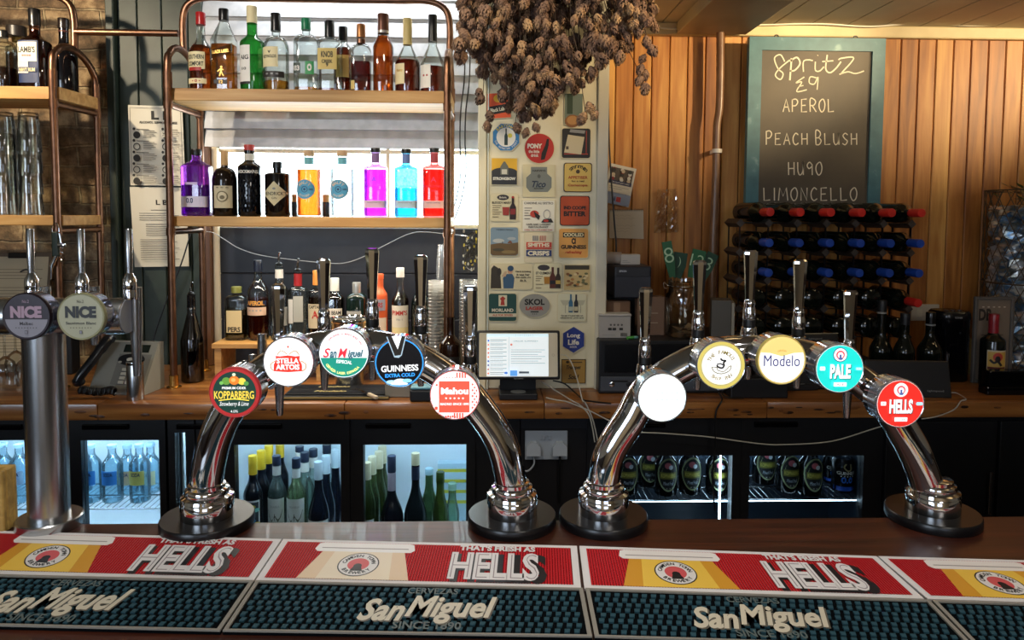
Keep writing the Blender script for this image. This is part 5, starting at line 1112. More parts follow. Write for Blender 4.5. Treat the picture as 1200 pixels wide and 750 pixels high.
def n1(g):
    for a in ((-0.93, -0.95, 0.93, -0.94), (-0.93, 0.93, 0.93, 0.94)): g.rect(*a, GI, 1)
    g.rect(-0.94, -0.95, -0.925, 0.94, GI, 1); g.rect(0.925, -0.95, 0.94, 0.94, GI, 1)
    g.text('L B', 0.22, 0.76, 0.22, DI, w=0.75, bold=0.05); g.text('ALCOHOL SERVICE PROMISE', 0.1, 0.58, 0.06, DI, w=1.4, bold=0.03)
    for cx in (-0.7, 0.42):
        for r in range(5):
            y = 0.38-r*0.29; g.ell(cx-0.1, y+0.03, 0.05, 0.035, DI, 10, 1); g.ell(cx, y-0.12, 0.13, 0.09, DI, 14, 1, inner=(0.75 if r % 2 else 0.0)); g.rect(cx, y+0.01, cx+0.45, y+0.03, GI, 1)
            for q in range(5): g.rect(cx+0.24, y-0.02-q*0.04, cx+0.24+(0.42, 0.5, 0.38, 0.46, 0.3)[q]*(1 if cx < 0 else 0.55), y-0.005-q*0.04, GI, 1)
    g.rrect(0.28, 0.2, 0.56, 0.34, 0.03, mat('c9c4b4', 0.7)); g.text('25', 0.42, 0.27, 0.09, DI, bold=0.03)
def n2(g):
    g.text('L B', 0.1, 0.62, 0.13, DI, w=0.42, bold=0.04); g.rect(-0.3, 0.42, 0.5, 0.435, DI, 1)
    for q in range(22):
        y = 0.34-q*0.055; 
        if q in (4, 11): continue
        g.rect(-0.72 if q < 4 or q > 11 else -0.5, y, (0.55, 0.7, 0.42, 0.62, 0.3)[q % 5], y+0.014, GI, 1)
notice('printed alcohol promise notice with icons pinned to the green boards', ((150, 123), (214, 125), (218, 218), (153, 217)), n1, 2.985)
notice('plain typed notice pinned to the green boards below the one with icons', ((152, 219), (219, 220), (222, 312), (158, 313)), n2, 2.99)

# ================================================================ SMALL THINGS AROUND THE RISER
# steel bucket and measures
k = 2.6/F; p = P(408, 373, 2.6); zt_ = p.z-ZCO
lathe_thing('ice_bucket', 'wide steel ice bucket behind the second and third tap handles', 'bucket', (p.x, 2.62, ZCO), [('body', [(0.046, 0), (0.05, 0.004), (0.064, zt_*0.93), (0.066, zt_*0.95)], STEEL, 32, False), ('rim', [(0.066, zt_*0.94), (0.0685, zt_*0.955), (0.0685, zt_*0.985), (0.066, zt_), (0.064, zt_*0.985)], CHROME, 32, False), ('bottom', [(0.046, 0.001), (0.0, 0.002)], STEEL, 32, False)])
for px, top, w_, Y, lb in ((307, 392, 11, 2.60, 'tall slim steel spirit measure beside the riser end'), (296, 416, 9, 2.56, 'short steel spirit measure in front of the tall one'), (287, 423, 7, 2.54, 'smallest steel spirit measure nearest the copper post')):
    x, Hh, k = sl(px, top, Y, ZCO); R = w_/2*k
    lathe_thing('spirit_measure', lb, 'measure', (x, Y, ZCO), [('cup', [(R*0.9, 0), (R*0.96, Hh*0.5), (R, Hh), (R*0.9, Hh-0.001), (R*0.85, Hh*0.6)], STEEL, 20, False), ('base', [(R*0.9, 0.001), (0, 0.002)], STEEL, 20, False)], 'steel spirit measures')
p = P(297, 398, 2.66); lathe_thing('red_ball', 'small red round lid lying at the riser end', 'lid', (WX(297, 2.66), 2.66, ZCO), [('shell', [(0.018, 0), (0.02, 0.006), (0.019, 0.018), (0.012, 0.026), (0, 0.028)], mat('a02428', 0.4), 20)])
# lettered rubber mats on a black tray
t = thing('drip_tray', 'black tray at the counter edge below the arch font', 'tray', (P(393, 455, 2.47).x, 2.47, ZCO+0.0008)); a_, b_ = WX(330, 2.47)-t.location.x, WX(457, 2.47)-t.location.x
MB().rbox((a_, -0.05, 0), (b_, 0.15, 0.006), BLKPL, 0.002, 1).build('tray', t); MB().box((a_, -0.052, 0.004), (b_, -0.048, 0.010), mat('8a7a4a', 0.4)).build('front_edge', t)
for yy, zz, lb in ((2.485, 0, 'black rubber rail mat with gold lettering, front of the two on the tray'), (2.55, 0, 'black rubber rail mat with gold lettering, rear of the two on the tray')):
    m_ = thing('rail_mat', lb, 'bar mat', (t.location.x, yy, ZCO+0.0078), 0, 'rubber rail mats on the black tray'); b = MB(); b.rbox((a_+0.006, -0.025, 0), (b_-0.006, 0.028, 0.004), mat('17181c', 0.7), 0.001, 1)
    for i in range(60):
        for j in range(5): x_ = a_+0.012+(b_-a_-0.028)*i/59; b.box((x_, -0.02+j*0.009, 0.004), (x_+0.003, -0.0155+j*0.009, 0.007), mat('24262e', 0.6))
    b.build('nubs', m_); g = G(); c_ = -0.02
    for q in (0.0,): g.text('Modelo', c_, 0, 0.022, mat('c9b77a', 0.5), w=0.11, bold=0.03, shear=0.25)
    b = MB(); g.into(b, lambda x, y, h: (x, y, 0.0072+h)); b.build('lettering', m_)
p = P(466, 458, 2.46); t = thing('steel_box', 'plain steel box standing under the black badge of the arch font', 'box', (p.x, 2.47, ZCO+0.0008)); MB().rbox((-0.042, -0.02, 0), (0.045, 0.06, 0.052), mat('8a8478', 0.4, 0.3), 0.003).build('body', t); MB().rbox((-0.043, -0.021, 0.0525), (0.046, 0.061, 0.06), mat('9a9488', 0.4, 0.3), 0.003).build('lid', t)
p = P(508, 477, 2.405); t = thing('wet_cloth_box', 'black oblong box with a pale blue top at the counter edge', 'box', (p.x, 2.41, ZCO+0.0008)); b = MB(); b.rbox((-0.078, -0.02, 0), (0.075, 0.04, 0.04), BLKPL, 0.006); b.build('body', t); MB().rbox((-0.076, -0.018, 0.041), (0.073, 0.038, 0.05), mat('6fa8bc', 0.4), 0.004).build('lid', t)
t = thing('paring_knife', 'paring knife with a pale handle lying at the counter edge', 'knife', (P(440, 474, 2.40).x, 2.397, ZCO+0.0108), rz=math.radians(125)); MB().rbox((-0.012, -0.006, 0), (0.05, 0.006, 0.011), mat('c8b8a0', 0.5), 0.003).build('handle', t)
b = MB(); b.prism([(0.05, -0.006), (0.15, -0.003), (0.158, 0.004), (0.05, 0.006)], 0.004, 0.006, CHROME); b.build('blade', t)
# plastic cups
CUP = glass('e4e8ec', 0.1, 0.25, 'd8dce0'); CUPW = glass('f0f0f0', 0.1, 0.55, 'd8d8d4')
def cup(name, label, x, y, z, m_, k=1.0, up=False):
    pr = [(0.036*k, 0), (0.037*k, 0.002), (0.036*k, 0.004), (0.026*k, 0.095), (0.0, 0.096)]
    if up: pr = [(0.0, 0.001), (0.026*k, 0), (0.036*k, 0.092), (0.0375*k, 0.094), (0.036*k, 0.096)]
    return tag(MB().lathe(pr, m_, 24, caps=False).build(name, loc=(x, y, z+0.0007)), label, 'cup', None)
def cups(px, Y, z0, n, dz, label, m_, k, up, group):
    o = cup('plastic_cup', label, WX(px, Y), Y, z0, m_, k, up); o['group'] = group
    for i in range(1, n): c = o.copy(); C.objects.link(c); c.location = (WX(px, Y), Y, z0+i*dz+0.0007)
cups(511, 2.645, ZCO, 24, 0.0125, 'white ribbed plastic cup nested in the tall stack by the fourth tap handle', CUPW, 0.8, True, 'white plastic cups in the tall stack')
cups(519, 2.80, ZCO, 34, 0.0125, 'clear plastic cup nested in the taller stack behind the white cups', CUP, 0.72, False, 'clear plastic cups in the taller back stack')
cups(549, 2.72, ZCO, 22, 0.0135, 'clear plastic cup nested in the stack against the cream pillar', CUP, 0.95, True, 'clear plastic cups stacked against the pillar')
# fairy lights: wire along the wall and a tangle by the pillar
t = thing('fairy_lights', 'string of fairy lights drooping below the gin shelf into a tangle by the pillar', 'lights', P(551, 275, 2.70))
o = -t.location; b = MB(); b.T = Matrix.Translation(o)
b.tube(smooth_path([P(x, y+3, 2.95) for x, y in ((240, 268), (250, 270), (262, 277), (280, 288), (305, 296), (340, 301), (380, 305), (405, 305), (430, 296), (450, 285), (480, 271))]+[P(500, 272, 2.93), P(528, 275, 2.92), P(543, 276, 2.80), P(550, 278, 2.72)]), 0.0016, mat('a8a8a8', 0.4), 6); b.build('wire', t)
rr = random.Random(5); b = MB(); pts = [(rr.uniform(-0.025, 0.025), rr.uniform(-0.025, 0.02), rr.uniform(-0.13, 0.02)) for _ in range(46)]
b.tube(smooth_path(pts, 4), 0.0018, mat('2a2a26', 0.5), 6); b.build('tangled_wire', t)
for i in range(26): q = pts[i]; bb = MB(); bb.lathe([(0, -0.006), (0.0035, -0.003), (0.0035, 0.004), (0, 0.008)], mat('d8c440', 0.3) if i % 2 else mat('c8c8c0', 0.3), 8, org=q); bb.build('bulb', t)
for px, lb in ((547, 'black cable hanging beside the copper post, nearer the pillar'), (541, 'black cable hanging beside the copper post, nearer the window')):
    b = MB(); d_ = px-547; b.tube(smooth_path([P(x, y, 2.93) for x, y in ((552+d_, 20), (551+d_, 60), (550+d_, 95), (546+d_, 130), (545+d_, 165), (546+d_, 200), (541+d_, 232), (536+d_, 248), (532+d_, 258))]), 0.0028, BLACK, 6); tag(b.build('power_cable'), lb, 'cable')

# ================================================================ BEER MATS ON THE PILLAR
YM = YP+0.011
GB = 'old beer mats fixed to the cream pillar'
def beermat(label, px, py, w_, h_, shape, base, draw, rot=0.0, edge=None):
    c = P(px, py, YM); k = YM/F; t = thing('beer_mat', label, 'beer mat', (c.x, YM-0.0004, c.z), 0, GB, rot=(0, math.radians(rot), 0)); W_, Hh = w_*k/2, h_*k/2
    if shape == 'r': pts = []; r = 0.16*W_; [pts.append((sx*(W_-r)+r*math.cos(math.radians(a+q*30)), sz*(Hh-r)+r*math.sin(math.radians(a+q*30)))) for sx, sz, a in ((1, 1, 0), (-1, 1, 90), (-1, -1, 180), (1, -1, 270)) for q in range(4)]
    elif shape == 's': pts = [(W_, Hh), (-W_, Hh), (-W_, -Hh), (W_, -Hh)]
    else: n = {'o': 36, '8': 8, '6': 6}[shape]; a0 = {'o': 0, '8': PI/8, '6': PI/6}[shape]; s = {'o': 1, '8': 1.06, '6': 1.05}[shape]; pts = [(W_*s*math.cos(a0+2*PI*i/n), Hh*s*math.sin(a0+2*PI*i/n)) for i in range(n)]
    b = MB(); b.T = Matrix.Rotation(PI/2, 4, 'X'); b.prism(pts, 0, 0.003, mat(edge or 'd8cda8', 0.7)); b.build('card', t)
    g = G(); s_ = 0.95; g.poly([(x/W_*s_, z/Hh*s_) for x, z in pts], mat(base, 0.6)); draw(g)
    b = MB(); g.into(b, lambda x, z, h: (x*W_, -0.003-h, z*Hh), 0.0003); b.build('printed_face', t)
def T(txt, y, h, w, c, x=0, **kw): return lambda g: g.text(txt, x, y, h, mat(c, 0.6), w=w, bold=kw.get('bold', 0.03), shear=kw.get('shear', 0), rot=kw.get('rot', 0))
def D(*fs): return lambda g: [f(g) for f in fs]
def Rr(x0, y0, x1, y1, c): return lambda g: g.rect(x0, y0, x1, y1, mat(c, 0.6), 1)
def E(x, y, rx, ry, c, inner=0.0): return lambda g: g.ell(x, y, rx, ry, mat(c, 0.6), 20, 1, inner=inner)
def Po(pts, c): return lambda g: g.poly(pts, mat(c, 0.6))
def Bo(x, y0, y1, w, c): return lambda g: g.poly([(x-w, y0), (x+w, y0), (x+w, y0+(y1-y0)*0.55), (x+w*0.4, y0+(y1-y0)*0.72), (x+w*0.4, y1), (x-w*0.4, y1), (x-w*0.4, y0+(y1-y0)*0.72), (x-w, y0+(y1-y0)*0.55)], mat(c, 0.6))
def scrib(rows, x0, x1, c): return lambda g: [g.rect(x0, y, x1-(i % 3)*0.1, y+0.05, mat(c, 0.6), 1) for i, y in enumerate(rows)]
beermat('orange square beer mat with a slanting black label under the hops', 584, 124, 29, 30, 's', 'd9552a', D(E(0, 0.55, 0.35, 0.3, 'e0b030'), Po([(-0.75, -0.05), (0.85, 0.15), (0.8, -0.5), (-0.75, -0.7)], '1c1a18'), T('Black Label', -0.28, 0.3, 1.3, 'd8d0b8', rot=0.1)), -4)
beermat('beer mat with a dark green panel and a brown glass, half under the hops', 672, 128, 22, 37, 's', '6a7a70', D(Rr(-0.7, -0.3, -0.1, 0.95, '28402f'), E(-0.1, -0.75, 0.8, 0.4, '8a5a30'), E(-0.1, -0.7, 0.6, 0.28, 'b98850')))
beermat('blue octagonal beer mat with a bottle in its centre', 593, 161, 33, 33, '8', '2f78b0', D(E(0, 0, 0.68, 0.68, 'e8e4d8'), Bo(0, -0.55, 0.62, 0.12, '1f3a3a'), E(0.28, 0.12, 0.16, 0.16, 'd8c84a'), lambda g: g.arc('BABYCHAM', 0, 0, 0.8, 0.2, mat('e0c840', 0.6), mid=90, span=110), lambda g: g.arc('THE GENUINE PERRY', 0, 0, 0.8, 0.12, LWH, mid=270, span=150, flip=True)))
beermat('round red beer mat with white lettering and a leaning bottle', 632, 174, 36, 36, 'o', 'b8281f', D(T('PONY', 0.15, 0.32, 0.95, 'e8e0d0', x=-0.3, bold=0.06), T('the little', -0.2, 0.2, 0.7, 'e8e0d0', x=-0.35), T('drink', -0.45, 0.2, 0.5, 'e8e0d0', x=-0.3), Po([(0.1, -0.75), (0.35, -0.7), (0.6, 0.2), (0.62, 0.6), (0.48, 0.62), (0.38, 0.2), (0.15, -0.3)], '17110e')))
beermat('black square beer mat showing a tilted cream card', 675, 168, 35, 36, 'r', '17161a', D(Rr(-0.8, -0.72, 0.8, -0.66, 'b03a2a'), Rr(0.66, -0.7, 0.7, 0.8, 'b03a2a'), Po([(-0.8, -0.6), (0.35, -0.72), (0.55, 0.4), (-0.55, 0.55)], 'c8bc9c'), Po([(-0.45, 0.7), (0.55, 0.62), (0.6, 0.82), (-0.4, 0.9)], '8a8c90'), Rr(-0.68, -0.4, -0.5, -0.2, '4a3a30')))
beermat('square yellow and charcoal beer mat with an arrowhead emblem', 591, 201, 31, 32, 's', 'e0ae2c', D(Rr(-0.95, -0.95, 0.95, 0.05, '2e3034'), E(0, 0.0, 0.95, 0.28, '2e3034'), Po([(-0.3, -0.25), (0.3, -0.25), (0.3, 0.35), (0.05, 0.72), (-0.05, 0.72), (-0.3, 0.35)], '6a6c60'), Po([(-0.2, -0.2), (0.2, -0.2), (0.2, 0.15), (-0.2, 0.15)], 'd8d4c0'), T('STRONGBOW', -0.52, 0.22, 1.7, 'e8e4d4', bold=0.06)))
beermat('cream square beer mat with a grey bottle-shaped panel', 631.5, 212, 38, 38, 's', 'd8cfa8', D(Po([(-0.5, 0.85), (0.5, 0.85), (0.5, 0.45), (0.78, 0.2), (0.78, -0.4), (0.55, -0.68), (-0.55, -0.68), (-0.78, -0.4), (-0.78, 0.2), (-0.5, 0.45)], '7c827c'), T('HARVEYS', 0.62, 0.12, 0.8, '2a2c2a'), T('Tico', -0.2, 0.4, 0.85, '28364a', shear=0.3), E(0, 0.28, 0.1, 0.12, '5a5e58'), T('MIXER SHERRY', -0.46, 0.08, 0.6, '3a3c38')))
beermat('yellow beer mat with a brown border and red middle lettering', 677, 208, 33, 34, 'r', 'd8b860', D(lambda g: g.arc('Sandringham', 0, 0.0, 0.75, 0.22, INK, mid=90, span=100), T('APPETISER', 0.0, 0.2, 1.4, 'b04a28'), E(0, 0.4, 0.14, 0.14, '4a3a28'), T('for a real', -0.25, 0.12, 0.9, '6a4a28'), T('Cornucopia', -0.55, 0.22, 1.4, 'b04a28')), 0, '4a2a1c')
beermat('cream beer mat with a tomato drink and a dark bottle', 591, 243, 33, 33, 'r', 'e0d4ac', D(E(-0.1, 0.7, 0.42, 0.2, '3a3438'), T('Britvic', 0.7, 0.14, 0.5, 'd8d0c0', x=-0.1), T('BLOODY MARY', 0.33, 0.16, 1.35, '2a2420', x=-0.2), scrib((0.1, -0.05, -0.2, -0.35, -0.5, -0.7), -0.85, -0.2, '8a7a5a'), Po([(-0.1, -0.55), (0.32, -0.55), (0.36, 0.02), (-0.14, 0.02)], 'a83a30'), Bo(0.6, -0.85, 0.72, 0.22, '2a1a1c'), Rr(0.42, -0.5, 0.78, -0.1, '8a2a2a'), E(0.6, 0.72, 0.1, 0.08, 'b03028')))
beermat('white square beer mat with a red and black ink cartoon', 631, 253, 39, 38, 's', 'e0dccc', D(T('CARDINE AU BISTRO', 0.78, 0.14, 1.75, '5a5854'), scrib((0.45, 0.3, 0.15, 0.0, -0.2), -0.85, -0.4, '7a7670'), E(-0.25, 0.12, 0.26, 0.22, 'b03a28'), Po([(-0.3, 0.3), (0.1, 0.0), (0.0, -0.25), (-0.2, -0.05)], '1c1a1a'), E(0.5, 0.1, 0.22, 0.3, '9a9894', 0.8), Po([(0.15, -0.4), (0.9, -0.4), (0.75, -0.15), (0.3, -0.2)], '22201f'), E(0.45, -0.3, 0.15, 0.08, 'b03028'), T('CAFE AND CABARET', -0.52, 0.1, 1.5, '3a3836'), T('RESTAURANT', -0.68, 0.1, 1.2, '3a3836'), T('OPEN TILL LATE EVERY DAY', -0.86, 0.08, 1.7, 'a83a38')))
beermat('orange square beer mat with a thick black border', 673.5, 247, 35, 35, 'r', 'b84a20', D(T('IND COOPE', 0.2, 0.24, 1.5, '1c1512', bold=0.05), T('BITTER', -0.2, 0.34, 1.5, '1c1512', bold=0.05)), 0, '1c1416')
beermat('beer mat with a brown moor under a blue sky', 591, 283, 34, 35, 'r', '7d94a4', D(E(-0.4, 0.05, 0.4, 0.14, 'b8bcb8'), E(0.5, 0.2, 0.3, 0.1, 'a8b0b4'), Po([(-0.95, -0.2), (-0.3, -0.1), (0.3, -0.15), (0.95, -0.05), (0.95, -0.8), (0.8, -0.93), (-0.8, -0.93), (-0.95, -0.8)], '6a5434'), Po([(0.2, -0.12), (0.3, 0.02), (0.4, 0.08), (0.5, 0.0), (0.55, -0.12)], '7a5038'), Rr(-0.15, -0.15, -0.1, 0.0, '4a3a2a'), E(-0.4, -0.55, 0.4, 0.1, '4a4430'), E(0.3, -0.7, 0.5, 0.12, '8a7448'), T('WHITBREAD TRIANGLE', 0.8, 0.08, 1.2, '4a5a68')))
beermat('cream beer mat with flag stripes and red and blue bands', 631, 290, 34, 37, 'r', 'ddd0b0', D(Rr(-0.45, 0.42, 0.0, 0.75, '35456a'), Rr(0.05, 0.42, 0.5, 0.75, 'b85048'), *[Rr(-0.45+q*0.12, 0.42, -0.4+q*0.12, 0.75, 'ddd0b0') for q in range(8)], Rr(-0.85, 0.0, 0.9, 0.34, 'c8402c'), T('SMITHS', 0.17, 0.26, 1.5, 'e8dcc0', bold=0.05), Rr(-0.85, -0.1, 0.9, -0.02, 'c8402c'), Rr(-0.85, -0.55, 0.9, -0.16, '28386a'), T('CRISPS', -0.36, 0.3, 1.5, 'e8dcc0', bold=0.05)))
beermat('orange-cream beer mat with a small harp in its centre', 672, 285, 36, 36, 'r', 'dfa050', D(Rr(-0.7, 0.38, 0.7, 0.7, '1c1a18'), lambda g: g.text('COOLED', 0, 0.55, 0.24, CRM, w=1.3, bold=0.05), E(0, 0.14, 0.14, 0.2, '1c1a18', 0.5), Rr(0.1, -0.05, 0.14, 0.34, '1c1a18'), T('GUINNESS', -0.24, 0.26, 1.65, '1c1a18', bold=0.04), T('refreshing', -0.6, 0.24, 1.1, 'b8401c', shear=0.3)))
beermat('wide cream beer mat with a bear and a man in blue overalls', 599, 324, 51, 31, 'r', 'dccfa8', D(Po([(-0.95, -0.9), (-0.92, 0.6), (-0.8, 0.85), (-0.6, 0.65), (-0.5, 0.2), (-0.45, -0.9)], '3a3228'), E(-0.55, 0.35, 0.1, 0.3, '2e2820'), Po([(-0.35, -0.9), (-0.38, -0.1), (-0.2, 0.2), (0.05, 0.2), (0.15, -0.1), (0.1, -0.9)], '3a5a78'), E(-0.05, 0.4, 0.12, 0.2, 'c89878'), E(-0.03, 0.62, 0.14, 0.22, '2c4a68'), Po([(-0.45, 0.0), (-0.3, 0.4), (-0.2, 0.4), (-0.25, 0.0)], 'c8a888'), T('Hard drinking', 0.38, 0.16, 0.7, '2a2420', x=0.55), T('it was her', 0.16, 0.16, 0.6, '2a2420', x=0.55), T('that made you', -0.06, 0.16, 0.7, '2a2420', x=0.55), T('do it.', -0.28, 0.16, 0.3, '2a2420', x=0.55)))
beermat('cream beer mat with two small bottles and an orange drink', 642, 325, 34, 34, 'r', 'e0d6b0', D(E(-0.3, 0.68, 0.42, 0.2, '3a3438'), T('ST CLEMENTS', 0.3, 0.18, 1.2, '2a2420', x=-0.25), scrib((0.05, -0.1, -0.25, -0.5, -0.75), -0.85, -0.35, '8a7a5a'), Po([(-0.25, -0.45), (0.1, -0.45), (0.14, 0.05), (-0.28, 0.05)], 'b07a2a'), Bo(0.32, -0.75, 0.72, 0.2, '5a2a1c'), Bo(0.7, -0.75, 0.68, 0.18, '3a2c20'), Rr(0.14, -0.45, 0.5, -0.2, '1c1c24'), Rr(0.54, -0.45, 0.86, -0.2, 'c8a850')))
beermat('square beer mat printed with a brown picture map', 676, 325, 32, 31, 's', 'c8ae78', D(Rr(-0.9, 0.6, 0.9, 0.92, '3a3428'), *[E(math.sin(i*2.4)*0.7, math.cos(i*1.7)*0.45-0.15, 0.13, 0.09, ('8a5a34', '6a6a48', 'b07840', '4a4a38', 'dcc898')[i % 5]) for i in range(22)]))
beermat('dark green beer mat with a red figure on a white panel', 589, 360, 34, 34, 'r', '1f4a44', D(Rr(-0.28, 0.08, 0.3, 0.85, 'd8d0b0'), Po([(-0.15, 0.15), (0.15, 0.15), (0.1, 0.5), (0.2, 0.62), (0.0, 0.78), (-0.2, 0.6), (-0.1, 0.48)], 'b03a2a'), T('MORLAND', -0.2, 0.24, 1.5, 'e0d8c0', bold=0.04), Rr(-0.95, -0.66, 0.95, -0.42, 'd8ccb0'), T('ALE FOR SENSES', -0.54, 0.14, 1.4, 'b84a2a')))
beermat('grey oval beer mat with black and red lettering', 626.5, 358, 38, 29, 'o', '96948c', D(T('SKOL', 0.3, 0.5, 1.25, '1c1a1a', bold=0.04), T('LAGER', -0.22, 0.3, 1.1, 'b03a30', bold=0.05), Rr(-0.25, -0.55, 0.25, -0.45, '2a2828'), T('- - -', -0.68, 0.06, 0.3, '2a2828')))
beermat('white beer mat with two drinks glasses around two bottles', 670, 360, 35, 34, 'r', 'd8d4b8', D(Po([(-0.8, 0.5), (-0.1, 0.5), (-0.3, 0.15), (-0.6, 0.15)], 'bcb8a0'), Po([(0.25, 0.5), (0.9, 0.5), (0.75, 0.15), (0.45, 0.15)], 'bcb8a0'), Rr(-0.46, -0.4, -0.43, 0.15, '8a8878'), Rr(0.58, -0.4, 0.61, 0.15, '8a8878'), Bo(-0.08, -0.35, 0.92, 0.14, '3a6a8a'), Bo(0.28, -0.35, 0.9, 0.14, '2a2c34'), Rr(-0.2, -0.25, 0.04, 0.05, 'b8c0b0'), Rr(0.16, -0.25, 0.4, 0.05, 'c8c0a0'), T('The sign of a good night out', -0.58, 0.12, 1.5, '3a3830'), T('wherever you are', -0.74, 0.12, 1.6, '3a3830')))
beermat('blue hexagonal beer mat with a white border', 672, 398, 29, 31, '6', '24388a', D(T('Long', 0.3, 0.42, 1.05, 'e8e4d8', bold=0.03), T('Life', -0.18, 0.42, 0.9, 'e8e4d8', bold=0.03), T('BEER', -0.55, 0.16, 0.6, 'b8b8c8')), 0, 'cfc8b0')
beermat('tan square beer mat with a dark border behind the cables', 672, 435, 29, 29, 's', 'a8823c', D(T('Trumpet', 0.3, 0.4, 1.2, '2a2014', shear=0.3), T('Soul', -0.45, 0.4, 0.9, '2a2014', shear=0.3), E(-0.5, 0.78, 0.14, 0.1, '2a2014'), Rr(-0.2, 0.72, 0.7, 0.8, '4a3a20')), 0, '1c1814')
# ================================================================ RIGHT-HAND WALL
# chalkboard
YK = 2.90
ck = [P(878, 43, YK), P(1038, 43, YK), P(1034, 262, YK), P(876, 262, YK)]
cxk = (ck[0].x+ck[1].x)/2; ztk = ck[0].z; W_, Hh = (ck[1].x-ck[0].x), ck[0].z-ck[3].z
t = thing('chalkboard', 'blue-green framed chalkboard with a handwritten spritz menu hung on the boarding', 'chalkboard', (cxk, YK, ztk-Hh))
tealw = noisy('worn_teal_paint', [(0.3, '3c646c'), (0.62, '48747a'), (0.74, '7a9c9c')], 18, 0.45, 0.08)
fw = 0.052
for pts in ([(-W_/2, Hh), (W_/2, Hh), (W_/2-fw, Hh-fw), (-W_/2+fw, Hh-fw)], [(-W_/2, 0), (-W_/2+fw, fw), (W_/2-fw, fw), (W_/2, 0)], [(-W_/2, 0), (-W_/2, Hh), (-W_/2+fw, Hh-fw), (-W_/2+fw, fw)], [(W_/2, 0), (W_/2-fw, fw), (W_/2-fw, Hh-fw), (W_/2, Hh)]):
    b = MB(); b.T = Matrix.Rotation(PI/2, 4, 'X'); b.prism([(x*0.9985, z) for x, z in pts][::-1], -0.022, 0.004, tealw); b.build('frame_board', t)
brd = noisy('chalk_slate', [(0.35, '4a4032'), (0.65, '5a4e3c')], 4, 0.55, 0.03)
MB().box((-W_/2+fw, 0.004, fw), (W_/2-fw, 0.02, Hh-fw), brd).build('slate', t)
for s in (-0.3, 0.28): b = MB(); b.tube(smooth_path([(s*W_-0.008, 0.006, Hh), (s*W_-0.004, 0.004, Hh+0.008), (s*W_+0.006, 0.004, Hh+0.008), (s*W_+0.01, 0.006, Hh)]), 0.0025, BLACK, 6); b.build('hanging_loop', t)
CH = mat('e8dcc0', 0.85); kk = YK/F
def cpx(x, y): q = P(x, y, YK); return (q.x-cxk, q.z-(ztk-Hh))
LET = {'A': [[(0, 0), (.5, 1), (1, 0)], [(.2, .38), (.85, .38)]], 'P': [[(0.05, 0), (0.05, 1)], [(0, .95), (.6, 1), (.9, .78), (.6, .5), (.05, .48)]], 'E': [[(.9, 1), (.1, .98), (.08, 0), (.95, .02)], [(.08, .5), (.75, .52)]],
       'R': [[(0.05, 0), (0.05, 1), (.6, 1), (.9, .78), (.6, .52), (.05, .5)], [(.35, .5), (1, 0)]], 'O': [[(.5, 1), (.1, .75), (.05, .35), (.4, 0), (.8, .15), (.95, .6), (.75, .95), (.5, 1)]], 'L': [[(0.05, 1), (.1, 0), (.95, .05)]], 'C': [[(.9, .85), (.5, 1), (.1, .65), (.15, .2), (.5, 0), (.95, .15)]],
       'H': [[(.05, 1), (.08, 0)], [(.9, 1), (.92, 0)], [(.05, .5), (.92, .52)]], 'B': [[(.08, 0), (.05, 1), (.6, .98), (.8, .75), (.5, .52), (.1, .5)], [(.5, .52), (.9, .3), (.6, 0.02), (.08, 0)]], 'U': [[(.05, 1), (.1, .3), (.4, 0), (.8, .25), (.9, 1)], [(.9, 1), (.92, 0)]],
       'S': [[(.9, .85), (.5, 1), (.15, .78), (.45, .52), (.85, .3), (.5, 0), (.05, .12)]], 'G': [[(.85, .8), (.45, 1), (.1, .75), (.4, .5), (.85, .7)], [(.85, .85), (.88, 0.0)]], 'I': [[(.5, 1), (.52, 0)]], 'M': [[(.02, 0), (.15, 1), (.5, .35), (.85, 1), (1, 0)]], 'N': [[(.05, 0), (.08, 1), (.9, 0), (.92, 1)]]}
SHARP = 'AEHLMNI'
def chalk_word(g, txt, x0, x1, yb, yt, wd=0.0045, space=0.35):
    ws = [0.35 if ch == ' ' else (0.25 if ch == 'I' else (1.15 if ch == 'M' else 0.85)) for ch in txt]; tot = sum(ws)+space*(len(txt)-1); k = (x1-x0)/tot; x = x0
    for i, (ch, w_) in enumerate(zip(txt, ws)):
        if ch != ' ':
            big = 1.2 if (i == 0 or txt[i-1] == ' ') and ' ' in txt else 1.0; h_ = yb-(yb-yt)*big
            for st in LET[ch]: g.stroke([cpx(x+k*w_*u, yb+(h_-yb)*v) for u, v in st], wd, CH, 6, smooth=ch not in SHARP); g.n -= 1
        x += k*(w_+space)
    g.n += 1
g = G()
for st, wd in (([(920, 72), (915, 64), (908, 68), (912, 80), (918, 86), (915, 93), (909, 88), (914, 80), (926, 70)], .005), ([(928, 68), (926, 94)], .007), ([(926, 72), (934, 67), (938, 74), (932, 82), (926, 83)], .006), ([(942, 84), (942, 72), (948, 70), (953, 71)], .005), ([(956, 72), (956, 82), (961, 83), (966, 78)], .005), ([(970, 64), (968, 80), (973, 85), (980, 80), (986, 72)], .006), ([(964, 72), (977, 71)], .005), ([(983, 70), (987, 68), (1001, 68), (986, 86)], .0055), ([(984, 87), (994, 84), (1003, 86), (1013, 83)], .005), ([(958.5, 65), (959, 64.4)], .005),
               ([(943, 90), (933, 97), (940, 96), (934, 107), (946, 105)], .0045), ([(937, 101), (942, 100)], .004), ([(957, 91), (950, 90), (949, 97), (955, 98), (959, 90), (958, 105)], .0045)):
    g.stroke([cpx(x, y) for x, y in st], wd, CH, 6); g.n -= 1
g.n += 1
b = MB(); g.into(b, on_front(0, 0, 0.0035), 0.0002); b.build('chalk_writing', t)
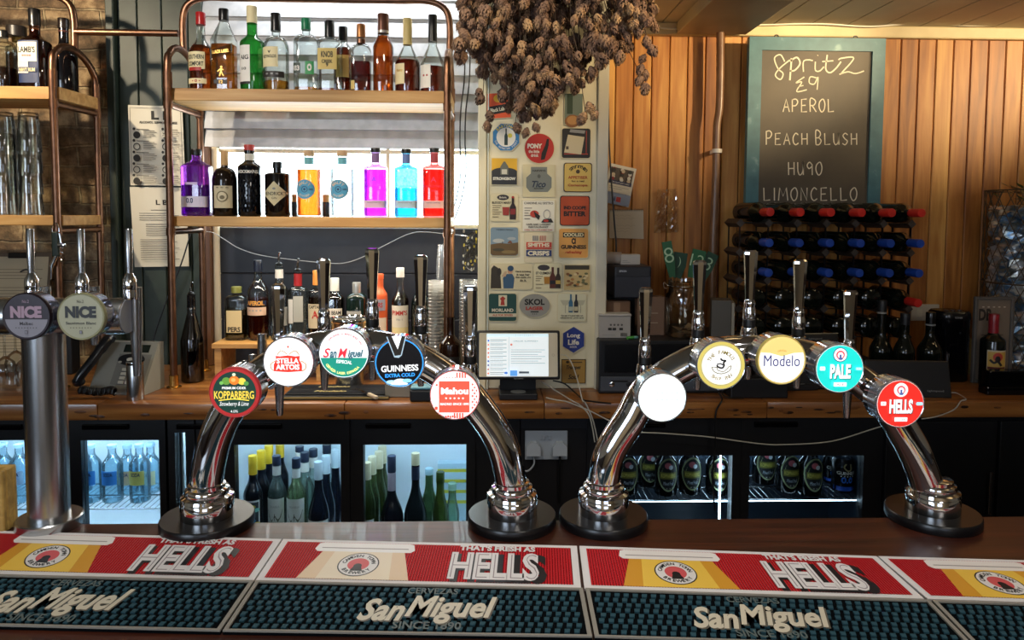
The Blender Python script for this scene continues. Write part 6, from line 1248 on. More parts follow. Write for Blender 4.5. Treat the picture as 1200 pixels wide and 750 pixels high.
for wd_ in (('APEROL', 918, 978, 131, 116), ('PEACH BLUSH', 898, 1005, 169.5, 156), ('HUGO', 924, 964, 205, 190), ('LIMONCELLO', 895, 1005, 235, 220)):
    g = G(); chalk_word(g, *wd_); b = MB(); g.into(b, on_front(0, 0, 0.0035), 0.0002); b.build('chalk_writing', t)
# pipe on the boarding and the boxed panel it rises into
b = MB(); pp = smooth_path([P(844, 26, 2.93), P(844, 80, 2.93), P(843, 125, 2.93), P(840, 150, 2.93), P(839, 200, 2.93), P(837, 250, 2.93), P(835, 300, 2.93), P(834, 345, 2.93), P(834, 446, 2.93)]); pp[0].z = 2.359
t = thing('wall_pipe', 'brown painted pipe running down the boarding beside the chalkboard', 'pipe', (pp[0].x, 2.93, ZCO+0.001)); o = -t.location
pp[-1].z = ZCO+0.0015
b.T = Matrix.Translation(o); b.tube(pp, 0.0155, noisy('pipe_paint', [(0.3, '6a4a34'), (0.7, '8a6648')], 10, 0.35, 0.03), 16); b.build('pipe', t)
q = P(840, 177, 2.93); b = MB(); b.T = Matrix.Translation(Vector((q.x, 2.93, q.z))+o); b.lathe([(0.0162, -0.008), (0.021, -0.008), (0.021, 0.008), (0.0162, 0.008)], mat('ddd4c4', 0.4), 18, caps=False); b.box((-0.006, 0.015, -0.008), (0.006, YB-0.016-2.93, 0.008), mat('ddd4c4', 0.4)); b.build('clip', t)
fx0, fx1 = P(801, 28, 2.86).x, P(885, 30, 2.86).x
t = thing('ceiling_box', 'shallow boxed panel under the boarded ceiling above the pipe', 'panel', ((fx0+fx1)/2, 2.66, 2.409)); hw = (fx1-fx0)/2
MB().rbox((-hw, -0.18, -0.05), (hw, 0.3, 0), noisy('panel_paint', [(0.35, 'a8977a'), (0.65, 'b8a88a')], 5, 0.5, 0.03), 0.004).build('body', t)
MB().rbox((-hw-0.004, -0.2, -0.052), (hw+0.004, -0.181, 0), mat('e8dcbc', 0.4), 0.003).build('lit_front_edge', t)  # front edge of the box, its lit look put into the colour
# leaflets
def pinned(name, label, cat, corners, draw, Y, base='d8d4cc', spiral=False, curl=0.006):
    ps = [P(x, y, Y) for x, y in corners]; c = sum(ps, Vector())/4; t = thing(name, label, cat, (c.x, Y, c.z))
    def fn(u, v, h): a = ps[3].lerp(ps[2], (u+1)/2); b_ = ps[0].lerp(ps[1], (u+1)/2); q_ = a.lerp(b_, (v+1)/2); return (q_.x-c.x, -h-curl*(0.5-v/2)**2, q_.z-c.z)
    g = G(); g.rect(-1, -1, 1, 1, mat(base, 0.6), 3, 6); draw(g); b = MB(); g.into(b, fn, 0.0004); b.add([Vector(fn(u, v, 0))+Vector((0, 0.0015, 0)) for u, v in ((-1, -1), (1, -1), (1, 1), (-1, 1))], [(3, 2, 1, 0)], mat(base, 0.6)); b.build('sheet', t)
    if spiral:
        b = MB()
        for i in range(20): u = -0.95+1.9*i/19; q_ = Vector(fn(u, 1, 0)); b.tube([q_+Vector((0, 0.003*math.cos(a)-0.001, 0.005*math.sin(a))) for a in [j*PI/4 for j in range(8)]], 0.0008, mat('2a2a2a', 0.4), 5, closed=True)
        b.build('spiral_binding', t)
    return t
def flyer(g):
    g.rect(-0.85, 0.2, 0.85, 0.85, mat('5a5048', 0.6), 1)
    for i in range(18): g.ell(math.sin(i*2.1)*0.7, 0.52+math.cos(i*1.3)*0.25, 0.14, 0.1, mat(('d8d4cc', '8a2c28', '3a3834', 'c8b8a0')[i % 4], 0.6), 8, 1)
    g.rect(-0.9, 0.02, 0.85, 0.2, mat('2a3058', 0.6), 1); g.text('FOR YOUR NEXT EVENT', 0, 0.11, 0.07, WHITE, w=1.4); g.rect(-0.9, -0.4, 0.85, 0.02, mat('d8d4c8', 0.6), 1); g.rect(-0.8, -0.12, 0.7, -0.1, GRY, 1); g.rect(-0.8, -0.22, 0.2, -0.2, GRY, 1)
    g.rect(-0.98, -0.98, 0.98, -0.42, mat('8a9ab8', 0.6), 1); g.rect(-0.1, -0.85, 0.25, -0.6, mat('b83a38', 0.6), 1); g.text('N', -0.3, -0.72, 0.25, LBLU, bold=0.05)
pinned('flyer', 'pale blue leaflet with a photograph pinned askew to the boarding', 'leaflet', ((715, 191), (746, 198), (736, 243), (707, 237)), flyer, 2.985)
pinned('notepad', 'spiral notepad page with faint handwriting hung below the leaflet', 'notepad', ((714, 246), (754, 246), (754, 280), (714, 279)), lambda g: [g.stroke([(-0.7+0.12*i, y+0.05*math.sin(i*2.2)) for i in range(n)], 0.02, mat('a89c88', 0.7), 3) for y, n in ((0.6, 9), (0.4, 11), (-0.1, 11), (-0.3, 9), (-0.5, 8))], 2.985, 'c8bca4', True)
# clear plastic bag
ps = [P(x, y, 2.97) for x, y in ((770, 222), (792, 221), (795, 272), (766, 273))]; c = sum(ps, Vector())/4
t = thing('plastic_bag', 'crinkled clear plastic bag pinned to the boarding', 'bag', (c.x, 2.97, c.z)); rr = random.Random(11); b = MB(); n = 12; vs_ = []
for j in range(n+1):
    for i in range(n+1):
        u, v = i/n, j/n; q_ = ps[3].lerp(ps[2], u).lerp(ps[0].lerp(ps[1], u), v); vs_.append((q_.x-c.x+rr.uniform(-.002, .002), -0.012*math.sin(PI*u)*math.sin(PI*v)*2+rr.uniform(-.009, .006), q_.z-c.z+rr.uniform(-.002, .002)))
b.add(vs_, [(j*(n+1)+i, j*(n+1)+i+1, (j+1)*(n+1)+i+1, (j+1)*(n+1)+i) for j in range(n) for i in range(n)], glass('e8e4d8', 0.16, 0.06, 'd8d0c0')); b.build('film', t); MB().lathe([(0, 0.0), (0.004, 0.002), (0.002, 0.008), (0, 0.008)], STEEL, 10, org=(0, 0, 0.08)).build('pin', t)
b = MB(); b.tube(smooth_path([P(x, y, 2.93) for x, y in ((712, 60), (713, 120), (714, 170), (717, 220), (720, 260), (722, 284), (722, 300))]), 0.0035, BLACK, 6); tag(b.build('power_cable'), 'black cable hanging down the boarding across the pale blue leaflet', 'cable')
# wall switch plate
q = P(1083, 366, YB-0.016); t = thing('wall_socket', 'cream double switch plate on the boarding behind the dark bottles', 'socket', (q.x, YB-0.0165, q.z)); MB().rbox((-0.06, -0.009, -0.035), (0.06, 0, 0.035), mat('d8cdb8', 0.35), 0.003).build('plate', t)
for s in (-0.028, 0.028): MB().rbox((s-0.012, -0.014, -0.018), (s+0.012, -0.0095, 0.018), mat('e4dac4', 0.35), 0.002).build('switch', t)
# double socket with plugs below the counter
q = P(640, 521, 2.44); t = thing('wall_socket', 'grey double power socket with two plugs on the black panel', 'socket', (q.x, 2.4395, q.z)); PG = mat('a8b0ba', 0.4)
MB().rbox((-0.073, -0.009, -0.05), (0.073, 0, 0.05), PG, 0.003).build('plate', t)
for s in (-0.045, 0.045):
    pl_ = MB(); pl_.T = Matrix.Translation((s, -0.0095, -0.008)) @ Matrix.Rotation(PI/2, 4, 'X'); pl_.prism([(-0.024, -0.022), (0.024, -0.022), (0.024, 0.008), (0.01, 0.024), (-0.01, 0.024), (-0.024, 0.008)], 0, 0.022, mat('b8c0ca', 0.4)); pl_.build('plug', t)
    b = MB(); b.tube(smooth_path([(s, -0.02, -0.03), (s+0.002, -0.022, -0.06), (s-0.02 if s < 0 else s, -0.02, -0.085), (s-0.05 if s < 0 else s+0.002, -0.015, -0.075 if s < 0 else -0.2)]), 0.003, PG if s < 0 else BLACK, 6); b.build('flex', t)
for s in (-0.01, 0.01): MB().rbox((s-0.006, -0.013, 0.02), (s+0.006, -0.0095, 0.036), PG, 0.0015).build('switch', t)

# ================================================================ WINE RACK
YA, YC = 2.74, 2.885
xs_ = [P(x, 262, YA).x for x in (868, 901.5, 935, 969, 1003, 1036, 1069)]; zs_ = [P(968, y, YA).z for y in (262, 296, 329, 362, 395)]
zs_ = [z for z in zs_ if z > ZCO+0.02]; pz = zs_[0]-zs_[1]
t = thing('wine_rack', 'dark timber and metal wine rack standing on the counter under the chalkboard', 'wine rack', (xs_[3], (YA+YC)/2, ZCO+0.001)); o = Matrix.Translation(-t.location)
dkw = wood('rack_wood', [(0.3, '2a211b'), (0.7, '463a31')], 'Y', 1.2, 0.5, None, bmp=0.1); dkm = mat('15151a', 0.4, 0.6); dd = 0.0165
while zs_[-1]-pz > ZCO+0.03: zs_.append(zs_[-1]-pz)
for j, z in enumerate(zs_):
    for i, x in enumerate(xs_):
        b = MB(); b.T = o
        pr = [(x, z-dd), (x+dd, z), (x, z+dd), (x-dd, z)]
        b.add([(a, YA, c) for a, c in pr]+[(a, YC, c) for a, c in pr], [(0, 1, 2, 3), (7, 6, 5, 4)]+[(k2, 4+k2, 4+(k2+1) % 4, (k2+1) % 4) for k2 in range(4)], dkw); b.build('wooden_peg', t)
b = MB(); b.T = o
for yy in (YA+0.01, YC-0.01):
    for x in xs_: b.box((x-0.0012, yy-0.006, ZCO+0.001), (x+0.0012, yy+0.006, zs_[0]+0.002), dkm)
    for z in zs_: b.box((xs_[0], yy-0.006, z-0.0012), (xs_[-1], yy+0.006, z+0.0012), dkm)
b.build('metal_straps', t)

rb = {}
def rack_bottle(label, x, z, cap, grp):
    loc = (x, 2.885 if cap != 'black' else 2.70, z)
    if cap not in rb:
        t = thing('wine_bottle', label, 'bottle', loc, 0, grp, rot=(math.radians(90 if cap != 'black' else -90), 0, 0))
        R = 0.0385; prof = [(R*0.8, 0), (R, 0.006), (R, 0.17)]+[(0.0145+(R-0.0145)*(1+math.cos(PI*i/8))/2, 0.17+0.05*i/8) for i in range(1, 9)]+[(0.0142, 0.235)]
        MB().lathe(prof, DARKG, 24).build('glass_body', t)
        cm = {'red': mat('c42a22', 0.3), 'blue': mat('1f4196', 0.3), 'black': mat('17171b', 0.3)}[cap]
        MB().lathe([(0.0158, 0.233), (0.0158, 0.296), (0.0148, 0.298), (0.0, 0.299)], cm, 20).build('capsule', t); rb[cap] = t; return t
    return dup(rb[cap], loc, label=label, group=grp)
ORD = ('first', 'second', 'third', 'fourth', 'fifth', 'sixth')
for j in range(5):
    for i in range(6):
        x = (xs_[i]+xs_[i+1])/2-0.002; z = (zs_[0]+0.0415) if j == 0 else zs_[j]+0.0415
        cap = 'red' if j == 0 or (j == 3 and i == 5) else ('blue' if j < 3 else 'black')
        if cap == 'black':
            rack_bottle('wine bottle lying base outward, %s from the pipe, rack row %s' % (ORD[i], 'four' if j == 3 else 'five'), x, z+0.0005, 'black', 'wine bottles lying in the rack')
            continue
        lb = '%s-capped wine bottle, %s from the pipe %s' % (cap, ORD[i], ('on top of the rack', 'in the second row of the rack', 'in the third row of the rack', '')[j])
        if j == 3: lb = 'red-capped wine bottle alone in the fourth row of the rack'
        rack_bottle(lb, x, z+0.0005, cap, 'wine bottles lying in the rack')

# ================================================================ COUNTER THINGS, RIGHT OF THE PILLAR
Yd = 2.50
def bx_(x0, x1, y): return WX(x0, y), WX(x1, y)
# cash drawer / till base
zd = P(760, 399, Yd).z; a_, b_ = bx_(704, 864, Yd); m_ = (a_+b_)/2
t = thing('cash_drawer', 'wide black till drawer unit with a grey lower front and round lock', 'cash drawer', (m_, Yd, ZCO+0.0008)); zm = P(760, 440, Yd).z-ZCO
MB().rbox((a_-m_, 0, 0), (b_-m_, 0.40, zd-ZCO), mat('0e0f13', 0.4), 0.004).build('body', t)
MB().rbox((a_-m_+0.006, -0.008, 0.01), (b_-m_-0.006, -0.0005, zm-0.004), mat('4c5058', 0.4, 0.3), 0.002).build('drawer_front', t)
MB().rbox((a_-m_+0.02, -0.006, zm+0.01), (b_-m_-0.02, -0.0005, zd-ZCO-0.012), mat('08090c', 0.25), 0.002).build('upper_panel', t)
for px in (719, 739, 836): b = MB(); b.T = Matrix.Translation((WX(px, Yd)-m_, -0.0085, 0.035)) @ Matrix.Rotation(PI/2, 4, 'X'); b.lathe([(0.009, 0), (0.009, 0.003), (0.006, 0.004), (0.0, 0.004)], CHROME if px != 739 else BLACK, 18); b.build('lock', t)
b = MB(); b.tube([(WX(815, Yd)-m_, -0.009, 0.02), (WX(815, Yd)-m_, -0.02, 0.025), (WX(822, Yd)-m_, -0.02, 0.025), (WX(822, Yd)-m_, -0.009, 0.02)], 0.003, CHROME, 8); b.build('pull', t)
b = MB(); b.rbox((WX(718, Yd)-m_, -0.0095, zm-0.022), (WX(738, Yd)-m_, -0.0085, zm-0.016), BLACK, 0.0003, 1); b.build('slot', t)
ZD = zd+0.0015
# stand and printer
zpr = P(742, 350, 2.6).z
t = thing('speaker_box', 'black box behind the small cartons carrying the receipt printer', 'box', (WX(733, 2.7), 2.68, ZD)); w_ = M(30, 2.7); MB().rbox((-w_, 0, 0), (w_, 0.17, zpr-ZD-0.001), mat('0d0d10', 0.6), 0.004).build('body', t); MB().rbox((-w_+0.008, -0.004, 0.01), (w_-0.008, -0.0005, zpr-ZD-0.012), mat('08080a', 0.8), 0.002).build('front_panel', t)
a_, b_ = bx_(721, 764.5, 2.6); m_ = (a_+b_)/2; hp = P(742, 312, 2.6).z-zpr
t = thing('receipt_printer', 'dark cube receipt printer standing on a black box by the pillar', 'printer', (m_, 2.6, zpr+0.0008))
MB().rbox((a_-m_, 0, 0), (b_-m_, 0.24, hp), mat('1a1d26', 0.45), 0.006).build('body', t); MB().rbox((a_-m_+0.003, -0.003, 0.004), (b_-m_-0.003, -0.0003, hp*0.68), mat('232733', 0.4), 0.002).build('front_panel', t)
g = G(); g.text('EPSON', -0.037, hp*0.84, 0.007, mat('c8ccd4', 0.4), w=0.026, bold=0.03); b = MB(); g.into(b, on_front(0, 0, -0.0005)); b.build('lettering', t)
zt_ = zpr+hp+0.0015
t = thing('paper_roll', 'roll of till paper lying on the receipt printer', 'paper roll', (WX(718, 2.72), 2.70, zt_+0.0225)); b = MB(); b.T = Matrix.Rotation(PI/2, 4, 'Y') @ Matrix.Rotation(0.35, 4, 'X'); b.lathe([(0.006, -0.03), (0.0225, -0.03), (0.0225, 0.03), (0.006, 0.03)], mat('b8aea4', 0.7), 24, caps=False); b.lathe([(0.0, 0.031), (0.0225, 0.0305)], mat('a89e94', 0.7), 24, caps=False); b.lathe([(0.0225, -0.0305), (0, -0.031)], mat('a89e94', 0.7), 24, caps=False); b.build('roll', t)
t = thing('small_box', 'small white card box on the receipt printer', 'box', (WX(738, 2.68), 2.66, zt_), rz=0.05); MB().rbox((-0.035, 0, 0), (0.038, 0.05, 0.038), mat('c4bcb0', 0.6), 0.002).build('body', t); g = G(); g.rect(-0.03, 0.008, 0.0, 0.01, GRY, 1); g.rect(-0.03, 0.014, -0.01, 0.016, GRY, 1); b = MB(); g.into(b, on_front()); b.build('print', t)
# cartons
a_, b_ = bx_(704, 741, 2.54); m_ = (a_+b_)/2; hb = P(722, 368, 2.54).z-ZD
t = thing('carton', 'white printed carton with open lid on the till drawer', 'box', (m_, 2.54, ZD)); MB().rbox((a_-m_, 0, 0), (b_-m_, 0.055, hb-0.008), mat('aaa6a4', 0.6), 0.002).build('body', t); MB().rbox((a_-m_-0.002, -0.003, hb-0.0075), (b_-m_+0.002, 0.057, hb), mat('b8b4b0', 0.6), 0.002).build('lid', t)
g = G()
for i in range(4): g.ell(-0.015+i*0.013, hb*0.55, 0.004, 0.004, mat('5a5858', 0.6), 10, 1)
for i, x in enumerate((-0.02, -0.004, 0.02)): g.rect(x-0.005, hb*0.33, x+0.008, hb*0.43, mat('2a2a2c', 0.6), 1)
g.rect(-0.045, hb*0.12, 0.0, hb*0.14, GRY, 1); [g.rect(0.02+i*0.003, hb*0.08, 0.0215+i*0.003, hb*0.22, mat('3a3a3c', 0.6), 1) for i in range(8)]
b = MB(); g.into(b, on_front()); b.build('print', t)
a_, b_ = bx_(708, 739, 2.63); m_ = (a_+b_)/2; h1 = P(722, 351, 2.63).z-ZD
t = thing('carton', 'plain brown carton behind the white printed one', 'box', (m_, 2.615, ZD)); MB().rbox((a_-m_, 0, 0), (b_-m_, 0.05, h1-0.004), mat('7a5a42', 0.7), 0.002).build('body', t); MB().box((-0.012, -0.0012, 0.02), (0.012, -0.0005, h1-0.01), mat('96765a', 0.4)).build('tape', t)
a_, b_ = bx_(749, 781, 2.60); m_ = (a_+b_)/2; h1 = P(765, 348, 2.60).z-ZD
t = thing('carton', 'tall brown carton between the printer and the glass jar', 'box', (m_, 2.60, ZD)); MB().rbox((a_-m_, 0, 0), (b_-m_, 0.06, h1), mat('6e5444', 0.75), 0.002).build('body', t)
for zz in (0.045, 0.08): MB().box((a_-m_+0.012, -0.0014, zz), (b_-m_-0.025, -0.0006, zz+0.002), mat('a89884', 0.6)).build('printed_line', t)
t = thing('marker_pen', 'green capped marker pen lying on the till drawer', 'pen', (WX(742, 2.52), 2.515, ZD+0.006), rz=0.4); b = MB(); b.tube([(-0.018, 0, 0), (0.008, 0, 0)], 0.0055, mat('4aa04a', 0.4), 10); b.build('cap', t); b = MB(); b.tube([(0.008, 0, 0), (0.024, 0, 0.0), (0.028, 0, 0)], [0.0048, 0.0048, 0.002], mat('7abac0', 0.4), 10); b.build('barrel', t)
# jar with table-number paddles
xj = WX(803, 2.58); zj = P(803, 328, 2.58).z-ZD; RJ = 0.064
t = thing('glass_jar', 'large clear clip-top jar with paper scraps inside on the till drawer', 'jar', (xj, 2.585, ZD))
MB().lathe([(RJ*0.9, 0), (RJ, 0.008), (RJ, zj*0.68), (RJ*0.96, zj*0.75), (RJ*0.84, zj*0.8), (RJ*0.82, zj*0.86), (RJ*0.88, zj*0.88), (RJ*0.88, zj*0.93), (RJ*0.84, zj*0.94), (RJ*0.86, zj), (RJ*0.8, zj)], glass('dcd8cc', 0.12), 36, caps=False).lathe([(0, 0.004), (RJ*0.9, 0.003)], glass('dcd8cc', 0.12), 36, caps=False).build('glass_body', t)
b = MB(); b.tube([(RJ*0.9*math.cos(a), RJ*0.9*math.sin(a), zj*0.9) for a in [i*PI/12 for i in range(24)]], 0.0016, CHROME, 6, closed=True); b.tube(smooth_path([(-RJ*0.9, 0, zj*0.9), (-RJ*1.12, 0, zj*0.95), (-RJ*1.1, 0, zj*0.86), (-RJ*0.92, 0, zj*0.85)]), 0.0018, CHROME, 6); b.build('wire_clip', t)
rr = random.Random(2)
for i in range(6):
    s = thing('paper_scrap', 'torn paper scrap lying in the clip-top jar', 'paper', (xj+rr.uniform(-0.03, 0.025), 2.585+rr.uniform(-0.03, 0.02), ZD+0.008+0.006*i), 0, 'paper scraps in the jar', rot=(rr.uniform(-0.3, 0.9)*(i > 2), rr.uniform(-0.3, 0.3)*(i > 2), rr.uniform(0, 3)))
    b = MB(); b.prism([(-0.022, -0.012), (0.02, -0.015), (0.008, 0.02)], 0, 0.001, mat('b8a488', 0.7)); b.build('sheet', s)
GP = mat('1a5a34', 0.45); GP2 = mat('123f2a', 0.5)
def paddle(label, px0, py0, px1, py1, w0, w1, num, tone, Y, stem):
    a, b2 = P(px0, py0, Y), P(px1, py1, Y); d = b2-a; L_ = d.length; ang = math.atan2(d.x, d.z)
    t = thing('table_number', label, 'sign', (a.x, Y, a.z), rot=(0, ang, 0)); k = Y/F; b = MB(); b.T = Matrix.Rotation(PI/2, 4, 'X'); b.prism([(-w0*k/2, 0), (w0*k/2, 0), (w1*k/2, L_*0.5), (w1*k/2*0.96, L_), (-w1*k/2*0.96, L_), (-w1*k/2, L_*0.5)], -0.002, 0.002, tone); b.build('paddle', t)
    b = MB(); b.tube([(0, 0, 0.002), (0, 0.0, -stem)], 0.0035, mat('8a5a24', 0.6), 8); b.build('stick', t)
    g = G(); g.text(num, 0, L_*0.62, L_*0.42, mat('a8c4a0', 0.6), bold=-0.01); b = MB(); g.into(b, on_front(0, 0, -0.0022)); b.build('number', t)
zz = lambda py, Y: P(800, py, Y).z
paddle('green table-number paddle marked 8 leaning over the jar rim', 788, 325, 781, 283, 7, 12, '8', GP, 2.57, 0.10)
paddle('green table-number paddle with a yellow curve behind the one marked 8', 793, 326, 798, 296, 10, 17, ')', GP2, 2.60, 0.10)
paddle('green table-number paddle marked 12 behind the second tap handle', 812, 326, 820, 293, 13, 17, '12', GP, 2.585, 0.10)
paddle('dark green table-number paddle with its number hidden beside the one marked 12', 820, 330, 836, 297, 10, 15, '3', GP2, 2.61, 0.10)
# angled panel (folder) and POS terminals
p = P(850, 400, 2.56); t = thing('folder', 'grey box file standing on the till drawer beside the wine rack', 'folder', (WX(848, 2.56), 2.56, ZD), rz=math.radians(-14)); hf = P(848, 352, 2.56).z-ZD
MB().rbox((-0.035, 0, 0), (0.034, 0.09, hf), mat('4a4640', 0.6), 0.002).build('cover', t); MB().rbox((0.0345, -0.002, 0), (0.046, 0.09, hf-0.008), mat('8a8478', 0.4), 0.003).build('spine', t)
def tablet(name, label, pc, Y, w_, h_, tilt, rz, screen, base=True, bez=BLKPL):
    c = P(pc[0], pc[1], Y); t = thing(name, label, 'till tablet', (c.x, Y, ZCO+0.0008), rz=rz); zc_ = c.z-ZCO-0.0008; k = Y/F; W_, Hh = w_*k/2, h_*k/2
    Tm = Matrix.Translation((0, 0, zc_)) @ Matrix.Rotation(tilt, 4, 'X')
    b = MB(); b.T = Tm; b.rbox((-W_, 0, -Hh), (W_, 0.016, Hh), bez, 0.006); b.build('housing', t)
    if screen: screen(t, Tm, W_, Hh)
    if base:
        b = MB(); sw = 0.062; b.add([(-sw, 0.03, 0.02), (sw, 0.03, 0.02), (sw, 0.05, 0.02), (-sw, 0.05, 0.02), (-sw, 0.018, zc_), (sw, 0.018, zc_), (sw, 0.035, zc_), (-sw, 0.035, zc_)], [(0, 3, 2, 1), (4, 5, 6, 7), (0, 1, 5, 4), (1, 2, 6, 5), (2, 3, 7, 6), (3, 0, 4, 7)], BLKPL); b.build('stand_neck', t)
        b = MB(); b.rbox((-sw-0.003, -0.03, 0), (sw+0.003, 0.10, 0.022), BLKPL, 0.004); b.build('stand_base', t); MB().lathe([(0.026, 0.0222), (0.026, 0.0232), (0, 0.0234)], mat('9aa0a4', 0.3, 0.6), 24, org=(0, 0.0, 0)).build('base_badge', t)
    return t
def scr(t, Tm, W_, Hh):
    b = MB(); b.T = Tm; g = G(); g.rrect(-W_*0.94, -Hh*0.88, W_*0.94, Hh*0.9, 0.004, mat('d8ccb0', 0.3)); b2 = em('dfe8ea', 0.5); b3 = em('b8d4e8', 0.5); gr = em('6a767e', 0.2)
    x0, x1 = -W_*0.76, W_*0.72; g.rect(x0, -Hh*0.86, x1, Hh*0.86, b2, 1); g.rect(x0, Hh*0.74, x1, Hh*0.86, em('c8e0ea', 0.6), 1); xm = x0+(x1-x0)*0.36
    g.rect(xm, -Hh*0.86, xm+0.0006, Hh*0.74, gr, 1); g.text('- - - - - - - - -', 0.02, Hh*0.8, 0.0012, gr, w=0.06)
    for i in range(9):
        y = Hh*(0.58-i*0.165); g.ell(x0+0.006, y, 0.0032, 0.0032, em(('2f5fc0', 'd8846a', 'd8846a', 'c86a5a', 'e0906a', '3a5aa8', '5a5a90', 'b87a6a', 'd8745a')[i], 0.6), 10, 1); g.rect(x0+0.012, y+0.002, xm-0.008, y+0.0035, gr, 1); g.rect(x0+0.012, y-0.003, xm-0.02, y-0.002, gr, 1)
    g.text('ORDER SUMMARY', (xm+x1)/2-0.01, Hh*0.56, 0.004, em('5a646a', 0.4), w=0.085); g.ell(xm+0.008, Hh*0.42, 0.004, 0.004, em('c87a6a', 0.6), 10, 1)
    for i in range(7): g.rect(xm+0.006, Hh*(0.2-i*0.09), x1-0.012-0.012*(i % 3), Hh*(0.2-i*0.09)+0.0012, gr, 1)
    g.rect(xm+0.004, -Hh*0.84, xm+0.028, -Hh*0.62, em('4a90d8', 0.6), 1); g.rect(xm+0.034, -Hh*0.74, xm+0.068, -Hh*0.66, em('3a4450', 0.3), 1); g.ell(xm-0.01, -Hh*0.72, 0.006, 0.004, em('2f6fc8', 0.6), 12, 1)
    g.ell(W_*0.83, 0, 0.0045, 0.0045, mat('a89c84', 0.3), 16, 1, inner=0.8); g.text('lightspeed', 0.0, -Hh*0.95, 0.006, mat('a8a8a8', 0.4), w=0.03)
    g.into(b, on_front(0, 0, -0.0004), 0.0002); b.build('screen', t)
tablet('till_tablet', 'black till tablet with a lit screen on a stand before the cream pillar', (607.5, 416), 2.44, 99, 58, math.radians(-10), math.radians(0), scr)
def back(t, Tm, W_, Hh):
    b = MB(); b.T = Tm; g = G(); g.text('lightspeed', W_*0.45, Hh*0.82, 0.008, mat('8a8a8a', 0.4), w=0.05); g.into(b, on_front(0, 0, -0.0004)); b.build('lettering', t)
    b = MB(); b.T = Tm; b.box((W_*0.2, 0.0, Hh+0.0005), (W_, 0.014, Hh+0.003), mat('a8987a', 0.5)); b.build('paper_edge', t)
tablet('till_tablet', 'black till terminal seen from behind under the two middle handles', (935, 424), 2.56, 108, 66, math.radians(-12), math.radians(4), back)
def back2(t, Tm, W_, Hh):
    b = MB(); b.T = Tm; g = G(); g.text('lightspeed', W_*0.62, -Hh*0.62, 0.008, mat('a8a8a8', 0.4), w=0.055); g.into(b, on_front(0, 0, -0.0004)); b.build('lettering', t)
tablet('till_tablet', 'slanted black tablet leaning on the counter behind the red badge', (1064, 444), 2.455, 100, 45, math.radians(-14), math.radians(-6), back2, base=False)
p = P(890, 488, 2.42); t = thing('charger_block', 'black charger block on the counter edge under the arch', 'charger', (p.x, 2.425, ZCO+0.0008)); MB().rbox((-0.1, 0, 0), (0.1, 0.06, 0.07), BLKPL, 0.005).build('body', t); b = MB(); b.tube(smooth_path([(-0.1, 0.02, 0.03), (-0.13, 0.0, 0.02), (-0.11, -0.01, 0.006), (-0.06, -0.015, 0.006)]), 0.003, BLACK, 6); b.build('cord', t)
# cables over the counter edge
def cable(label, pts, m_, r=0.0022, name='cable'):
    q_ = []
    for x, y, Y in pts:
        s = PZ(x, y, ZCO+0.013); q_.append(s if s.y > YCF-0.004 and y > 452 else (P(x, y, Y) if y < 452 else P(x, y, YCF-0.015)))
    p_ = [q_[0]]
    for a_, c_ in zip(q_[:-1], q_[1:]):
        if (a_.y > YCF-0.004) != (c_.y > YCF-0.004): m2 = a_.lerp(c_, 0.5); p_.append(Vector((m2.x, YCF-0.012, ZCO+0.012)))
        p_.append(c_)
    b = MB(); b.tube(smooth_path(p_), r, m_, 6); return tag(b.build(name), label, 'cable')
WC = mat('b8b4a8', 0.5)
cable('white charging lead curving from the lit tablet down past the pillar mats', [(657, 416, 2.45), (664, 417, 2.44), (671, 428, 2.42), (678, 450, 2.40), (686, 472, 2.38), (694, 490, 2.365), (698, 505, 2.37), (701, 520, 2.38)], WC)
cable('white lead crossing the counter edge from the lit tablet foot', [(634, 447, 2.48), (655, 460, 2.44), (680, 475, 2.40), (690, 486, 2.37), (694, 500, 2.365), (697, 518, 2.37)], WC)
cable('white lead trailing along the counter edge toward the blank badge', [(640, 466, 2.45), (665, 471, 2.42), (690, 481, 2.37), (710, 491, 2.36), (740, 505, 2.36), (780, 508, 2.36), (830, 512, 2.36), (890, 520, 2.36), (920, 521, 2.36), (975, 517, 2.36), (1032, 500, 2.36), (1070, 492, 2.37)], WC)
cable('black lead lying behind the lit tablet on the counter', [(648, 446, 2.49), (662, 450, 2.48), (676, 462, 2.46), (690, 470, 2.44), (716, 473, 2.42)], BLACK, 0.0028)
cable('white charging lead looping from the slanted tablet', [(1113, 460, 2.43), (1122, 461, 2.42), (1126, 470, 2.41), (1118, 480, 2.40), (1098, 488, 2.39), (1080, 491, 2.385)], WC)
cable('black lead hanging from the till drawer over the cooler front', [(842, 460, 2.42), (840, 480, 2.40), (838, 495, 2.365), (838, 520, 2.36), (835, 560, 2.37), (838, 600, 2.38)], BLACK, 0.003)
# tall black machine, sign, basket, base
hm = P(1117, 366, 2.66).z-ZCO; t = thing('water_boiler', 'tall glossy black machine with buttons on top beside the red-capsule bottle', 'machine', (WX(1117, 2.72), 2.72, ZCO+0.0008)); w_ = M(19, 2.72)
MB().lathe([(w_*0.96, 0), (w_, 0.006), (w_, hm*0.88)], BLKGLOSS, 40, (3.4, 1.0)).build('body', t); MB().lathe([(w_*1.01, hm*0.882), (w_*1.03, hm*0.9), (w_*1.02, hm*0.97), (w_*0.92, hm)], mat('141416', 0.25), 40, (3.4, 1.0)).build('top', t)
for i in range(3): MB().lathe([(0.009, hm+0.0003), (0.009, hm+0.003), (0.0, hm+0.004)], mat('3a2e26', 0.3), 14, org=(-0.025+i*0.025, -0.02, 0)).build('button', t)
b = MB(); g = G(); g.text('TOWER', -0.005, hm*0.92, 0.006, mat('a8a8a8', 0.4), w=0.03); g.into(b, on_front(0, 0, -w_*1.04)); b.build('lettering', t)
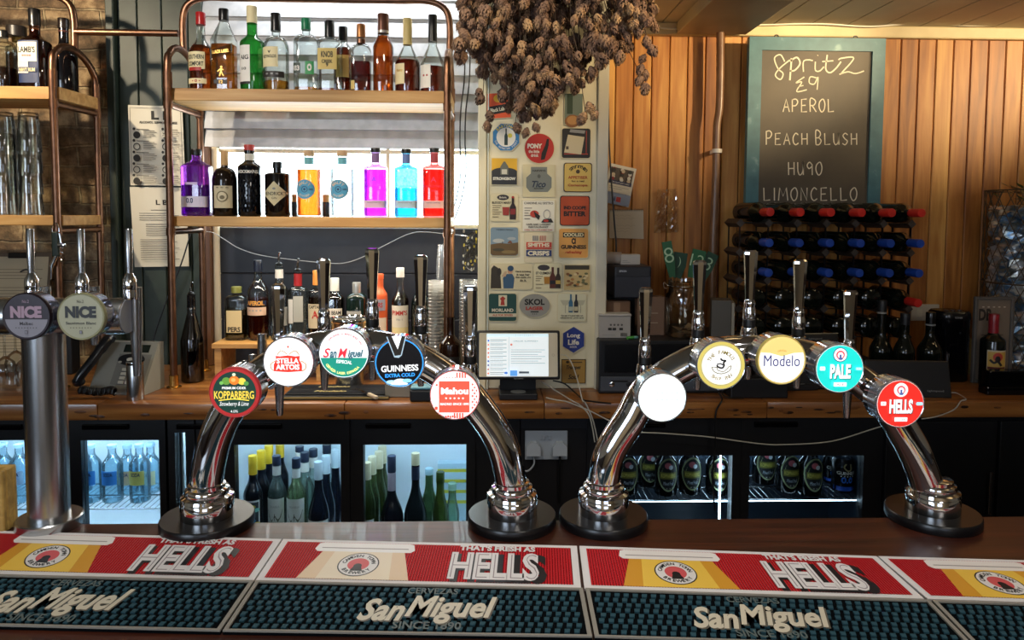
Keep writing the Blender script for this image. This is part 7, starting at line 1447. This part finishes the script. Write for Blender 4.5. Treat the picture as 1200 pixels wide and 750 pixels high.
a_, b_ = bx_(1141, 1187, 2.68); m_ = (a_+b_)/2; hs = P(1163, 347, 2.68).z-ZCO
t = thing('framed_sign', 'grey framed sign lettered DB propped behind the red-capsule bottle', 'sign', (m_, 2.656, ZCO+0.0008)); w_ = (b_-a_)/2; fm = mat('5c5650', 0.5)
for lo, hi in (((-w_, -0.008, 0), (-w_+0.012, 0.008, hs)), ((w_-0.012, -0.008, 0), (w_, 0.008, hs)), ((-w_+0.0125, -0.008, 0), (w_-0.0125, 0.008, 0.012)), ((-w_+0.0125, -0.008, hs-0.012), (w_-0.0125, 0.008, hs))): MB().rbox(lo, hi, fm, 0.002, 1).build('frame_bar', t)
b = MB(); g = G(); g.rect(-w_+0.012, 0.012, w_-0.012, hs-0.012, mat('7a6a5a', 0.6), 1); g.text('DB', -0.032, hs*0.79, 0.045, mat('2a221c', 0.6), w=0.05, bold=0.04); g.text('- - - - -', 0, hs*0.88, 0.004, mat('c8b8a4', 0.6), w=0.09); [g.rect(-0.045, hs*0.55-i*0.014, 0.04-0.015*(i % 3), hs*0.55-i*0.014+0.003, mat('3a3028', 0.6), 1) for i in range(9)]; g.into(b, on_front(0, 0, 0)); b.build('panel', t)
t = thing('carrier_bag', 'crumpled yellowish paper bag lying behind the tall black machine', 'bag', (WX(1138, 2.82), 2.86, ZCO+0.001)); b = MB(); rr = random.Random(9); n = 14; vs_ = []
for j in range(n+1):
    for i in range(n+1): u, v = i/n, j/n; vs_.append((-0.08+0.16*u, -0.04+0.08*v, (0.16*math.sin(PI*u)**0.5*math.sin(PI*v)**0.5+rr.uniform(-.012, .012))*(1 if 0 < i < n and 0 < j < n else 0)))
b.add(vs_, [(j*(n+1)+i, j*(n+1)+i+1, (j+1)*(n+1)+i+1, (j+1)*(n+1)+i) for j in range(n) for i in range(n)], mat('a8945a', 0.7)); b.build('crumpled_paper', t)
t = thing('display_base', 'glossy black plinth at the counter end by the wire basket', 'plinth', (WX(1186, 2.46), 2.46, ZCO+0.0008)); MB().rbox((-0.06, 0, 0), (0.11, 0.05, 0.03), BLKGLOSS, 0.004).build('lower_step', t); MB().rbox((-0.05, 0.005, 0.0305), (0.11, 0.05, 0.085), BLKGLOSS, 0.004).build('upper_step', t)
cB = WX(1222, 2.81); RBk = M(60, 2.81); zb0 = ZCO+0.001; zb1 = P(1180, 222, 2.72).z
t = thing('wire_basket', 'tall round wire basket stuffed with silver foil and dried leaves at the counter end', 'basket', (cB, 2.81, zb0)); hB = zb1-zb0
b = MB(); wm_ = mat('4a3a28', 0.5)
for s in (1, -1):
    for i in range(26):
        a0 = 2*PI*i/26; b.tube([(RBk*math.cos(a0+s*u*1.9), RBk*math.sin(a0+s*u*1.9), hB*u) for u in [q/14 for q in range(15)]], 0.0017, wm_, 5)
for z in (0.004, hB*0.5, hB): b.tube([(RBk*math.cos(i*PI/20), RBk*math.sin(i*PI/20), z) for i in range(40)], 0.003, wm_, 6, closed=True)
b.build('wire_mesh', t)
b = MB(); rr = random.Random(4); foil = noisy('crinkled_foil', [(0.42, 'd8dce0'), (0.5, '8a8c80'), (0.56, '5a86b0'), (0.62, 'e0e0dc')], 11, 0.3, 0.6, 0.02, 0.75); n, m2 = 40, 46; vs_ = []
for j in range(m2+1):
    for i in range(n): a = 2*PI*i/n; r = RBk*0.86*(1+rr.uniform(-0.14, 0.1)); vs_.append((r*math.cos(a), r*math.sin(a), 0.01+(hB*0.9)*j/m2+rr.uniform(-.008, .008)))
b.add(vs_, [(j*n+i, j*n+(i+1) % n, (j+1)*n+(i+1) % n, (j+1)*n+i) for j in range(m2) for i in range(n)]+[tuple(m2*n+i for i in range(n))], foil); b.build('foil', t)
b = MB()
for i in range(70):
    a = rr.uniform(0, 2*PI); r = RBk*rr.uniform(0.2, 1.0); z = hB*(rr.uniform(0.86, 1.03)); d = Vector((math.cos(a), math.sin(a), rr.uniform(0.2, 0.9))).normalized()*rr.uniform(0.03, 0.06); s = Vector((-math.sin(a), math.cos(a), 0))*0.012; q_ = Vector((r*math.cos(a)*0.9, r*math.sin(a)*0.9, z))
    b.add([q_, q_+d*0.5+s, q_+d, q_+d*0.5-s], [(0, 1, 2, 3)], mat(('6a4a2a', '4a5a2a', '8a6a3a', 'b89a5a')[i % 4], 0.6))
b.build('dried_leaves', t)

# ================================================================ DRIED HOPS
hopm, tt, bb_, N, L = nodes('dried_hop')
ge = N('ShaderNodeNewGeometry'); nz = N('ShaderNodeTexNoise'); nz.inputs['Scale'].default_value = 14; nz.inputs['Detail'].default_value = 4; L(ge.outputs['Position'], nz.inputs['Vector'])
r = ramp(N, [(0.3, '46342c'), (0.5, '7c6050'), (0.7, 'ac8c66')]); L(nz.outputs[0], r.inputs[0]); L(r.outputs[0], bb_.inputs['Base Color']); bb_.inputs['Roughness'].default_value = 0.8
def hop_geo(seed):
    rr = random.Random(seed); vs_, fs = [], []; Lc, Rc = 0.036, 0.0125
    for ring in range(6):
        u = ring/5; z = -Lc*(0.08+0.75*u); rad = Rc*math.sin(PI*(0.18+0.68*u)); n = 6
        for k in range(n):
            a = 2*PI*(k+0.5*(ring % 2))/n+rr.uniform(-.2, .2); c, s = math.cos(a), math.sin(a); o_ = rr.uniform(0.9, 1.25); w_ = 0.0075*(1-0.4*u)
            base = Vector((c*rad*0.35, s*rad*0.35, z+0.006)); mid = Vector((c*rad*1.05*o_, s*rad*1.05*o_, z-0.003)); tip = Vector((c*rad*(1.0*o_), s*rad*(1.0*o_), z-0.0125-0.002*rr.random())); sd = Vector((-s, c, 0))*w_
            b0 = len(vs_); vs_ += [base, mid+sd, tip, mid-sd, mid+Vector((c, s, 0))*0.0025]; fs += [(b0, b0+1, b0+4), (b0+1, b0+2, b0+4), (b0+2, b0+3, b0+4), (b0+3, b0, b0+4)]
    return vs_, fs
HG = [hop_geo(i) for i in range(4)]
bot = [(536, 62), (545, 88), (556, 70), (565, 92), (576, 100), (584, 120), (600, 140), (616, 150), (632, 146), (645, 150), (655, 118), (668, 112), (680, 118), (692, 100), (704, 92), (716, 84), (728, 84), (738, 62), (750, 48), (769, 44)]
def botf(x):
    for (a, ya), (b2, yb) in zip(bot[:-1], bot[1:]):
        if a <= x <= b2: return ya+(yb-ya)*(x-a)/(b2-a)
    return 0
ctr = P(648, 20, 2.24); t = thing('hop_bunch', 'big hanging bunch of dried brown hops in front of the cream pillar', 'dried hops', (ctr.x, 2.24, ctr.z))
rr = random.Random(21); spots = []
while len(spots) < 880:
    x = rr.uniform(537, 769); y = rr.uniform(-45, 152); Y = rr.uniform(2.06, 2.42); e = abs(Y-2.22)/0.2
    if y > botf(x)-12-14*e: continue
    if rr.random() < 0.5 and e > 0.8: continue
    spots.append((Y, x, y))
for x, y in ((757, 50), (760, 60), (756, 72), (753, 84), (757, 90), (752, 98), (757, 106), (573, 138), (570, 150), (566, 120), (560, 112), (689, 128), (700, 138), (686, 140), (604, 152), (626, 152), (618, 158), (546, 70), (541, 66)): spots.append((2.12, x, y-8))
spots.sort(); twig = mat('3a2a1c', 0.8); st = MB(); stuff = MB(); mesh4 = {}
for i, (Y, x, y) in enumerate(spots):
    q_ = P(x, y, Y)-ctr+Vector((0, 0, 0)); q_.y = Y-2.24; q_.x = P(x, y, Y).x-ctr.x; q_.z = P(x, y, Y).z-ctr.z
    sc_ = rr.uniform(0.72, 1.05); rot = Matrix.Rotation(rr.uniform(-.6, .6), 4, 'X') @ Matrix.Rotation(rr.uniform(-.6, .6), 4, 'Y') @ Matrix.Rotation(rr.uniform(0, 6.28), 4, 'Z')
    vs_, fs = HG[i % 4]
    if i < 96:
        if i % 4 not in mesh4: b = MB(); b.add(vs_, fs, hopm); ob = b.build('hop_cone', t); mesh4[i % 4] = ob
        else: ob = mesh4[i % 4].copy(); C.objects.link(ob)
        ob.location = q_; ob.rotation_euler = rot.to_euler(); ob.scale = (sc_,)*3
    else: stuff.T = Matrix.Translation(q_) @ rot @ Matrix.Scale(sc_, 4); stuff.add(vs_, fs, hopm)
    if i % 3 == 0: top = Vector((q_.x*0.55+rr.uniform(-.02, .02), q_.y*0.5, 0.2)); st.tube(smooth_path([q_, q_.lerp(top, 0.3)+Vector((rr.uniform(-.015, .015), rr.uniform(-.015, .015), 0.0)), q_.lerp(top, 0.65), top], 3), 0.0011, twig, 5)
o_ = stuff.build('hop_cones', t); o_['kind'] = 'stuff'
st.build('stems', t)
zc_ = 2.617-ctr.z; tw = MB(); tw.tube([(0, 0, 0.12), (0, 0, zc_)], 0.004, mat('8a7450', 0.8), 8); tw.lathe([(0.03, 0.17), (0.036, 0.19), (0.03, 0.21)], mat('8a7450', 0.8), 16, caps=False); tw.build('hanging_twine', t)
